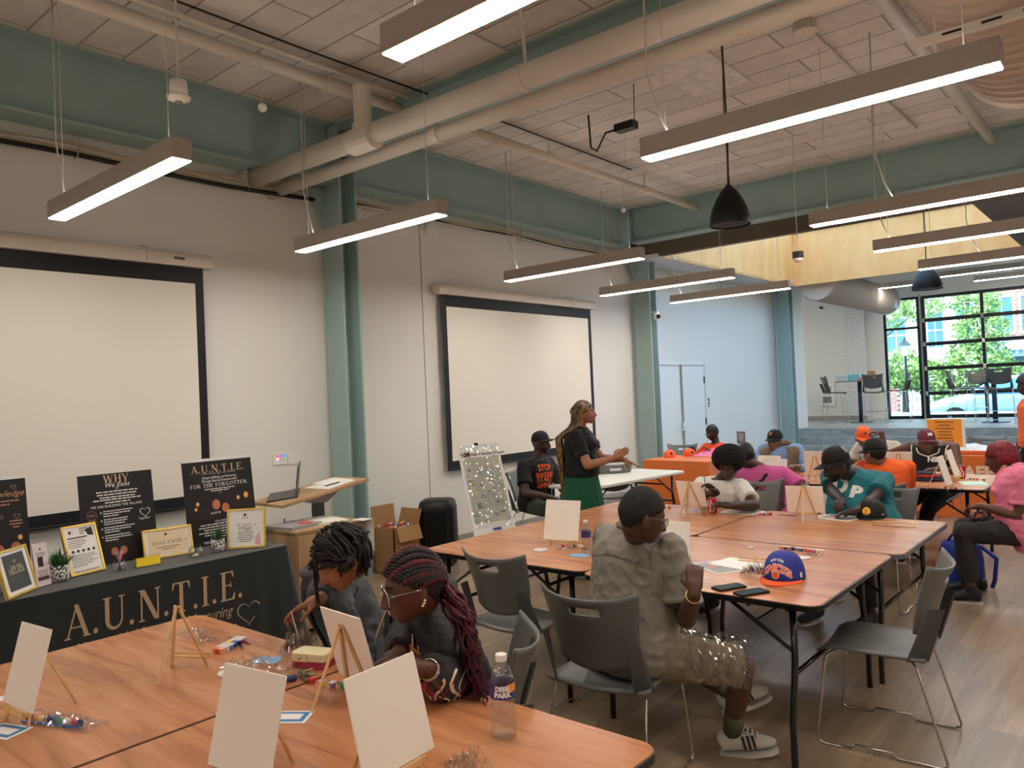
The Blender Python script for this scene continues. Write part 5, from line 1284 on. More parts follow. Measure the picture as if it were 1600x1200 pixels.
# flip chart easel with printed poster under clear film
TL, TR, BR, BL = (714,697), (779,688), (807,828), (742,840)
bl = at(742,845,.30); zc = .30
c0 = atX(742, 838, bl.x) if False else None
t_ = 6.6
pBL = ray(742,838)*(6.55)+V((0,0,CAMZ)); pBR = ray(807,828)*(6.75)+V((0,0,CAMZ)); pTL = ray(714,695)*(6.85)+V((0,0,CAMZ)); 
ux = (pBR-pBL); ux.z = ux.z; wdt = ux.length; uy = (pTL-pBL); hgt = uy.length
t = thing('flip_chart', 'tripod flip chart with a film covered poster leaning beside the loudspeaker', 'flip chart', (0,0,0))
X_ = ux.normalized(); nrm = X_.cross(uy).normalized(); Y_ = nrm.cross(X_)
def fp(u, v, h=0): return pBL+X_*(wdt*u)+uy*v+nrm*h
def quad(b, u0, v0, u1, v1, h, mi=None): b.add([fp(u0,v0,h), fp(u1,v0,h), fp(u1,v1,h), fp(u0,v1,h)], [(0,1,2,3)], mi)
MB().add([fp(0,0,-.012), fp(1,0,-.012), fp(1,1,-.012), fp(0,1,-.012), fp(0,0,0), fp(1,0,0), fp(1,1,0), fp(0,1,0)], [(3,2,1,0),(4,5,6,7),(0,1,5,4),(1,2,6,5),(2,3,7,6),(3,0,4,7)]).build('board', mat('poster_white', (226,226,222), .5), t)
b = MB(); quad(b, .06,.12,.94,.84,.002); b.build('poster_map', mat('poster_map', (196,192,172), .5, noise_s=5, c2=(150,160,150)), t)
b = MB(); rd = random.Random(9)
for k in range(26):
    u = rd.uniform(.1,.8); v = rd.uniform(.15,.7); quad(b, u, v, u+rd.uniform(.04,.14), v+rd.uniform(.01,.03), .0025, rd.randrange(3))
b.build('poster_print', [mat('pp1', (110,120,100), .5), mat('pp2', (170,150,90), .5), mat('pp3', (60,140,190), .5)], t)
b = MB(); letter(b, 'Park Green Rainwater Project', fp(.57,.86,.003), X_, uy, .036, bold=.0008); b.build('lettering', M_black, t)
b = MB(); quad(b, .10,.85,.17,.9,.003); quad(b, .18,.85,.25,.9,.003); b.build('logo', mat('logo_brown', (90,50,44), .6), t)
b = MB(); quad(b, .44,.03,.64,.055,.012); b.build('clip', mat('clip_blue', (40,60,150), .4), t)
b = MB(); quad(b, .4,.97,.5,1.0,.006); b.build('top_clip', M_black, t)
def ff(u, v): q = V((u*3+v*5, v*9, 2)); return fp(u*.98+.01, .06+.92*v, .006+abs(noise.noise(q))*.03+abs(noise.noise(q*3))*.012)
MB().grid(ff, 26, 50).build('clear_film', M_film, t)
topc = fp(.5,.9,-.03)
b = MB()
for e in (fp(.1,0,-.02), fp(.9,0,-.02)): b.tube([topc, V((e.x, e.y, e.z)), V((e.x+(e.x-topc.x)*.4, e.y+(e.y-topc.y)*.4, .0))], .011, 8)
bk = pBL-V((ray(760,760).x,0,0)).normalized()*0+nrm*-.45; b.tube([topc, V((bk.x-.0, bk.y+.25, 0))], .011, 8)
b.build('tripod_leg', M_chrome, t, smooth=True)
# small signs near the wall and on the orange table
p = atY(1157, 684, 10.1); t = thing('notice_stand', 'small grey printed notice behind the orange table', 'sign', (p.x, 10.12, 0))
MB().box((0,0,p.z), (.12,.006,.17)).build('notice', mat('notice_grey', (96,100,106), .5), t); MB().cyl((0,.01,0), (0,.01,p.z), .008, n=8).build('post', M_chrome, t)
b = MB(); lines(b, (0,-.004,p.z+.05), (1,0,0), (0,0,1), .09, 6, .018, .006); b.build('print', M_white, t)
p = at(1478,712,TZ+.01); p = atY(1478, 694, 10.75); t = thing('poster_board', 'orange printed poster board on the table behind the black jersey', 'poster', (p.x, 10.75, TZ+.012), -.1)
MB().bx((-.20,-.01,0), (.22,.01,.44)).build('board', M_white, t); MB().bx((-.2,-.012,.01), (.19,-.0105,.43)).build('print_ground', mat('poster_orange', (230,150,50), .5), t)
b = MB()
for k in range(9): lines(b, (0,-.014,.39-.04*k), (1,0,0), (0,0,1), .32, 1, .03, .014, seed=k)
b.build('print', mat('print_brown', (110,60,30), .5), t)
b = MB(); p = at(1530,700,TZ+.02)
for (px, w, c, lab) in ((1515,.5,(215,222,225),'wrapped white goods on orange tray at the table before the steps'), (1570,.4,(205,220,226),'second wrapped tray beside the red haired woman')):
    p = atY(px, 690, 10.85); t = thing('wrapped_tray', lab, 'tray', (p.x, 10.85, TZ+.012))
    MB().prism(rrect(w,.34,.05), (0,0,0), (1,0,0), (0,1,0), .05).build('tray', mat('tray_orange', (205,100,50), .5), t, bevel=.01)
    def fn(u, v): q = V((u*6+px, v*5, 1)); e = (math.sin(PI*u)*math.sin(PI*v))**.4; return V(((u-.5)*w*.96, (v-.5)*.32, .05+.07*e+noise.noise(q)*.02*e))
    MB().grid(fn, 24, 14).build('wrapped_goods', mat('goods_white', c, .35), t, smooth=True)
# ---------------------------------------------------------------- displays on the black cloth
M_gold = mat('gold_frame', (222,190,92), .3, metal=.55); M_cream = mat('print_cream', (226,206,172), .6); M_ink = mat('print_ink', (44,38,36), .6); M_bkp = mat('poster_black', (12,11,12), .45)
M_rose = mat('rose_gold_print', (206,170,136), .6); M_wht = mat('print_white', (230,226,222), .6)
def emblem(b, o, R, U, s, mi=None):
    o = V(o); R = V(R); U = V(U); N_ = R.cross(U)
    b.add([o+R*math.cos(a)*s*.38+U*math.sin(a)*s*.45+N_*.0016 for a in [k*PI/6 for k in range(12)]], [tuple(range(12))], mi)
    for sg in (-1,1):
        for k in range(5):
            a = PI/2+sg*(.9+.42*k); c = o+R*math.cos(a)*s*.75+U*math.sin(a)*s*.75+N_*.0016
            b.add([c+R*math.cos(a)*s*.18, c+U*s*.1*math.cos(a)+R*s*.08, c-R*math.cos(a)*s*.1-U*.1*s, c-U*s*.12], [(0,1,2,3)], mi)
def stand_frame(name, label, cat, pBL_, pBR_, h, lean, back_m, content, frame_w=.012, frame_m=None, th=.012, yaw=None, group=None):
    c = (pBL_+pBR_)/2; wd = (pBR_-pBL_).length; an = math.atan2((pBR_-pBL_).y, (pBR_-pBL_).x) if yaw is None else yaw
    t = thing(name, label, cat, (c.x, c.y, TZ+.012), an, group)
    U = V((0, math.sin(lean), math.cos(lean))); R = V((1,0,0)); N_ = R.cross(U)
    P = lambda u, v, q=0: R*((u-.5)*wd)+U*(v*h)+N_*q
    b = MB(); A = [P(0,0,-th), P(1,0,-th), P(1,1,-th), P(0,1,-th), P(0,0), P(1,0), P(1,1), P(0,1)]
    b.add(A, [(3,2,1,0),(4,5,6,7),(0,1,5,4),(1,2,6,5),(2,3,7,6),(3,0,4,7)]); b.build('panel', back_m, t)
    if frame_m:
        f = MB(); fw_ = frame_w/wd; fh = frame_w/h
        for (u0,v0,u1,v1) in ((0,0,1,fh),(0,1-fh,1,1),(0,0,fw_,1),(1-fw_,0,1,1)):
            q = [P(u0,v0,-th-.002),P(u1,v0,-th-.002),P(u1,v1,-th-.002),P(u0,v1,-th-.002),P(u0,v0,.006),P(u1,v0,.006),P(u1,v1,.006),P(u0,v1,.006)]
            f.add(q, [(3,2,1,0),(4,5,6,7),(0,1,5,4),(1,2,6,5),(2,3,7,6),(3,0,4,7)])
        f.build('frame', frame_m, t)
    b = MB(); b.prism([(-.02,0),(.02,0),(.012,h*.6),(-.012,h*.6)], V((0, h*.42, 0)), (1,0,0), (V((0,math.sin(lean)*h*.7, math.cos(lean)*h*.7))-V((0,h*.42,0))).normalized(), .004).build('back_strut', M_black, t)
    content(t, P, R, U, wd, h); return t
def photo_block(t, P, u0, v0, u1, v1, q=.002, seed=1, heads=()):
    MB().add([P(u0,v0,q), P(u1,v0,q), P(u1,v1,q), P(u0,v1,q)], [(0,1,2,3)]).build('photo_ground', mat('photo_dark', (40,24,18), .5, noise_s=9, c2=(14,10,10)), t)
    b = MB()
    for (u, v, r, mi) in heads:
        c = P(u, v, q+.0026-.0006*mi); ax = (P(1,0)-P(0,0)).normalized(); ay = (P(0,1)-P(0,0)).normalized()
        b.add([c+ax*math.cos(k*PI/8)*r+ay*math.sin(k*PI/8)*r*1.2 for k in range(16)], [tuple(range(16))], mi)
    b.build('photo_figures', [mat('photo_skin', (186,112,76), .5), mat('photo_hair', (22,15,13), .5), mat('photo_glow', (240,170,100), .5)], t)
def poster_auntie(t, P, R, U, w, h):
    b = MB(); romans(b, 'A.U.N.T.I.E.', P(.5,.86,.0), R, U, .052, fit=w*.78); b.build('title', M_rose, t)
    b = MB(); heart(b, P(.5,.84), R, U, .02, .2); b.add([P(.25,.845,.0015),P(.46,.845,.0015),P(.46,.848,.0015),P(.25,.848,.0015)], [(0,1,2,3)]); b.add([P(.54,.845,.0015),P(.75,.845,.0015),P(.75,.848,.0015),P(.54,.848,.0015)], [(0,1,2,3)])
    letter(b, 'Always Uplifting and Nurturing', P(.5,.785), R, U, .026, shear=.4, sx=.8); letter(b, 'Through Internal Empowerment', P(.5,.745), R, U, .026, shear=.4, sx=.8)
    romans(b, 'FOR THE FORGOTTEN.', P(.5,.685), R, U, .026, fit=w*.84); lines(b, P(.5,.655), R, U, w*.55, 2, .014, .006, seed=4); heart(b, P(.5,.60), R, U, .02, .2)
    letter(b, 'AUNTIE', P(.4,.36,.006), R, U, .022); letter(b, 'OUR MISSION', P(.5,.26), R, U, .02); lines(b, P(.5,.235), R, U, w*.72, 6, .018, .007, seed=5); letter(b, 'MENTOR', P(.3,.02), R, U, .026); b.build('lettering', M_wht, t)
    photo_block(t, P, .02,.30,.98,.60, heads=((.40,.50,.042,1),(.42,.47,.03,0),(.56,.45,.04,1),(.55,.42,.028,0),(.75,.52,.012,2),(.87,.54,.018,2),(.16,.5,.012,2),(.13,.44,.01,2)))
def poster_why(t, P, R, U, w, h):
    b = MB(); romans(b, 'WHY', P(.5,.895), R, U, .05); b.build('title', M_rose, t)
    b = MB(); letter(b, 'We Exist', P(.5,.845), R, U, .042, shear=.4); lines(b, P(.5,.79), R, U, w*.72, 3, .018, .007, seed=1); lines(b, P(.5,.70), R, U, w*.66, 2, .018, .007, seed=2); heart(b, P(.5,.825), R, U, .02, .2)
    letter(b, 'WE ARE BUILDING THE VILLAGE', P(.48,.625), R, U, .022)
    for k in range(4): lines(b, P(.29,.575-.09*k), R, U, w*.42, 3, .015, .006, seed=k, center=False); b.add([P(.26,.57-.09*k,.0015)+R*math.cos(a)*.005+U*math.sin(a)*.005 for a in [i*PI/4 for i in range(8)]], [tuple(range(8))])
    heart(b, P(.86,.52), R, U, .07, .14); letter(b, 'Together', P(.84,.44), R, U, .02, shear=.3); b.build('lettering', M_wht, t)
    b = MB()
    for v in (.55,.46): 
        for k in range(16): a0 = k*PI/8; a1 = a0+PI/8; c = P(.14,v,.0016); b.add([c+R*math.cos(a0)*.03+U*math.sin(a0)*.03, c+R*math.cos(a1)*.03+U*math.sin(a1)*.03, c+R*math.cos(a1)*.028+U*math.sin(a1)*.028, c+R*math.cos(a0)*.028+U*math.sin(a0)*.028], [(0,1,2,3)])
        letter(b, 'oo', P(.14,v-.012), R, U, .035)
    b.build('round_icon', mat('rose_icon', (180,120,110), .6), t)
    photo_block(t, P, .30,.02,.72,.24, heads=((.38,.16,.03,1),(.4,.13,.022,0),(.55,.16,.032,1),(.52,.13,.022,0)))
def poster_left(t, P, R, U, w, h):
    b = MB(); heart(b, P(.8,.92), R, U, .03, .2); letter(b, 'Knowledge', P(.6,.83), R, U, .05, shear=.4); lines(b, P(.5,.78), R, U, w*.8, 2, .02, .007); heart(b, P(.82,.63), R, U, .035, .15); heart(b, P(.55,.63), R, U, .03, .2); lines(b, P(.8,.58), R, U, w*.25, 3, .018, .007, seed=3); b.build('lettering', mat('rose_gold_print2', (200,140,100), .6), t)
    photo_block(t, P, .02,.2,.9,.46, heads=((.75,.35,.035,1),(.77,.33,.025,0),(.45,.36,.035,1),(.5,.32,.025,0),(.85,.42,.012,2)))
def atd(px, py, X): p_ = atX(px, py, X); p_.z = 0; return p_
# tall posters: feet on the table, standing plane x ~ -5.0
def tall(px0, pt0, px1, pt1, X0, X1, h_extra, label, fn, rim=True):
    a = atX(px0, pt0, X0); c = atX(px1, pt1, X1); a2 = V((a.x, a.y, 0)); c2 = V((c.x, c.y, 0)); h_ = (a.z+c.z)/2-TZ-.012
    lean = .12; sh = V((.0,0,0)); d_ = (c2-a2).normalized(); back = V((-d_.y, d_.x, 0)); off = back*(-math.sin(lean)*h_)
    t = stand_frame('poster_board', label, 'poster', a2+off, c2+off, h_/math.cos(lean), lean, M_bkp, fn)
    if rim: 
        L = (c2-a2).length; U = V((0,math.sin(lean),math.cos(lean))); H_ = h_/math.cos(lean); MB().box(U*(H_+.008)+V((0,.004,0)), (L,.02,.018)).build('white_edge', M_white, t)
    return t
tall(-60,755, 39,747, -5.22,-5.22, 0, 'black poster board cut off by the left picture edge', poster_left)
tall(121,745, 236,733, -5.20,-5.20, 0, 'black poster board headed WHY on the cloth table', poster_why, rim=False)
tall(284,723, 391,715, -5.20,-5.20, 0, 'black poster board headed with the organisation name and a photo of two people', poster_auntie)
def doc_join(t, P, R, U, w, h):
    MB().add([P(.16,.12,.002),P(.84,.12,.002),P(.84,.88,.002),P(.16,.88,.002)], [(0,1,2,3)]).build('print_ground', mat('slate_print', (62,66,66), .4), t)
    b = MB(); romans(b, 'JOIN THE', P(.5,.56,.002), R, U, .018); romans(b, 'VILLAGE', P(.5,.46,.002), R, U, .026, fit=w*.5); heart(b, P(.5,.72,.002), R, U, .02, .3); b.build('lettering', M_cream, t)
def doc_note(t, P, R, U, w, h):
    MB().add([P(.1,.12,.002),P(.9,.12,.002),P(.9,.9,.002),P(.1,.9,.002)], [(0,1,2,3)]).build('print_ground', M_cream, t)
    b = MB(); emblem(b, P(.46,.78,.002), R, U, .02); romans(b, 'LEAVE A NOTE', P(.48,.45,.002), R, U, .02, fit=w*.62); heart(b, P(.87,.5,.002), R, U, .02, .2); lines(b, P(.5,.34,.002), R, U, w*.5, 2, .014, .004); b.build('lettering', M_ink, t)
def doc_village(t, P, R, U, w, h):
    b = MB(); emblem(b, P(.46,.84), R, U, .022); letter(b, 'AUNTIE', P(.46,.74), R, U, .014); romans(b, 'IT TAKES A', P(.5,.55), R, U, .018, fit=w*.5); letter(b, 'Village', P(.45,.46), R, U, .034, shear=.35); heart(b, P(.78,.49), R, U, .014, .2); lines(b, P(.48,.40), R, U, w*.45, 6, .013, .004); b.build('lettering', M_ink, t)
    MB().add([P(.72,.08,.0014),P(.88,.08,.0014),P(.84,.4,.0014),P(.74,.25,.0014)], [(0,1,2,3)]).build('pink_corner', mat('pink_wash', (225,170,165), .6), t)
def doc_info(t, P, R, U, w, h):
    b = MB(); emblem(b, P(.22,.86), R, U, .022); lines(b, P(.5,.9), R, U, w*.26, 3, .014, .006, center=False); lines(b, P(.12,.68), R, U, w*.6, 4, .013, .004, seed=3, center=False); lines(b, P(.12,.38), R, U, w*.76, 6, .013, .004, seed=5, center=False)
    for k in range(5): c = P(.2+.15*k,.47,.0015); b.add([c+R*math.cos(a)*.009+U*math.sin(a)*.009 for a in [i*PI/5 for i in range(10)]], [tuple(range(10))])
    b.build('lettering', M_ink, t)
    b = MB(); b.add([P(.12,.73,.0016),P(.68,.73,.0016),P(.68,.755,.0016),P(.12,.755,.0016)], [(0,1,2,3)]); b.add([P(.12,.06,.0016),P(.85,.06,.0016),P(.85,.075,.0016),P(.12,.075,.0016)], [(0,1,2,3)]); b.build('plum_bar', mat('plum_print', (78,48,66), .6), t)
    MB().add([P(.66,.88,.0015),P(.86,.92,.0015),P(.88,.74,.0015),P(.72,.76,.0015)], [(0,1,2,3)]).build('photo', mat('photo_dark', (40,24,18), .5), t)
def small_frame(p0, p1, h, lean, label, fn, **k): return stand_frame('picture_frame', label, 'picture frame', p0, p1, h, lean, M_wht, fn, frame_m=M_gold, group='gold framed prints on the black cloth', **k)
def atp(px, py): return at(px, py, TZ+.012)
small_frame(atp(12,938), atp(59,918), .255, .25, 'gold frame with dark print, cut by the left picture edge', doc_join)
small_frame(atp(111,902), atp(165,889), .30, .30, 'gold framed white information sheet behind the left potted plant', doc_info)
small_frame(atp(226,876), atp(303,863), .19, .22, 'gold framed beige print reading leave a note', doc_note)
small_frame(atp(355,858), atp(415,854), .265, .16, 'gold framed print reading it takes a village at the table end', doc_village)
def doc_pink(t, P, R, U, w, h):
    b = MB(); emblem(b, P(.5,.86), R, U, .014); lines(b, P(.5,.76), R, U, w*.7, 3, .012, .004); lines(b, P(.5,.34), R, U, w*.8, 5, .012, .004, seed=2); b.build('lettering', M_ink, t)
    MB().add([P(.25,.45,.002),P(.6,.45,.002),P(.6,.68,.002),P(.25,.68,.002)], [(0,1,2,3)]).build('photo', mat('photo_dark', (40,24,18), .5), t); MB().add([P(.1,.13,.002),P(.9,.13,.002),P(.9,.22,.002),P(.1,.22,.002)], [(0,1,2,3)]).build('plum_bar', mat('plum_print', (78,48,66), .6), t)
stand_frame('leaflet_holder', 'narrow clear holder with pink leaflets beside the left potted plant', 'leaflet holder', atp(59,918), atp(81,912), .24, .15, mat('leaflet_pink', (226,208,208), .5), doc_pink)
p0, p1 = atp(213,887), atp(250,880); c = (p0+p1)/2; t = thing('note_holder', 'bright yellow note cards in a clear holder at the table edge', 'note cards', (c.x, c.y, TZ+.012), math.atan2((p1-p0).y, (p1-p0).x))
MB().box((0,0,.028), ((p1-p0).length,.012,.05), Matrix.Rotation(-.15,3,'X')).build('card_stack', mat('note_yellow', (240,205,30), .6), t); MB().box((0,.012,.03), ((p1-p0).length+.01,.01,.06)).box((0,0,.002), ((p1-p0).length+.01,.06,.003)).build('clear_holder', M_film, t)
# potted grasses
M_pot = mat('pot_pattern', (232,230,226), .5, noise_s=90, c2=(40,40,42)); 
for e_ in [n for n in M_pot.node_tree.nodes if n.type == 'VALTORGB']: e_.color_ramp.elements[0].position = .47; e_.color_ramp.elements[1].position = .50
def plant(p, label, s=1.0, seed=1):
    t = thing('potted_plant', label, 'plant', (p.x, p.y, TZ+.012), 0, 'small potted grasses on the black cloth'); rd = random.Random(seed)
    MB().lathe([(.036*s,0),(.043*s,.006*s),(.046*s,.08*s),(.042*s,.082*s),(.04*s,.07*s),(.003,.07*s)], n=28).build('pot', M_pot, t, smooth=True)
    b = MB()
    for k in range(64):
        a = rd.uniform(0, 2*PI); e = rd.uniform(.1,1.15); L = rd.uniform(.07,.11)*s; c = V((math.cos(a)*.02*s, math.sin(a)*.02*s, .07*s)); d = V((math.cos(a)*math.sin(e), math.sin(a)*math.sin(e), math.cos(e))); sd = V((-math.sin(a), math.cos(a), 0))*.0045*s
        m_ = c+d*L*.55+V((0,0,.008*s)); tp = c+d*L-V((0,0,.012*s*e)); b.add([c-sd, c+sd, m_+sd*.9, tp, m_-sd*.9], [(0,1,2,3,4)])
    b.build('grass_leaves', mat('grass_green', (58,96,56), .5, noise_s=20, noise_a=.25), t)
plant(atp(94,907), 'potted grass in patterned pot beside the leaflet holder', 1.12, 1); plant(atp(341,861), 'potted grass in patterned pot beside the village print', .98, 2)
M_jar = clear_mat('jar_glass', (235,240,240), .4, .02, fac=(.08,.6))
p = atp(187,892); t = thing('pen_jar', 'clear glass jar holding pink and grey pens', 'jar', p)
MB().lathe([(.03,0),(.036,.004),(.037,.045),(.03,.056),(.031,.062)], n=28, cap=False).build('jar', M_jar, t, smooth=True)
for k, (a, c) in enumerate(((.3,(240,120,160)),(-.25,(240,120,160)),(.9,(130,130,134)),(2.2,(130,130,134)),(-1.6,(120,120,126)),(2.9,(60,60,64)))):
    MB().cyl((-.012*math.cos(a),-.01*math.sin(a),.006), (.03*math.cos(a),.02*math.sin(a),.12), .0035, n=8).build('pen', mat('pen%d' % (k//2), c, .3), t, smooth=True)
p = atp(306,871); t = thing('glass_bowl', 'small round clear glass bowl with paper slips beside the note print', 'bowl', p)
MB().lathe([(.018,0),(.034,.008),(.046,.03),(.044,.052),(.033,.07),(.034,.074)], n=32, cap=False).build('bowl', M_jar, t, smooth=True)
MB().box((0,0,.012), (.04,.025,.004), rotz(.4)).box((.005,0,.02), (.035,.02,.003), Matrix.Rotation(.5,3,'X')).build('paper_slip', M_cream, t)
# ================================================================ PEOPLE
def g(x, s): return math.exp(-(x/s)**2)
def head_point(d, fat=0.0, fem=0.0):
    """surface of a head (centre at eye height), local y forward; d a unit direction"""
    x, y, z = d
    p = V((x*.077, y*.098, z*.118))
    if z < 0:
        t = -z; p.x *= 1-(.42-.20*fat)*t**1.5
        if y < 0: p.y *= 1-.50*t**1.1
        else: p.y *= 1+.60*t**3
        p.z *= .97
        zm = -.118+.062*max(0, min(1, (.070-p.y)/.10))
        if p.z < zm: p.z = zm+(p.z-zm)*.25
    else: p.y -= .006*z; p.z *= .98
    if y > .15:
        X, Z = p.x, p.z; f = min(1, (y-.15)/.35)
        if Z > -.09 and Z < .05: p.y -= .004*f*g(X, .05)
        nb = g(X, .0105+.006*max(0, -(Z+.005)/.03))*(1 if Z > -.040 else g(Z+.040, .006))
        ridge = max(0, min(1, (.020-Z)/.052)) if Z > -.034 else 1
        p.y += f*nb*(.007+.025*ridge)*(Z < .022)
        for s in (-1, 1):
            p.y += f*.010*g(X-s*.015, .008)*g(Z+.034, .008)
            p.y -= f*.0115*g(X-s*.031, .016)*g(Z-.002, .013)
            p.y += f*.0065*g(X-s*.030, .022)*g(Z-.024, .009)
            p.y += f*.004*(1+fat)*g(X-s*.045, .02)*g(Z+.025, .02)
        p.y += f*g(X, .024)*(.0135*g(Z+.058, .0065)+.0145*g(Z+.071, .007)-.006*g(Z+.0645, .0022))
        p.y += f*.009*g(X, .022)*g(Z+.101, .012)
    if fat and z < -.3: p.z -= .008*fat*max(0, y); p.x *= 1+.06*fat
    return p
def add_head(mb, M, sc=1.0, fat=0, fem=0, mi=0):
    nu, nv = 72, 52; rings = []
    for k in range(nv+1):
        th = -PI/2+PI*k/nv; cs = max(math.cos(th), .02)
        rings.append([M @ (head_point(V((math.cos(2*PI*i/nu)*cs, math.sin(2*PI*i/nu)*cs, math.sin(th))), fat, fem)*sc) for i in range(nu)])
    mb.loft(rings, True, mi)
    R3 = M.to_3x3()
    for s in (-1, 1):
        mb.ell(M @ (V((s*.077,-.008,-.012))*sc), V((.009,.019,.032))*sc, R3 @ Matrix.Rotation(s*.35, 3, 'Z'), 12, 8, mi)
        mb.ell(M @ (V((s*.080,-.004,-.036))*sc), V((.007,.009,.011))*sc, R3, 10, 6, mi)
def capsule(mb, a, b, ra, rb, n=16, mi=0):
    a = V(a); b = V(b); t = b-a; L = t.length
    if L < 1e-5: return
    t /= L; pts = []; rr = []
    for k in range(4): ang = PI/2*(1-k/4); pts.append(a-t*ra*math.sin(ang)); rr.append(max(ra*math.cos(ang), ra*.08))
    for k in range(5): pts.append(a+t*L*k/4); rr.append(ra+(rb-ra)*k/4)
    for k in range(1, 5): ang = PI/2*k/4; pts.append(b+t*rb*math.sin(ang)); rr.append(max(rb*math.cos(ang), rb*.08))
    mb.tube(pts, 1, n, mi, radii=rr)
def cone(mb, a, b, ra, rb, n=18, mi=0, ext=0):
    a = V(a); b = V(b); mb.tube([a, a+(b-a)*.5, b], 1, n, mi, radii=[ra, (ra+rb)/2, rb])
def ik(a, t, l1, l2, pole):
    a = V(a); t = V(t); d = t-a; L = min(d.length, (l1+l2)*.995); u = d.normalized()
    x = (l1*l1-l2*l2+L*L)/(2*L); h = math.sqrt(max(0, l1*l1-x*x))
    p = V(pole)-u*V(pole).dot(u); p.normalize()
    return a+u*x+p*h, a+u*L
def hand(mb, wrist, d, n, side, curl=.5, sc=1.0, spread=.12, thumb=.6, curls=None):
    """d: towards the fingers, n: back of the hand (outward), side: +1 thumb on +w, w = d x n"""
    w0 = V(wrist); d = V(d).normalized(); n = (V(n)-d*V(n).dot(d)).normalized(); w = d.cross(n)*side
    P = lambda x, y, z: w0+(d*x+w*y+n*z)*sc
    capsule(mb, P(-.01,0,0), P(.02,0,0), .026*sc, .027*sc, 14)
    for y in (-.026,-.009,.009,.026): capsule(mb, P(.015,y*.7,0), P(.078,y,.0), .0155*sc, .0115*sc, 10)
    for i, (y, L, r) in enumerate(((.030,.070,.0085),(.010,.079,.009),(-.010,.074,.0085),(-.028,.058,.0075))):
        c = (curls[i] if curls else curl)*(1+.08*i); b = P(.080,y,0); a = 0; dd = d+w*(y*spread*6)
        dd.normalize()
        for k, f in enumerate((.45,.30,.25)):
            a += c*(.75 if k == 0 else .95); v = dd*math.cos(a)-n*math.sin(a); e = b+v*(L*f*sc)
            capsule(mb, b, e, r*sc*(1-.08*k), r*sc*(1-.08*(k+1)), 10); b = e
    b = P(.018,.026,-.006); v = (d*.62+w*.72-n*(.25+.4*thumb)).normalized(); e = b+v*.038*sc; capsule(mb, b, e, .0125*sc, .0105*sc, 10)
    v2 = (d*.85+w*(.42-.5*thumb)-n*(.25+.5*thumb)).normalized(); e2 = e+v2*.030*sc; capsule(mb, e, e2, .0102*sc, .009*sc, 10); v3 = (d*.9+w*(.15-.5*thumb)-n*(.2+.6*thumb)).normalized(); capsule(mb, e2, e2+v3*.022*sc, .009*sc, .0075*sc, 10)
    return P(.09,0,-.02)
TORSO = [(-.16,.145,.105),(-.06,.168,.122),(.06,.172,.125),(.25,.160,.118),(.45,.162,.118),(.65,.176,.122),(.80,.184,.118),(.90,.165,.098),(.97,.115,.075),(1.02,.075,.062)]
def torso_rings(P, N, right, w=1.0, dpt=1.0, infl=0.0, belly=0.0, bust=0.0, f0=-.16, f1=1.02, n=36, hunch=.0, right_top=None, flare=0):
    P = V(P); N = V(N); right = V(right).normalized(); rt = V(right_top).normalized() if right_top is not None else right
    mid = (P+N)/2; fwd0 = V((0,0,1)).cross(right); up = (N-P).normalized(); back = -fwd0
    ctrl = mid+back*hunch
    rings = []; F = [k/24*(f1-f0)+f0 for k in range(25)]
    for f in F:
        fc = max(0, min(1, f)); c = P*(1-fc)**2+ctrl*2*fc*(1-fc)+N*fc*fc
        if f < 0: c = P+up*(N-P).length*f
        if f > 1: c = N+up*(N-P).length*(f-1)
        for k in range(len(TORSO)-1):
            if TORSO[k][0] <= f <= TORSO[k+1][0]+1e-6: break
        a, b = TORSO[k], TORSO[k+1]; t = (f-a[0])/(b[0]-a[0]); t = max(0, min(1, t)); t = t*t*(3-2*t)
        hw = (a[1]+(b[1]-a[1])*t)*w+infl; hd = (a[2]+(b[2]-a[2])*t)*dpt+infl
        hw += flare*max(0, .3-f); hd += flare*max(0, .3-f)
        r_ = (right*(1-fc)+rt*fc).normalized(); tg = (N-P).normalized(); fd = tg.cross(r_).normalized()
        fd = -fd if fd.dot(V((0,0,1)).cross(r_)) < 0 else fd
        bl = belly*g(f-.22, .25); bs = bust*g(f-.66, .11)
        R = []
        for i in range(n):
            an = 2*PI*i/n; cx = math.cos(an); sy = math.sin(an)
            cx = math.copysign(abs(cx)**.85, cx); sy = math.copysign(abs(sy)**.9, sy)
            dd = hd+(bl if sy > 0 else bl*.15)*(sy if sy > 0 else -sy)
            if sy > 0: dd += bs*(g(cx-.45,.35)+g(cx+.45,.35))
            R.append(c+r_*cx*(hw+bl*.5)+fd*sy*dd)
        rings.append(R)
    return rings
def M4(R3, t): m = R3.to_4x4(); m.translation = t; return m
def shoe(mb, ankle, toe, sc=1.0, ht=.08, mi=0):
    a = V(ankle); d = V((toe[0], toe[1], 0)).normalized(); tz = toe[2] if len(toe) > 2 else 0; up = V((0,0,1)); 
    d3 = (d+up*tz).normalized(); s = d3.cross(up).normalized(); u = s.cross(d3); o = a-u*.085*sc
    st = [(-.075,.028,.05,.075),(-.06,.036,.0,.09),(-.02,.038,.0,.105),(.03,.040,.0,.095),(.08,.046,.0,.068),(.13,.046,.0,.055),(.165,.036,.004,.045),(.185,.018,.012,.032)]
    rings = []
    for x, w_, z0, z1 in st: rings.append([o+d3*x*sc+s*math.cos(2*PI*k/16)*w_*sc+u*((z0+z1)/2+math.sin(2*PI*k/16)*(z1-z0)/2)*sc for k in range(16)])
    mb.loft(rings, True, mi); capsule(mb, a-u*.02*sc, a+u*.01*sc, .042*sc, .042*sc, 14, mi)
    return o, d3, s, u
M_lip = {}
def skin_mat(c):
    return mat('skin_%d_%d_%d' % c, c, .48, noise_s=18, noise_a=.05, spec=.45)
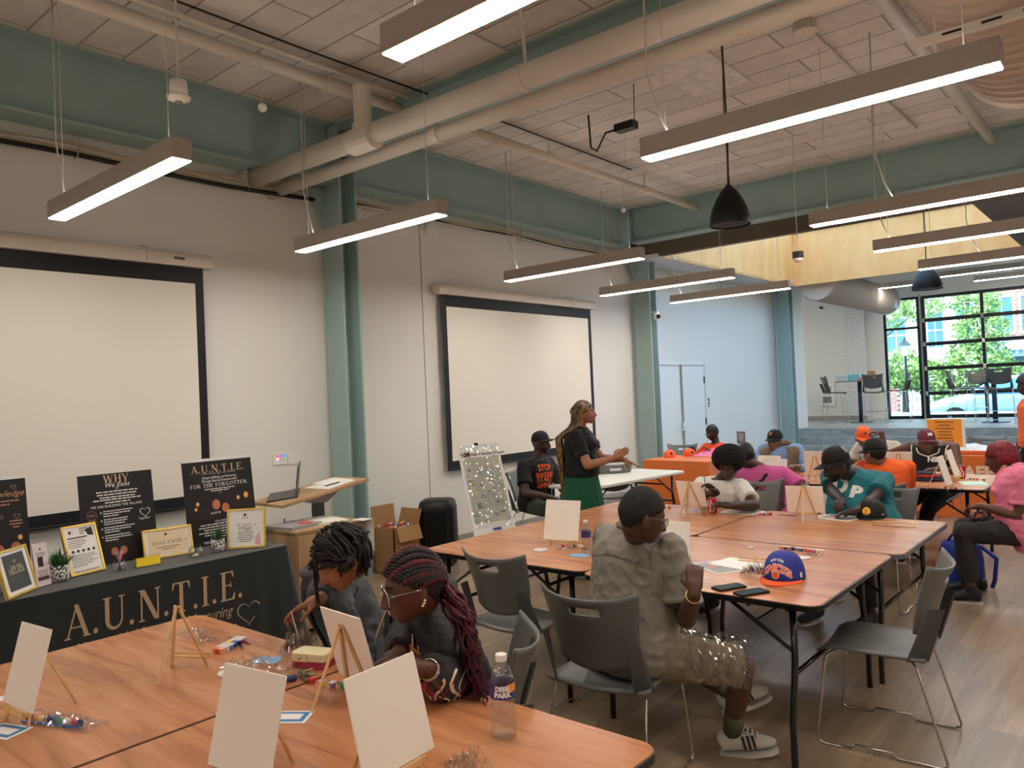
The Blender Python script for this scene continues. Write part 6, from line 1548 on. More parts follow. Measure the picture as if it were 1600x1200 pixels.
def person(label, loc, rz, P=(0,0,.55), N=(0,.03,1.03), H=None, hy=0, hp=0, hr=0, skin=(90,62,50), w=1.0, dpt=1.0, belly=0, bust=0, sh=.185, hunch=.0, tyaw=0,
           wl=(-.2,.42,.80), wr=(.2,.42,.80), el=(-.6,-.2,-.8), er=(.6,-.2,-.8), hdl=None, hdr=None, hnl=(0,0,1), hnr=(0,0,1), curl=(.55,.55), curls=(None,None),
           al=(-.14,.52,.10), ar=(.14,.52,.10), kpole=(0,.6,1), legs=True, vox=.0085, top=None, sleeve='short', topinfl=.014, hem=-.12, neck_f=1.0, bottom=None, leg_f=1.0, shoes=None, toe_l=(0,1,0), toe_r=(0,1,0),
           fat=0, fem=0, hs=1.0, wr_top=.006, arm=1.0, eyes=True, sk=None, hand_sc=1.0, lids=.0, seed=1, bands=None, topname='shirt', botname='trousers', sleeve_r=1.0, legvox=None, knee_l=None, knee_r=None, brow=True, it=5, beard=False, side_bend=0):
    t = thing('person', label, 'person', loc, rz)
    P = V(P); N = V(N); up = (N-P).normalized(); right = rotz(0) @ V((1,0,0)); rt = rotz(tyaw) @ V((1,0,0)); rt.z = side_bend
    H = V(H) if H is not None else N+up*.06+V((0,.035,.135))
    HR = rotz(hy) @ Matrix.Rotation(-hp, 3, 'X') @ Matrix.Rotation(hr, 3, 'Y'); HM = M4(HR, H)
    rt.normalize(); sl = N-up*.065-rt*sh; sr = N-up*.065+rt*sh
    e_l, w_l = ik(sl, wl, .29*arm, .255*arm, el); e_r, w_r = ik(sr, wr, .29*arm, .255*arm, er)
    hipl, hipr = P+V((-.085*w,.0,-.01)), P+V((.085*w,.0,-.01))
    kl, anl = ik(hipl, al, .43, .42, knee_l or kpole); kr, anr = ik(hipr, ar, .43, .42, knee_r or kpole)
    b = MB(); b.loft(torso_rings(P, N, right, w*.93, dpt*.93, 0, belly*.8, 0, right_top=rt, hunch=hunch))
    for s_, e_, w_ in ((sl, e_l, w_l), (sr, e_r, w_r)):
        capsule(b, N-up*.05, s_, .055, .056); capsule(b, s_, e_, .054*arm, .041); capsule(b, e_, e_+(w_-e_)*.35, .042, .041); capsule(b, e_+(w_-e_)*.35, w_, .041, .026)
    nb = N-up*.03; na = HM @ V((0,-.022,-.055)); nk = (1-.10*fem)*(1+.22*fat*(1-fem)); capsule(b, nb, na, .060*nk, .051*nk)
    add_head(b, HM, hs, fat, fem)
    d_l = V(hdl) if hdl else (w_l-e_l); d_r = V(hdr) if hdr else (w_r-e_r)
    hand(b, w_l, d_l, hnl, 1 if True else -1, curl[0], hand_sc, curls=curls[0]) if False else None
    # thumb side: for palm-down hands the thumb points inwards
    def hd(wrp, d, nn, left, c, cs):
        d = V(d).normalized(); nn = V(nn); w_ = d.cross((nn-d*nn.dot(d)).normalized()); 
        side = -1 if left else 1   # d x n points to the person's right for a forward, back-up hand
        hand(b, wrp+d*.015, d, nn, -side, c, hand_sc, curls=cs)
    hd(w_l, d_l, hnl, True, curl[0], curls[0]); hd(w_r, d_r, hnr, False, curl[1], curls[1])
    if legs:
        for h_, k_, a_ in ((hipl, kl, anl), (hipr, kr, anr)):
            capsule(b, h_, k_, .080*w, .056); capsule(b, k_, k_+(a_-k_)*.35, .055, .056); capsule(b, k_+(a_-k_)*.35, a_, .055, .036)
            if shoes is None: shoe(b, a_, toe_l if h_ is hipl else toe_r, .95)
    me = remesh(b, vox, it)
    ms = skin_mat(skin); lipc = tuple(int(c*.82+(28 if i == 0 else 6)) for i, c in enumerate(skin))
    dark = tuple(int(c*.35) for c in skin)
    body = mesh_obj('body', me, [ms, mat('lip_%d_%d_%d' % skin, lipc, .4), mat('brow_%d_%d_%d' % skin, dark, .8)], t)
    inv = HM.inverted(); idx = [0]*len(me.polygons)
    for i, p in enumerate(me.polygons):
        q = inv @ p.center
        if abs(q.x) < .09 and abs(q.z) < .13 and q.y > .03:
            q = q/hs
            if abs(q.x) < .026 and -.078 < q.z < -.053-.2*abs(q.x)*.3 and q.y > .07: idx[i] = 1
            elif brow and .012 < abs(q.x) < .048 and abs(q.z-.0255+.12*(abs(q.x)-.03)) < .0045 and q.y > .06: idx[i] = 2
            elif beard and q.z < -.045 and (abs(q.x) > .028 or q.z < -.082) : idx[i] = 2
            elif beard and -.053 < q.z < -.046 and abs(q.x) < .03: idx[i] = 2
    me.polygons.foreach_set('material_index', idx)
    if eyes:
        for s in (-1, 1):
            c = V((s*.031, .0815, .0005))*hs
            e = MB().ell(c, V((.0125,.006,.0062*(1-lids)))*hs, None, 14, 10).build('eye', mat('eye_white', (132,122,114), .3), body, smooth=True); e.matrix_local = HM
            MB().ell(c+V((0,.0045,-.001*lids))*hs, V((.0052,.0025,.0050*(1-lids)))*hs, None, 12, 8).build('iris', mat('iris_dark', (22,14,10), .15), e, smooth=True)
    # garments
    if top is not None:
        g_ = MB(); g_.loft(torso_rings(P, N, right, w, dpt, topinfl, belly, bust, hem, neck_f, right_top=rt, hunch=hunch, flare=.02))
        for s_, e_, w_ in ((sl, e_l, w_l), (sr, e_r, w_r)):
            if sleeve != 'none': capsule(g_, N-up*.052, s_-up*.002, .060+topinfl*.5, .058+topinfl*.4)
            if sleeve == 'short':
                m_ = s_+(e_-s_)*.68; capsule(g_, s_-(e_-s_)*.02, s_+(e_-s_)*.3, .058+topinfl*.4, .060+topinfl*.5); cone(g_, s_+(e_-s_)*.02, m_, .052+topinfl*.4, (.059+topinfl*.45)*sleeve_r*arm)
            elif sleeve == 'long':
                capsule(g_, s_, e_, .058+topinfl*.4, (.055+topinfl*.4)*sleeve_r); m_ = e_+(w_-e_)*.88; capsule(g_, e_, e_+(w_-e_)*.5, (.057+topinfl*.4)*sleeve_r, (.050+topinfl*.3)*sleeve_r); cone(g_, e_+(w_-e_)*.4, m_, (.052+topinfl*.3)*sleeve_r, .040*sleeve_r)
        tm = remesh(g_, vox*1.05, it, wr_top, 13, seed); to = mesh_obj(topname, tm, top, t)
    else: to = None
    if bottom is not None:
        g_ = MB(); g_.loft(torso_rings(P, N, right, w, dpt, .012, belly*.8, 0, -.2, .12, right_top=rt))
        for h_, k_, a_ in ((hipl, kl, anl), (hipr, kr, anr)):
            if leg_f <= 1: cone(g_, h_, h_+(k_-h_)*leg_f, .100*w, .086); capsule(g_, h_, h_+(k_-h_)*.4, .098*w, .094)
            else:
                capsule(g_, h_, k_, .094*w, .073); cone(g_, k_, k_+(a_-k_)*(leg_f-1), .072, .060); capsule(g_, k_, k_+(a_-k_)*.3, .073, .068)
        bm_ = remesh(g_, vox*1.1, it, wr_top*.9, 11, seed+5); bo = mesh_obj(botname, bm_, bottom, t)
    if shoes is not None:
        for a_, td in ((anl, toe_l), (anr, toe_r)):
            s_ = MB(); shoe(s_, a_, td); sm_ = remesh(s_, .006, 2); so = mesh_obj('shoe', sm_, shoes, t)
            o_, d3, sd, u_ = shoe(MB(), a_, td)
            sb = MB(); sb.prism([(-.075,-.03),(-.078,.0),(-.07,.03),(0,.04),(.08,.05),(.15,.044),(.185,.02),(.19,0),(.18,-.03),(.13,-.048),(.08,-.05),(0,-.04)], o_+u_*-.004, d3, sd, .02); sb.build('sole', mat('shoe_sole_white', (205,198,190), .6), so)
    return dict(t=t, body=body, top=to, HM=HM, HR=HR, H=H, N=N, P=P, rt=rt, up=up, sl=sl, sr=sr, el=e_l, er=e_r, wl=w_l, wr=w_r, kl=kl, kr=kr, al=anl, ar=anr, hs=hs)
# ---- things worn on the head (built in head space)
def part(mb, name, m, D, smooth=True, parent=None, **k):
    o = mb.build(name, m, parent or D['body'], smooth=smooth, **k); o.matrix_local = D['HM']; return o
def skullcap(D, name, m, k=1.05, front=.035, nape=-.06, side=-.01, rough=0, seed=0, noise_s=60):
    nu, nv = 64, 44; b = MB(); pts = {}
    def zl(a):   # hairline height around the head; a=0 front
        c = math.cos(a); return front*max(0, c)+ (nape*max(0, -c)) + side*(1-abs(c))
    fs = []
    V_ = []
    for j in range(nv+1):
        th = -PI/2+PI*j/nv; cs = max(math.cos(th), .01)
        for i in range(nu):
            d = V((math.sin(2*PI*i/nu)*cs, math.cos(2*PI*i/nu)*cs, math.sin(th))); p = head_point(d)*D['hs']
            q = p*k + V((0,-.002,.002)); n_ = noise.noise(q*noise_s+V((seed,0,0)))*rough
            V_.append(q*(1+n_))
    for j in range(nv):
        for i in range(nu):
            a = 2*PI*(i+.5)/nu; z = V_[j*nu+i].z
            if z > zl(a)*D['hs']: fs.append((j*nu+i, j*nu+(i+1) % nu, (j+1)*nu+(i+1) % nu, (j+1)*nu+i))
    b.add(V_, fs)
    # drop unused verts
    used = sorted({i for f in b.f for i in f}); mp = {u: n_ for n_, u in enumerate(used)}; b.v = [b.v[u] for u in used]; b.f = [tuple(mp[i] for i in f) for f in b.f]
    return part(b, name, m, D, solid=.006)
def wear_cap(D, crown, brim, yaw=0, tilt=.0, z=.035, logo=None, panel=None, text=None, tm=None, R=.088, brim_len=.07, name='cap', back=0, brim_droop=None):
    e = bpy.data.objects.new(name, None); col.objects.link(e); e.parent = D['body']
    e.matrix_local = D['HM'] @ M4(rotz(yaw) @ Matrix.Rotation(-tilt, 3, 'X'), V((0,-.006,z))*D['hs'])
    e.scale = (D['hs'],)*3
    make_cap(e, R, crown, brim, brim_len=brim_len, panel=panel)
    if text: surf_text(e, text, .036, .045, R, tm, bold=.002, off=.006)
    return e
def glasses(D, m, r=.022, square=False, w_=.0022, big=1.0):
    b = MB(); hs = D['hs']
    for s in (-1, 1):
        c = V((s*.032, .104, -.002)); pts = []
        for k in range(20):
            a = 2*PI*k/20; ex = math.copysign(abs(math.cos(a))**(.6 if square else 1), math.cos(a))*r*1.15*big; ez = math.copysign(abs(math.sin(a))**(.6 if square else 1), math.sin(a))*r*.9*big
            pts.append((c+V((ex, -abs(c.x+ex)*.12, ez)))*hs)
        b.tube(pts, w_, 6, closed=True)
        b.tube([(c+V((s*r*1.1*big,-.008,.006)))*hs, V((s*.080,.05,.006))*hs, V((s*.084,-.004,.003))*hs, V((s*.078,-.025,-.02))*hs], w_*.9, 6)
    b.tube([V((-.009,.106,.004))*hs, V((0,.109,.007))*hs, V((.009,.106,.004))*hs], w_, 6)
    o = part(b, 'glasses', m, D)
    lb = MB()
    for s in (-1, 1):
        c = V((s*.032,.104,-.002)); lb.add([(c+V((math.cos(a)*r*1.1*big, -abs(c.x+math.cos(a)*r)*.12, math.sin(a)*r*.86*big)))*hs for a in [k*PI/8 for k in range(16)]], [tuple(range(16))])
    lb.build('lens', clear_mat('lens_glass', (235,240,240), .3, .02, fac=(.03,.5)), o)
    return o
def strand(mb, pts, r, n=5, mi=0, tip=.6): 
    K = len(pts); mb.tube(pts, 1, n, mi, radii=[r*(1-(1-tip)*k/(K-1)) for k in range(K)])
def drape(D, txt, size, f, side, m, name='lettering', bold=0, dist=.3, updown=0, shear=0, kx=1.0, origin=None, direction=None, up=None, mbx=None, off=.004):
    """print lettering on the chest: letters are cast onto the shirt surface"""
    o = D['top']; me = o.data; bv = BVHTree.FromPolygons([v.co for v in me.vertices], [tuple(p.vertices) for p in me.polygons])
    rt = D['rt']; upv = D['up']; fw = upv.cross(rt).normalized(); fw = fw if fw.y > 0 else -fw
    c = D['P']*(1-f)+D['N']*f+rt*side
    dr = V(direction).normalized() if direction else -fw
    right = V(mbx).normalized() if mbx else -rt    # reader faces the wearer
    base = origin if origin is not None else c
    vs, fs = text_mesh(txt, size, bold=bold, shear=shear); out = []
    for v in vs:
        st = base+right*v.x*kx+upv*v.y - dr*dist
        hit = bv.ray_cast(st, dr, 1.0)
        q = hit[0] if hit[0] is not None else st+dr*dist
        out.append(q-dr*off)
    return MB().add(out, fs).build(name, m, o)
def look(frm, to): d = V(to)-V(frm); return math.atan2(-d.x, d.y)
# ---------------------------------------------------------------- materials of clothing
F = lambda n, c, c2=None, r=.85, **k: mat(n, c, r, noise_s=k.pop('ns', 6), noise_a=k.pop('na', .10), c2=c2, sheen=.03, bump=.10, bump_s=350, **k)
M_denim = F('washed_black_denim', (84,86,90), (46,47,51), ns=7); M_hood = F('washed_charcoal_fleece', (58,56,59), (24,23,26), ns=6); M_blackt = F('black_cotton', (13,13,16)); M_greyshirt = F('grey_button_shirt', (134,126,116), ns=3, na=.05)
M_khaki = F('khaki_twill', (120,108,86), ns=4, na=.06); M_green = F('green_pleated_skirt', (12,82,52), ns=4, na=.08); M_whitet = F('white_cotton', (222,216,208), ns=4, na=.03); M_teal_t = F('teal_cotton', (20,104,116), ns=4, na=.05)
M_orange_t = F('orange_cotton', (232,96,34), ns=4, na=.05); M_pink_t = F('pink_cotton', (236,128,160), ns=4, na=.05); M_mag = F('magenta_cotton', (190,82,140), ns=4, na=.05); M_olive = F('olive_twill', (64,68,54), ns=5); M_darkj = F('dark_trousers', (22,24,30), ns=5)
M_vest = F('khaki_vest', (112,98,76), ns=5); M_blueshirt = F('light_blue_shirt', (126,156,206), ns=5, na=.08); M_hairk = mat('black_hair', (16,13,13), .55, noise_s=40, noise_a=.25); M_beige = F('beige_cotton', (200,190,176))
M_shoe_d = mat('dark_sneaker', (34,34,38), .6); M_shoe_w = mat('white_sneaker', (206,198,188), .6)
# ---------------------------------------------------------------- boy with short twists (front table, far side)
def Lc(world, loc, rz):
    """world point -> person local"""
    q = V(world)-V((loc[0], loc[1], 0)); return rotz(-rz) @ q
def img(px, py, t): return ray(px, py)*t+V((0,0,CAMZ))
loc = (-2.78, 2.22, 0); rz = math.radians(148)
hand_w = img(494, 962, 2.86)
D = person('boy with short black twists in washed denim jacket, head bowed over a brush', loc, rz, P=(0,.0,.53), N=(.02,.20,.975), H=Lc(img(536,872,2.98), loc, rz), hy=.20, hp=.52, it=2, skin=(158,104,74), w=.92, dpt=.95,
    wl=Lc(img(560,1040,2.9), loc, rz), wr=Lc(hand_w, loc, rz), er=(.5,-.1,-1), hdr=(-.1,.9,-.25), hnr=(.3,.1,1), curl=(.5,.35), curls=(None,(.30,.45,.65,.8)), vox=.0058, top=M_denim, sleeve='long', topinfl=.026, hem=-.18, bottom=M_darkj, leg_f=1.95, shoes=M_shoe_d, lids=.55, sh=.175, wr_top=.011, seed=2, topname='denim_jacket', arm=.95)
D1 = D
b = MB(); b.loft(torso_rings(D['P'], D['N'], (1,0,0), .86, .9, .031, 0, 0, .1, 1.0))
sk_ = skullcap(D, 'scalp_hair', M_hairk, 1.05, .05, -.05, .0)
b = MB(); rd = random.Random(11)
for k in range(150):
    a = rd.uniform(0, 2*PI)
    ph = rd.uniform(.15, 1.35); d = V((math.sin(a)*math.cos(ph), math.cos(a)*math.cos(ph), math.sin(ph))); s0 = head_point(d)*1.04
    out = V((d.x, d.y, 0)); out = out.normalized() if out.length > .01 else V((0,1,0)); L = rd.uniform(.07,.12)
    ae = math.atan2(out.x, out.y)
    if abs(ae) < 1.30 and k % 12: ae = math.copysign(1.32+rd.uniform(0,.35), ae); out = V((math.sin(ae), math.cos(ae), 0)); L *= .7
    elif abs(ae) < 1.30: L *= 1.2
    ae = math.atan2(out.x, out.y)
    if 1.2 < abs(ae) < 2.0: L *= .5
    inv = D['HR'].inverted(); dn = inv @ V((0,0,-1))
    p1 = s0+d*.02; edge = head_point(V((out.x*.98, out.y*.98, .18)).normalized())*1.10+out*.012
    p2 = (p1+edge)/2+d*.016; p3 = edge; j = V((rd.uniform(-.012,.012), rd.uniform(-.012,.012), 0)); p4 = p3+dn*L*.5+out*.006+j; p5 = p3+dn*L+j*1.6
    strand(b, [s0, p1, p2, p3, p4, p5], .0058, 6, tip=.8); b.ell(p5, (.0055,.0055,.007), None, 6, 4)
part(b, 'twists', M_hairk, D)
# collar, hood and shirt front
b = MB(); N_ = D['N']
b.tube([N_+V((math.cos(a)*.105, math.sin(a)*.09-.01, .0+.022*math.sin(a*1.0+PI))) for a in [2*PI*k/24 for k in range(24)]], .022, 8, closed=True); b.build('jacket_collar', M_denim, D['top'], smooth=True)
b = MB(); b.tube([N_+V((math.cos(a)*.09, math.sin(a)*.07-.045, .03+.012*math.sin(3*a))) for a in [2*PI*k/24 for k in range(24)]], .030, 8, closed=True); b.build('hood', M_blackt, D['t'], smooth=True)
def seam(D, pts, m, r=.0022, name='seam'):
    bv = BVHTree.FromPolygons([v.co for v in D['top'].data.vertices], [tuple(p.vertices) for p in D['top'].data.polygons]); out = []
    for p in pts: q = bv.find_nearest(V(p)); out.append(q[0]+q[1]*.0015 if q[0] is not None else V(p))
    MB().tube(out, r, 5).build(name, m, D['top'], smooth=True)
M_seam = mat('seam_dark', (30,30,33), .9)
for e_, s_, w_, q in ((D['er'],D['sr'],D['wr'],1),(D['el'],D['sl'],D['wl'],-1)):
    seam(D, [s_+V((math.cos(a)*.10*q, math.sin(a)*.10, -.03-.05*math.cos(a))) for a in [2*PI*k/20 for k in range(21)]], M_seam, .003)
    seam(D, [s_+(e_-s_)*f+V((q*.1,.04,.02)) for f in [k/8 for k in range(9)]], M_seam)
    seam(D, [s_+(e_-s_)*.75+V((math.cos(a)*.1, math.sin(a)*.1, .05*math.sin(a))) for a in [2*PI*k/16 for k in range(17)]], M_seam)
# dark tee panel between the open jacket edges
def panel(D, name, m, cols, f0, f1, halfw, infl=.03, belly=0):
    rr = torso_rings(D['P'], D['N'], (1,0,0), cols[0], cols[1], infl, belly, 0, f0, f1, right_top=D['rt'], n=36); b = MB(); n = len(rr)
    vs = []; W_ = 9
    for k, R in enumerate(rr):
        hw = halfw(k/(n-1))
        for i in range(W_+1):
            a = PI/2+hw*(i/W_*2-1); x = (a/(2*PI)*36) % 36; i0 = int(x); fr = x-i0; vs.append(R[i0]*(1-fr)+R[(i0+1) % 36]*fr)
    fs = [(k*(W_+1)+i, k*(W_+1)+i+1, (k+1)*(W_+1)+i+1, (k+1)*(W_+1)+i) for k in range(n-1) for i in range(W_)]
    return b.add(vs, fs).build(name, m, D['top'], smooth=True, solid=.004)
panel(D, 'tee_front', M_blackt, (.92,.95), -.1, .97, lambda v: .30+.35*v, .036)
# brush in his hand
hb = thing('paint_brush', 'white paint brush held upright by the boy with twists', 'brush', at(468,1003,TZ+.06), 0, 'loose paint brushes')
A = at(468,1003,TZ+.02)-hb.location; B = img(455, 956, 2.80)-hb.location; MB().cyl(A, B, .0032, .0022, n=8).build('handle', M_cap, hb)
hand_obj = D
# ---------------------------------------------------------------- girl with burgundy braids and clear glasses
loc = (-2.10, 2.10, 0); rz = math.radians(140)
D = person('girl with long burgundy braids and clear glasses in a charcoal printed hoodie', loc, rz, P=(0,.0,.52), N=(.0,.15,.965), H=Lc(img(648,915,2.50), loc, rz), hy=.12, hp=.20, it=2, skin=(92,55,42), w=.98, dpt=1.05, bust=.035,
    wl=Lc(img(668,1045,2.36), loc, rz), wr=Lc(img(618,1032,2.55), loc, rz), el=(-.9,-.3,-.7), hdl=Lc(img(560,1040,2.3), loc, rz)-Lc(img(668,1045,2.30), loc, rz), hnl=(-.6,.2,.9), hdr=(-.5,.9,-.2), hnr=(.4,0,1), curl=(.45,.5), vox=.0055, top=M_hood, sleeve='long', topinfl=.024, sleeve_r=1.16, hem=-.18, bottom=M_darkj, leg_f=1.95, shoes=M_shoe_d, lids=.4, sh=.172, fat=.4, fem=1, wr_top=.012, seed=7, topname='hoodie', arm=.93)
D2 = D
skullcap(D, 'scalp_hair', mat('dark_braid_base', (30,18,18), .7), 1.035, .058, -.085, .0)
M_burg = mat('burgundy_hair', (104,24,44), .5, noise_s=30, noise_a=.3, c2=(50,12,24)); M_bk = mat('braid_black', (26,16,17), .55)
b = MB(); rd = random.Random(3)
nape = V((0,-.098,-.045))
for k in range(19):
    u = (k-9)/9; a0 = u*1.72; d0 = V((math.sin(a0), math.cos(a0), .62-.50*abs(u)**1.5)).normalized(); d1 = V((u*.12, -.97, -.08)).normalized()
    pts = []; om = d0.angle(d1)
    for j in range(15):
        f = j/14; d = (d0*math.sin((1-f)*om)+d1*math.sin(f*om))/max(math.sin(om), .02)
        d += V((u*.12*math.sin(PI*f), 0, .25*math.sin(PI*f)*(1-.6*abs(u)))); q = head_point(d.normalized())*1.065
        pts.append(q)
    pts.append(nape+V((u*.02,0,0)))
    K = len(pts)
    # two twisted strands per cornrow
    for h in (0, PI):
        tw = []
        for j in range((K-1)*5+1):
            i0 = min(j//5, K-2); fr = j/5-i0; c = pts[i0]*(1-fr)+pts[i0+1]*fr; t_ = (pts[i0+1]-pts[i0]).normalized(); s_ = t_.cross(c.normalized()); tw.append(c+c.normalized()*.004*math.cos(j*.9+h)+s_*.0055*math.sin(j*.9+h))
        b.tube(tw, .0062, 6, mi=0 if k % 3 else 1)
part(b, 'cornrows', [M_bk, M_burg], D)
b = MB(); inv = D['HR'].inverted(); dn = inv @ V((0,0,-1)); bkd = inv @ (rotz(0) @ V((-.25,-.9,0))).normalized()
for k in range(95):
    u_ = rd.uniform(-1,1); st = nape+V((u_*.05, rd.uniform(-.02,.01)+.03*u_*u_, rd.uniform(-.03,.035))); L = rd.uniform(.30,.62); spread = rd.uniform(-1,1); ph = rd.uniform(0,6); amp = rd.uniform(.004,.010); fz = rd.uniform(26,40)
    pts = [st]; n = 26; dirx = bkd*.9+V((spread*.35,0,0))
    for j in range(1, n+1):
        f = j/n; q = st+dirx*(.055*min(1, f*5))+V((spread*.035*min(1,f*3),0,0))+dn*L*f+inv @ V((-.02*f,-.05*f,0)); q += V((math.cos(f*fz+ph)*amp, math.sin(f*fz+ph)*amp, 0)); pts.append(q)
    strand(b, pts, .0052, 5, tip=.45, mi=0 if rd.random() < .72 else 1)
part(b, 'ponytail_curls', [M_burg, M_bk], D)
b = MB()
for k in range(10):
    s_ = 1; st = head_point(V((s_*.9,.1,.2)).normalized())*1.03
glasses(D, clear_mat('clear_frame', (235,225,220), .6, .1, fac=(.35,.6)), .027, True, .0030, 1.12)
b = MB()
for s_ in (-1,1):
    for k, (dy, dz_) in enumerate(((0,-.046),(-.006,-.040),(-.011,-.032))): b.ell(V((s_*.088,.0+dy,dz_)), (.0042,.0042,.0042), None, 8, 6)
part(b, 'earring', mat('pearl', (240,232,224), .15), D)
N_ = D['N']; b = MB(); b.tube([N_+V((math.cos(a)*.125, math.sin(a)*.10-.02, .005+.02*math.sin(a+PI)+.006*math.sin(5*a))) for a in [2*PI*k/28 for k in range(28)]], .034, 10, closed=True); b.build('hood', M_hood, D['top'], smooth=True)
seam(D, [N_+V((math.cos(a)*.15, math.sin(a)*.12, -.01)) for a in [2*PI*k/28 for k in range(29)]], mat('silver_trim', (170,165,160), .4), .0018)
b = MB()
for dx in (-.02, .0, .03): b.tube([N_+V((dx*.5-.03,.07,.03)), N_+V((dx-.02,.125,-.05)), N_+V((dx,.165,-.15)), N_+V((dx+.01,.17,-.24))], .0022, 5)
b.tube([N_+V((math.cos(a)*.075, math.sin(a)*.07+.0, .03-.03*max(0,math.sin(a)))) for a in [2*PI*k/24 for k in range(24)]], .0018, 5, closed=True); b.build('chains', M_chrome, D['t'], smooth=True)
panel(D, 'tee_front', M_blackt, (.98,1.05), .35, .97, lambda v: .12+.3*v, .05)
# flame print on the hoodie front
bv = BVHTree.FromPolygons([v.co for v in D['top'].data.vertices], [tuple(p.vertices) for p in D['top'].data.polygons])
def print_on(D, cx, cz, w_, h_, n, mats, seed, name='printed_flames', thick=.0042):
    rd = random.Random(seed); b = MB(); P_, N2 = D['P'], D['N']; bv = BVHTree.FromPolygons([v.co for v in D['top'].data.vertices], [tuple(p.vertices) for p in D['top'].data.polygons])
    for k in range(n):
        x = cx+rd.uniform(-w_,w_); z = cz+rd.uniform(-h_,h_)*.6; a = rd.uniform(-.5,.5); L = rd.uniform(.05,.12); pts = []
        for j in range(10):
            f = j/9; s = V((-.6, x+math.sin(f*5+k)*.012+a*L*f, z+L*f)); hit = bv.ray_cast(s, V((1,-.15,0)).normalized(), 1)
            if hit[0] is not None: pts.append(hit[0]+V((-.002,.001,0)))
        if len(pts) > 3: b.tube(pts, thick*rd.uniform(.5,1.3), 5, mi=rd.randrange(len(mats)))
    b.build(name, mats, D['top'], smooth=True)
fl = [mat('flame_cream', (226,206,178), .7), mat('flame_brown', (110,44,40), .7), mat('flame_red', (150,40,44), .7), mat('flame_gold', (190,150,60), .7)]
print_on(D, .20, .76, .06, .05, 34, fl, 5); print_on(D, .10, .74, .07, .05, 12, fl[:2], 8)
b = MB(); wv = (D['wl']-D['el']).normalized()
for k in range(6):
    c = D['wl']-wv*(.005+.009*k); b.loft([[v for v in b.ring(c+wv*s*.002, wv, r_, 20)] for s, r_ in ((-1,.033),(1,.033),(1,.030),(-1,.030))], False, closed=True)
b.build('bracelets', mat('bracelet_silver', (210,196,176), .2, metal=1), D['t'], smooth=True)
# ---------------------------------------------------------------- man in grey shirt seen from behind
loc = (-1.90, 2.96, 0); rz = math.radians(-14)
D = person('man in grey button shirt and khaki shorts seated with his back to the viewer', loc, rz, P=(.02,.0,.555), N=(.05,.06,1.07), H=Lc(img(1003,806,3.22), loc, rz), hy=-.38, hp=.30, it=2, skin=(88,58,46), w=1.12, dpt=1.12, belly=.03, sh=.20,
    wr=Lc(img(1085,928,3.08), loc, rz), wl=(-.12,.40,.82), er=(.8,-.3,-.9), hdr=(-.25,.35,.9), hnr=(.5,-.8,0), curl=(.5,1.0), vox=.0058, top=M_greyshirt, sleeve='short', sleeve_r=1.1, topinfl=.022, hem=-.2, bottom=M_khaki, leg_f=.97, shoes=M_shoe_w,
    ar=Lc((-1.60,3.36,.10), loc, rz), al=Lc((-1.74,3.78,.10), loc, rz), toe_r=(.75,.65,.15), toe_l=(.6,.8,.35), knee_r=(.9,.3,1), knee_l=(.6,.6,1), wr_top=.010, seed=4, botname='shorts', sk=None, hs=1.0)
D3 = D
skullcap(D, 'short_hair', mat('grey_black_hair', (30,26,26), .85, noise_s=60, noise_a=.4), 1.045, .06, -.075, .0, .012)
glasses(D, mat('thin_wire', (150,120,100), .3, metal=.7), .020, False, .0012)
N_ = D['N']; b = MB(); b.tube([N_+V((math.cos(a)*.088, math.sin(a)*.078-.0, .012-.022*math.sin(a))) for a in [2*PI*k/28 for k in range(28)]], .020, 10, closed=True); b.build('collar', M_greyshirt, D['top'], smooth=True)
M_ss = mat('shirt_seam', (96,90,82), .9)
seam(D, [D['P']*.18+D['N']*.82+V((x*.009,-.17,.010*math.cos(x*.16))) for x in range(-20, 21)], M_ss, .0018)
for s_, e_ in ((D['sr'], D['er']), (D['sl'], D['el'])):
    seam(D, [s_+V((math.cos(a)*.02*(1 if s_ is D['sr'] else -1)-.02, math.sin(a)*.11, .1*math.cos(a))) for a in [2*PI*k/24 for k in range(25)]], M_ss, .0018)
    c_ = s_+(e_-s_)*.63; b = MB(); ax = (e_-s_).normalized()
    cone(b, s_+(e_-s_)*.62, s_+(e_-s_)*.70, .086, .0865); b.build('sleeve_hem', M_greyshirt, D['top'], smooth=True)
    b = MB(); cone(b, s_+(e_-s_)*.66, s_+(e_-s_)*.78, .066, .068); b.build('undershirt_sleeve', mat('slate_undershirt', (62,68,80), .8), D['t'], smooth=True)
b = MB(); wv = (D['wr']-D['er']).normalized(); b.tube([v for v in b.ring(D['wr']-wv*.02, wv, .031, 24)], .003, 6, closed=True); b.build('bracelet', mat('gold_bracelet', (220,190,130), .3, metal=.8), D['t'], smooth=True)
for nm, a_ in (('sock', D['ar']), ('sock', D['al'])):
    k_ = D['kr'] if a_ is D['ar'] else D['kl']; b = MB(); cone(b, a_, a_+(k_-a_).normalized()*.13, .044, .047); b.build(nm, mat('olive_sock', (88,92,74), .9), D['t'], smooth=True)
for so in [o for o in col.objects if o.parent == D['t'] and o.name.startswith('shoe')]:
    for a_, td in ((D['ar'], (.75,.65,.15)), (D['al'], (.6,.8,.35))):
        pass
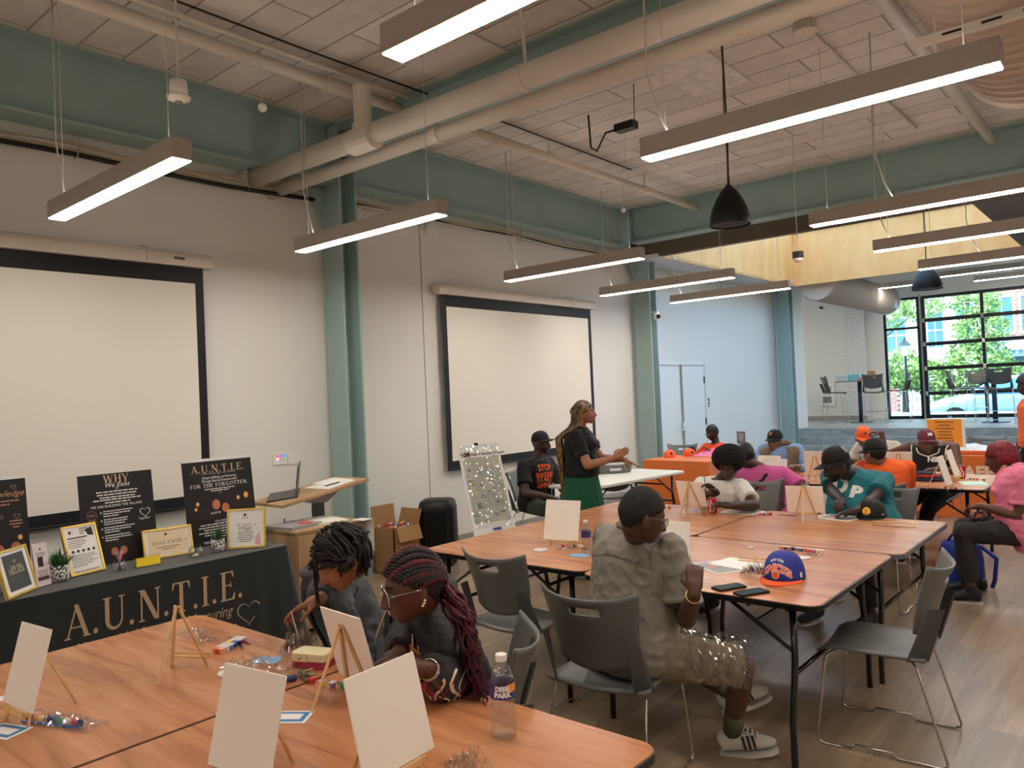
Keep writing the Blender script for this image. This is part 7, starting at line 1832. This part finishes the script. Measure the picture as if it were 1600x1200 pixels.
for a_, td in ((D['ar'], (.75,.65,.15)), (D['al'], (.6,.8,.35))):
    o_, d3, sd, u_ = shoe(MB(), a_, td); b = MB()
    for s in (-1, 1):
        for k in range(3): x = .045+.022*k; b.add([o_+d3*(x-.006)+sd*s*(.049)+u_*.02, o_+d3*(x+.006)+sd*s*.049+u_*.02, o_+d3*(x+.0)+sd*s*.038+u_*.075, o_+d3*(x-.012)+sd*s*.038+u_*.075], [(0,1,2,3)])
    b.build('shoe_stripes', mat('navy_stripe', (34,34,44), .7), D['t'], solid=.004)
    b = MB()
    for k in range(4): b.tube([o_+d3*(.045+.02*k)+sd*-.028+u_*(.098-.012*k), o_+d3*(.05+.02*k)+u_*(.107-.012*k), o_+d3*(.045+.02*k)+sd*.028+u_*(.098-.012*k)], .004, 6)
    b.build('laces', M_cap, D['t'], smooth=True)
# belt, clear bag on his lap
b = MB(); rr = torso_rings(D['P'], D['N'], (1,0,0), 1.12, 1.12, .026, .02, 0, -.02, .05, n=36); b.loft(rr, False); 
def fl_(u, v):
    k_, h_ = D['kr'], D['P']+V((.10,0,0)); c = h_+(k_-h_)*(.35+.75*u); a = -1.5+3.2*v; ax = (k_-h_).normalized(); s_ = ax.cross(V((0,0,1))).normalized(); q = V((u*5, v*5, 1)); dr = .1+.015*u+abs(noise.noise(q))*.03+abs(noise.noise(q*3))*.012
    p = c+s_*math.sin(a)*dr+V((0,0,1))*math.cos(a)*dr; p.z -= .13*max(0, v-.62)+.03*noise.noise(q*2)
    return p
o = MB().grid(fl_, 30, 34).build('plastic_bag', M_film, loc=(loc[0], loc[1], 0), rz=rz, label='clear plastic bag draped over the knee of the grey shirted man', cat='bag')
# ---------------------------------------------------------------- standing woman in black top and green skirt
hw = img(906, 649, 7.25); loc = (hw.x+.02, hw.y-.02, 0); rz = math.radians(-66)
sk = (158,108,78)
D = person('standing woman with long blonde brown braids, black top and green pleated skirt', loc, rz, P=(0,-.02,.94), N=(0,-.02,1.37), H=(0,.035,1.515), hy=.10, hp=-.06, skin=sk, w=.98, dpt=1.02, bust=.05, belly=.03, sh=.165,
    wr=(.09,.30,1.09), wl=(-.06,.37,1.07), er=(.7,-.5,-.8), el=(-.7,-.5,-.8), hdr=(-.05,.8,.45), hnr=(.9,0,.2), hdl=(.1,1,-.35), hnl=(.1,.3,1), curl=(.12,.18), vox=.0062, top=M_blackt, sleeve='short', hem=-.02, topinfl=.016, al=(-.10,.0,.10), ar=(.10,.0,.10), kpole=(0,1,.01), fem=1, shoes=M_shoe_d, hs=.98, wr_top=.006, it=3)
D4 = D
b = MB(); n = 96; rings = []
for k in range(20):
    f = k/19; z = 1.00-.86*f; R = []
    for i in range(n):
        a = 2*PI*i/n; pl = .010*f*math.sin(i*PI/2*1.0+0)+(.012*f)*math.sin(a*13); hwx = .178+.030*math.sin(min(1,f*2.2)*PI/2)+.06*f; hd_ = .145+.035*math.sin(min(1,f*2.2)*PI/2)+.05*f
        R.append(V((math.cos(a)*(hwx+pl), -.02+math.sin(a)*(hd_+pl), z)))
    rings.append(R)
b.loft(rings).build('skirt', M_green, D['t'], smooth=True)
M_b1 = mat('braid_dark_brown', (64,40,28), .55); M_b2 = mat('braid_gold', (150,116,70), .5)
skullcap(D, 'scalp_hair', M_b1, 1.05, .06, -.06, .0)
b = MB(); rd = random.Random(6)
for k in range(220):
    a = rd.uniform(-2.5, 2.5)+PI; ph = rd.uniform(.3,1.5); d = V((math.sin(a)*math.cos(ph), math.cos(a)*math.cos(ph), math.sin(ph))); st = head_point(d)*1.06; sgn = 1 if st.x > 0 else -1
    out = V((math.sin(a)*.9, min(math.cos(a), .25)-.35, .0)).normalized(); e = head_point(V((out.x, out.y, -.05)).normalized())*1.22; L = rd.uniform(.50,.74)
    pts = [st, (st+e)/2+d*.02, e]; j = V((rd.uniform(-.02,.02), rd.uniform(-.03,.0), 0)); base = e
    for q in range(1, 13):
        f = q/12; w_ = e+V((0,0,-L*f))+j*f*1.5+V((0, -.03*f, 0))+V((math.sin(f*30+k)*.003, math.cos(f*30+k)*.003, 0))
        if w_.z < -.10: s_ = min(1, (-w_.z-.10)/.10); w_.y = w_.y*(1-s_)+min(w_.y, -.235-.05*rd.random())*s_; w_.x *= 1-.15*s_
        pts.append(w_)
    strand(b, pts, .0072, 5, tip=.75, mi=0 if rd.random() < .6 else 1)
part(b, 'long_braids', [M_b1, M_b2], D)
b = MB(); b.tube([D['N']+V((math.cos(a)*.075, math.sin(a)*.065+.01, .01-.012*math.sin(a))) for a in [2*PI*k/24 for k in range(24)]], .014, 8, closed=True); b.build('collar', M_blackt, D['top'], smooth=True)
# ---------------------------------------------------------------- seated man in black cap by the wall
hw = img(845, 693, 8.2); rz = math.radians(-100)-.35; loc = (hw.x-.10, hw.y-.02, 0)
D = person('seated man in backwards tilted black cap and black tee with orange print', loc, rz+.35, P=(0,0,.55), N=(.0,.06,1.02), H=Lc(hw, loc, rz+.35), hy=.42, hp=.05, skin=(74,48,38), w=1.0, topinfl=.024, sleeve_r=1.2, wl=(-.10,.36,.68), wr=(.14,.38,.66), vox=.0075, top=M_blackt, bottom=M_olive, leg_f=1.95, shoes=M_shoe_d, beard=True, hem=-.16)
wear_cap(D, M_ck, M_ck, yaw=-.1, tilt=-.2, z=.03)
for s_, f_, z_ in (('STOP', .80, .085), ('SHOOTING', .68, .05), ('START', .55, .085), ('LIVING', .42, .07)): drape(D, s_, z_, f_, 0, mat('tee_print_orange', (236,96,40), .7), bold=.002, kx=.85 if s_ != 'SHOOTING' else .9)
# ---------------------------------------------------------------- person in orange behind the orange table
hw = img(1113, 676, 11.0); loc = (hw.x+.05, hw.y+.1, 0); rz = PI-.25
D = person('person with glasses in orange red tee behind the heap of pink shirts', loc, rz, P=(0,0,.54), N=(0,.08,.90), H=Lc(hw, loc, rz), hy=-.2, hp=.3, skin=(64,44,36), hs=.95, wl=(-.15,.35,.8), wr=(.2,.35,.8), vox=.009, top=F('orange_red_cotton', (226,74,34)), bottom=M_darkj, leg_f=1.9, shoes=M_shoe_d, topinfl=.02, beard=True)
skullcap(D, 'short_hair', M_hairk, 1.06, .055, -.06, 0, .02); glasses(D, M_black, .02, True, .002)
# ---------------------------------------------------------------- boy with afro in white tee
hw = img(1139, 728, 6.15); loc = (hw.x-.10, hw.y+.16, 0); rz = PI-.12
D = person('boy with rounded afro in white tee painting behind the soda can', loc, rz, P=(0,0,.54), N=(.0,.10,.96), H=Lc(hw, loc, rz), hy=.25, hp=.42, skin=(66,45,38), w=.94, hs=.97, wr=Lc(img(1120,770,5.9), loc, rz), wl=Lc(img(1140,790,5.75), loc, rz), el=(-1,-.1,-.5), er=(1,-.1,-.5), hdl=(.9,.3,.1), hdr=(.3,.6,.6), hnl=(.1,.3,1), hnr=(.2,-.2,1), vox=.0068, top=M_whitet, bottom=M_darkj, leg_f=1.9, shoes=M_shoe_d, topinfl=.018, lids=.5, sleeve_r=1.05)
b = MB(); nu, nv = 60, 40; R_ = []
for k in range(nv+1):
    th = -PI/2+PI*k/nv; cs = max(math.cos(th), .02); r_ = []
    for i in range(nu):
        d = V((math.cos(2*PI*i/nu)*cs, math.sin(2*PI*i/nu)*cs, math.sin(th))); q = V((d.x*.135, d.y*.125, d.z*.115))+V((0,-.028,.055)); n_ = 1+.035*noise.noise(d*9)+.03*noise.noise(d*26)
        if q.y > .055 and q.z < .055: q.y = .055+(q.y-.055)*.15
        r_.append(q*n_)
    R_.append(r_)
b.loft(R_); part(b, 'afro', mat('afro_hair', (16,13,14), .95, bump=1.0, bump_s=220), D)
hb = thing('paint_brush', 'dark paint brush in the hand of the boy in white tee', 'brush', img(1104,766,5.85), 0, 'loose paint brushes'); MB().cyl((0,0,-.03), (-.03,.03,.1), .003, n=8).build('handle', M_black, hb)
# ---------------------------------------------------------------- magenta shirt, seen from behind
hw = img(1165, 712, 7.1); loc = (img(1190,760,7.0).x, img(1190,760,7.0).y, 0); rz = .15
D = person('person in magenta tee with black crossbody strap, back turned, hidden by the afro', loc, rz, P=(.05,0,.54), N=(-.02,.12,.95), H=Lc(hw, loc, rz), hy=.4, hp=.3, skin=(84,56,46), w=1.1, dpt=1.1, wl=(-.25,.35,.76), wr=(.34,.22,.78), er=(.9,-.5,-.6), vox=.009, top=M_mag, bottom=M_darkj, leg_f=1.9, shoes=M_shoe_d, topinfl=.022, eyes=False, sleeve_r=1.15)
skullcap(D, 'short_hair', M_hairk, 1.06, .055, -.06, 0, .02)
seam(D, [D['N']+V((.10-.28*f, -.3, .02-.42*f)) for f in [k/14 for k in range(15)]], M_black, .014, 'crossbody_strap')
# ---------------------------------------------------------------- man with cap and vest
hw = img(1211, 690, 8.7); loc = (hw.x+.02, hw.y+.12, 0); rz = PI+.22
D = person('older man in black cap with khaki vest over light blue shirt', loc, rz, P=(0,0,.55), N=(0,.06,1.03), H=Lc(hw, loc, rz), hy=-.35, hp=.0, skin=(120,84,66), w=1.02, dpt=1.0, sh=.185, wl=(-.22,.38,.80), wr=(.25,.38,.80), vox=.008, top=M_blueshirt, sleeve='long', bottom=M_darkj, leg_f=1.9, shoes=M_shoe_d, topinfl=.018, beard=False, sleeve_r=1.05)
wear_cap(D, M_ck, M_ck, text='IIF', tm=mat('logo_peach', (226,130,100), .6)); b = MB(); 
for s in (-1, 1): panel_a = None
rr = torso_rings(D['P'], D['N'], (1,0,0), 1.12, 1.1, .036, 0, 0, -.14, .96, n=36); vb = MB(); vs = []; fs = []; W_ = 14
for s in (-1, 1):
    vs = []; 
    for R in rr:
        for i in range(W_+1):
            a = PI/2+s*(.38+1.15*i/W_); x = (a/(2*PI)*36) % 36; i0 = int(x); fr = x-i0; vs.append(R[i0]*(1-fr)+R[(i0+1) % 36]*fr)
    vb.add(vs, [(k*(W_+1)+i, k*(W_+1)+i+1, (k+1)*(W_+1)+i+1, (k+1)*(W_+1)+i) for k in range(len(rr)-1) for i in range(W_)])
vb.build('vest', M_vest, D['top'], smooth=True, solid=.012)
MB().tube([D['N']+V((math.cos(a)*.10, math.sin(a)*.085, .01)) for a in [2*PI*k/24 for k in range(24)]], .026, 8, closed=True).build('vest_collar', M_vest, D['t'], smooth=True)
# ---------------------------------------------------------------- man in teal tee
hw = img(1302, 726, 5.15); loc = (img(1345,790,5.5).x, img(1345,790,5.5).y, 0); loc = (-1.74, 6.08, 0); rz = 2.86
D = person('large man in teal tee and black cap looking down at his painting', loc, rz, P=(0,0,.58), N=Lc(img(1336,736,6.0), loc, rz), H=Lc(img(1308,727,5.80), loc, rz), hy=-.55, hp=.30, skin=(58,40,36), w=1.28, dpt=1.30, belly=.10, sh=.235, fat=1, hs=1.04, arm=1.08,
    wr=Lc(at(1322,797,.80), loc, rz), wl=Lc(at(1336,800,.79), loc, rz), el=(-1,-.4,-.6), er=(1,-.3,-.6), hdl=(.55,.4,-.1), hdr=(-.3,.8,-.1), vox=.0072, top=M_teal_t, bottom=M_darkj, leg_f=1.9, shoes=M_shoe_d, topinfl=.02, sleeve_r=1.08, wr_top=.008, seed=9, beard=True,
    al=Lc((-1.62,5.62,.10), loc, rz), ar=Lc((-1.98,5.58,.10), loc, rz), hem=-.14)
D10 = D
wear_cap(D, M_ck, M_ck, tilt=-.04, z=.036, text='IIF', tm=mat('logo_red', (200,84,64), .6), panel=mat('cap_mesh_grey', (150,146,146), .8))
skullcap(D, 'short_hair', M_hairk, 1.04, .09, -.075, -.02, .02)
drape(D, 'D', .20, .50, .06, mat('tee_print_white', (214,212,202), .6), bold=.012, kx=.9, shear=.25); drape(D, 'P', .14, .44, -.07, mat('tee_print_white', (214,212,202), .6), bold=.009, kx=1, shear=.25)
# ---------------------------------------------------------------- orange shirt, black cap, back turned
hw = img(1366, 708, 6.75); loc = (img(1388,760,6.7).x-.02, img(1388,760,6.7).y+.02, 0); rz = .35
D = person('person in orange long sleeve tee and black cap turned away, behind the man in teal', loc, rz, P=(0,0,.55), N=(.0,.10,.99), H=Lc(hw, loc, rz), hy=.75, hp=.1, skin=(150,104,80), w=1.0, dpt=1.1, wl=(-.2,.36,.78), wr=(.12,.38,.80), er=(.15,-.3,-1), vox=.0085, top=M_orange_t, sleeve='long', bottom=M_darkj, leg_f=1.9, shoes=M_shoe_d, topinfl=.02, eyes=True)
wear_cap(D, M_ck, M_ck, z=.03); skullcap(D, 'short_hair', M_hairk, 1.045, .09, -.07, -.015, .02)
# ---------------------------------------------------------------- person in orange cap behind
hw = img(1349, 684, 8.9); loc = (hw.x+.12, hw.y+.15, 0); rz = PI
D = person('person in bright orange cap and beige tee, mostly hidden behind the black cap', loc, rz, P=(0,0,.55), N=(0,.04,1.0), H=Lc(hw, loc, rz), hy=.5, hp=.35, skin=(120,84,66), w=1.0, wl=(-.2,.36,.80), wr=(.2,.36,.80), vox=.009, top=M_beige, bottom=M_darkj, leg_f=1.9, shoes=M_shoe_d, topinfl=.02)
wear_cap(D, M_ko, M_ko, z=.034, text='O', tm=M_black)
# ---------------------------------------------------------------- man in black basketball jersey, arm raised
hw = img(1448, 692, 7.9); loc = (hw.x+.02, hw.y+.12, 0); rz = PI-.05
hnd = img(1378, 676, 8.3)
D = person('man in maroon cap and black basketball jersey with one arm raised to the side', loc, rz, P=(0,0,.55), N=(0,.03,1.05), H=Lc(hw, loc, rz), hy=.65, hp=.02, skin=(96,66,54), w=1.14, dpt=1.15, belly=.03, sh=.21, fat=.7, wr=Lc(hnd, loc, rz), er=(.4,-.1,-.3), hdr=(.85,.2,.1), hnr=(0,.1,1), wl=(-.16,.40,.80), hdl=(.9,.3,0), vox=.0075, top=F('black_jersey', (20,20,26)), sleeve='none', bottom=M_darkj, leg_f=1.95, shoes=M_shoe_w, topinfl=.012, hem=-.16, neck_f=.93, curl=(.5,.9), al=Lc((-1.9,8.2,.1), loc, rz), ar=Lc((-2.15,8.25,.1), loc, rz), wr_top=.005)
wear_cap(D, mat('cap_maroon', (96,34,48), .7), mat('cap_maroon', (96,34,48), .7), z=.038, text='NB', tm=M_kw)
drape(D, 'NBA', .07, .62, -.07, M_kw, bold=.003)
M_piping = mat('jersey_piping', (226,214,190), .6)
seam(D, [D['N']+V((math.cos(a)*.11, math.sin(a)*.10+.02, -.06-.08*max(0, math.sin(a)))) for a in [2*PI*k/36 for k in range(37)]], M_piping, .007, 'neck_piping')
for s in (-1, 1): seam(D, [D['N']+V((s*(.165+.02*math.cos(a)), math.sin(a)*.12, -.10+.09*math.cos(a))) for a in [2*PI*k/28 for k in range(29)]], M_piping, .006, 'armhole_piping')
# ---------------------------------------------------------------- woman with red hair in pink tee
hw = img(1566, 716, 5.85); loc = (hw.x+.16, hw.y-.03, 0); rz = PI/2+.15
D = person('woman with short red hair and hoop earring in pink tee, seated in profile', loc, rz, P=(0,0,.55), N=(0,.06,1.02), H=Lc(hw, loc, rz), hy=.0, hp=.12, skin=(96,64,54), w=1.12, dpt=1.15, belly=.05, bust=.05, fem=1, fat=.5, wl=(-.10,.30,.72), wr=(.1,.28,.66), el=(-.3,-.7,-1), hdl=(.4,.8,-.2), vox=.0068, top=M_pink_t, bottom=F('charcoal_leggings', (44,40,42)), leg_f=1.85, shoes=M_shoe_d, topinfl=.024, hem=-.32, sleeve_r=1.1, wr_top=.009, seed=12, al=(-.16,.40,.10), ar=(.1,.44,.10))
M_redh = mat('red_hair', (128,22,40), .5, noise_s=50, noise_a=.3)
skullcap(D, 'red_hair', M_redh, 1.13, .045, -.07, -.02, .02)
b = MB(); rd = random.Random(4)
for k in range(150):
    a = rd.uniform(-PI, PI); st = head_point(V((math.sin(a)*.3, math.cos(a)*.3, .9)).normalized())*1.12; fr = math.cos(a)
    d2 = V((math.sin(a), math.cos(a), .25 if fr > .3 else -.05)).normalized(); e = head_point(d2)*1.15; m_ = head_point((st.normalized()+d2).normalized())*1.19
    strand(b, [st, m_, e, e+V((0,0,-.025 if fr > -.2 else -.045))*(1 if fr < .6 else .4)], .008, 5, tip=.5)
part(b, 'red_strands', M_redh, D)
b = MB(); 
for s in (-1, 1): b.tube([V((s*.094, -.004+math.sin(a)*.030, -.078+math.cos(a)*.030)) for a in [2*PI*k/24 for k in range(24)]], .0022, 6, closed=True)
part(b, 'hoop_earring', mat('gold_hoop', (222,180,90), .25, metal=1), D)
# ---------------------------------------------------------------- standing person at the right picture edge
hw = img(1611, 612, 8.6); loc = (hw.x, hw.y, 0); rz = PI/2+.4
D = person('standing person with dark hair and orange top cut off by the picture edge', loc, rz, P=(0,0,.94), N=(0,.0,1.42), H=(0,.03,1.575), hp=.2, skin=(70,46,38), al=(-.1,0,.1), ar=(.1,0,.1), kpole=(0,1,.01), wl=(-.22,.1,.85), wr=(.22,.1,.85), vox=.009, top=M_orange_t, bottom=M_darkj, leg_f=1.9, shoes=M_shoe_d)
skullcap(D, 'dark_hair', M_hairk, 1.2, .06, -.08, -.02, .05)

bpy.data.scenes.remove(_wk)
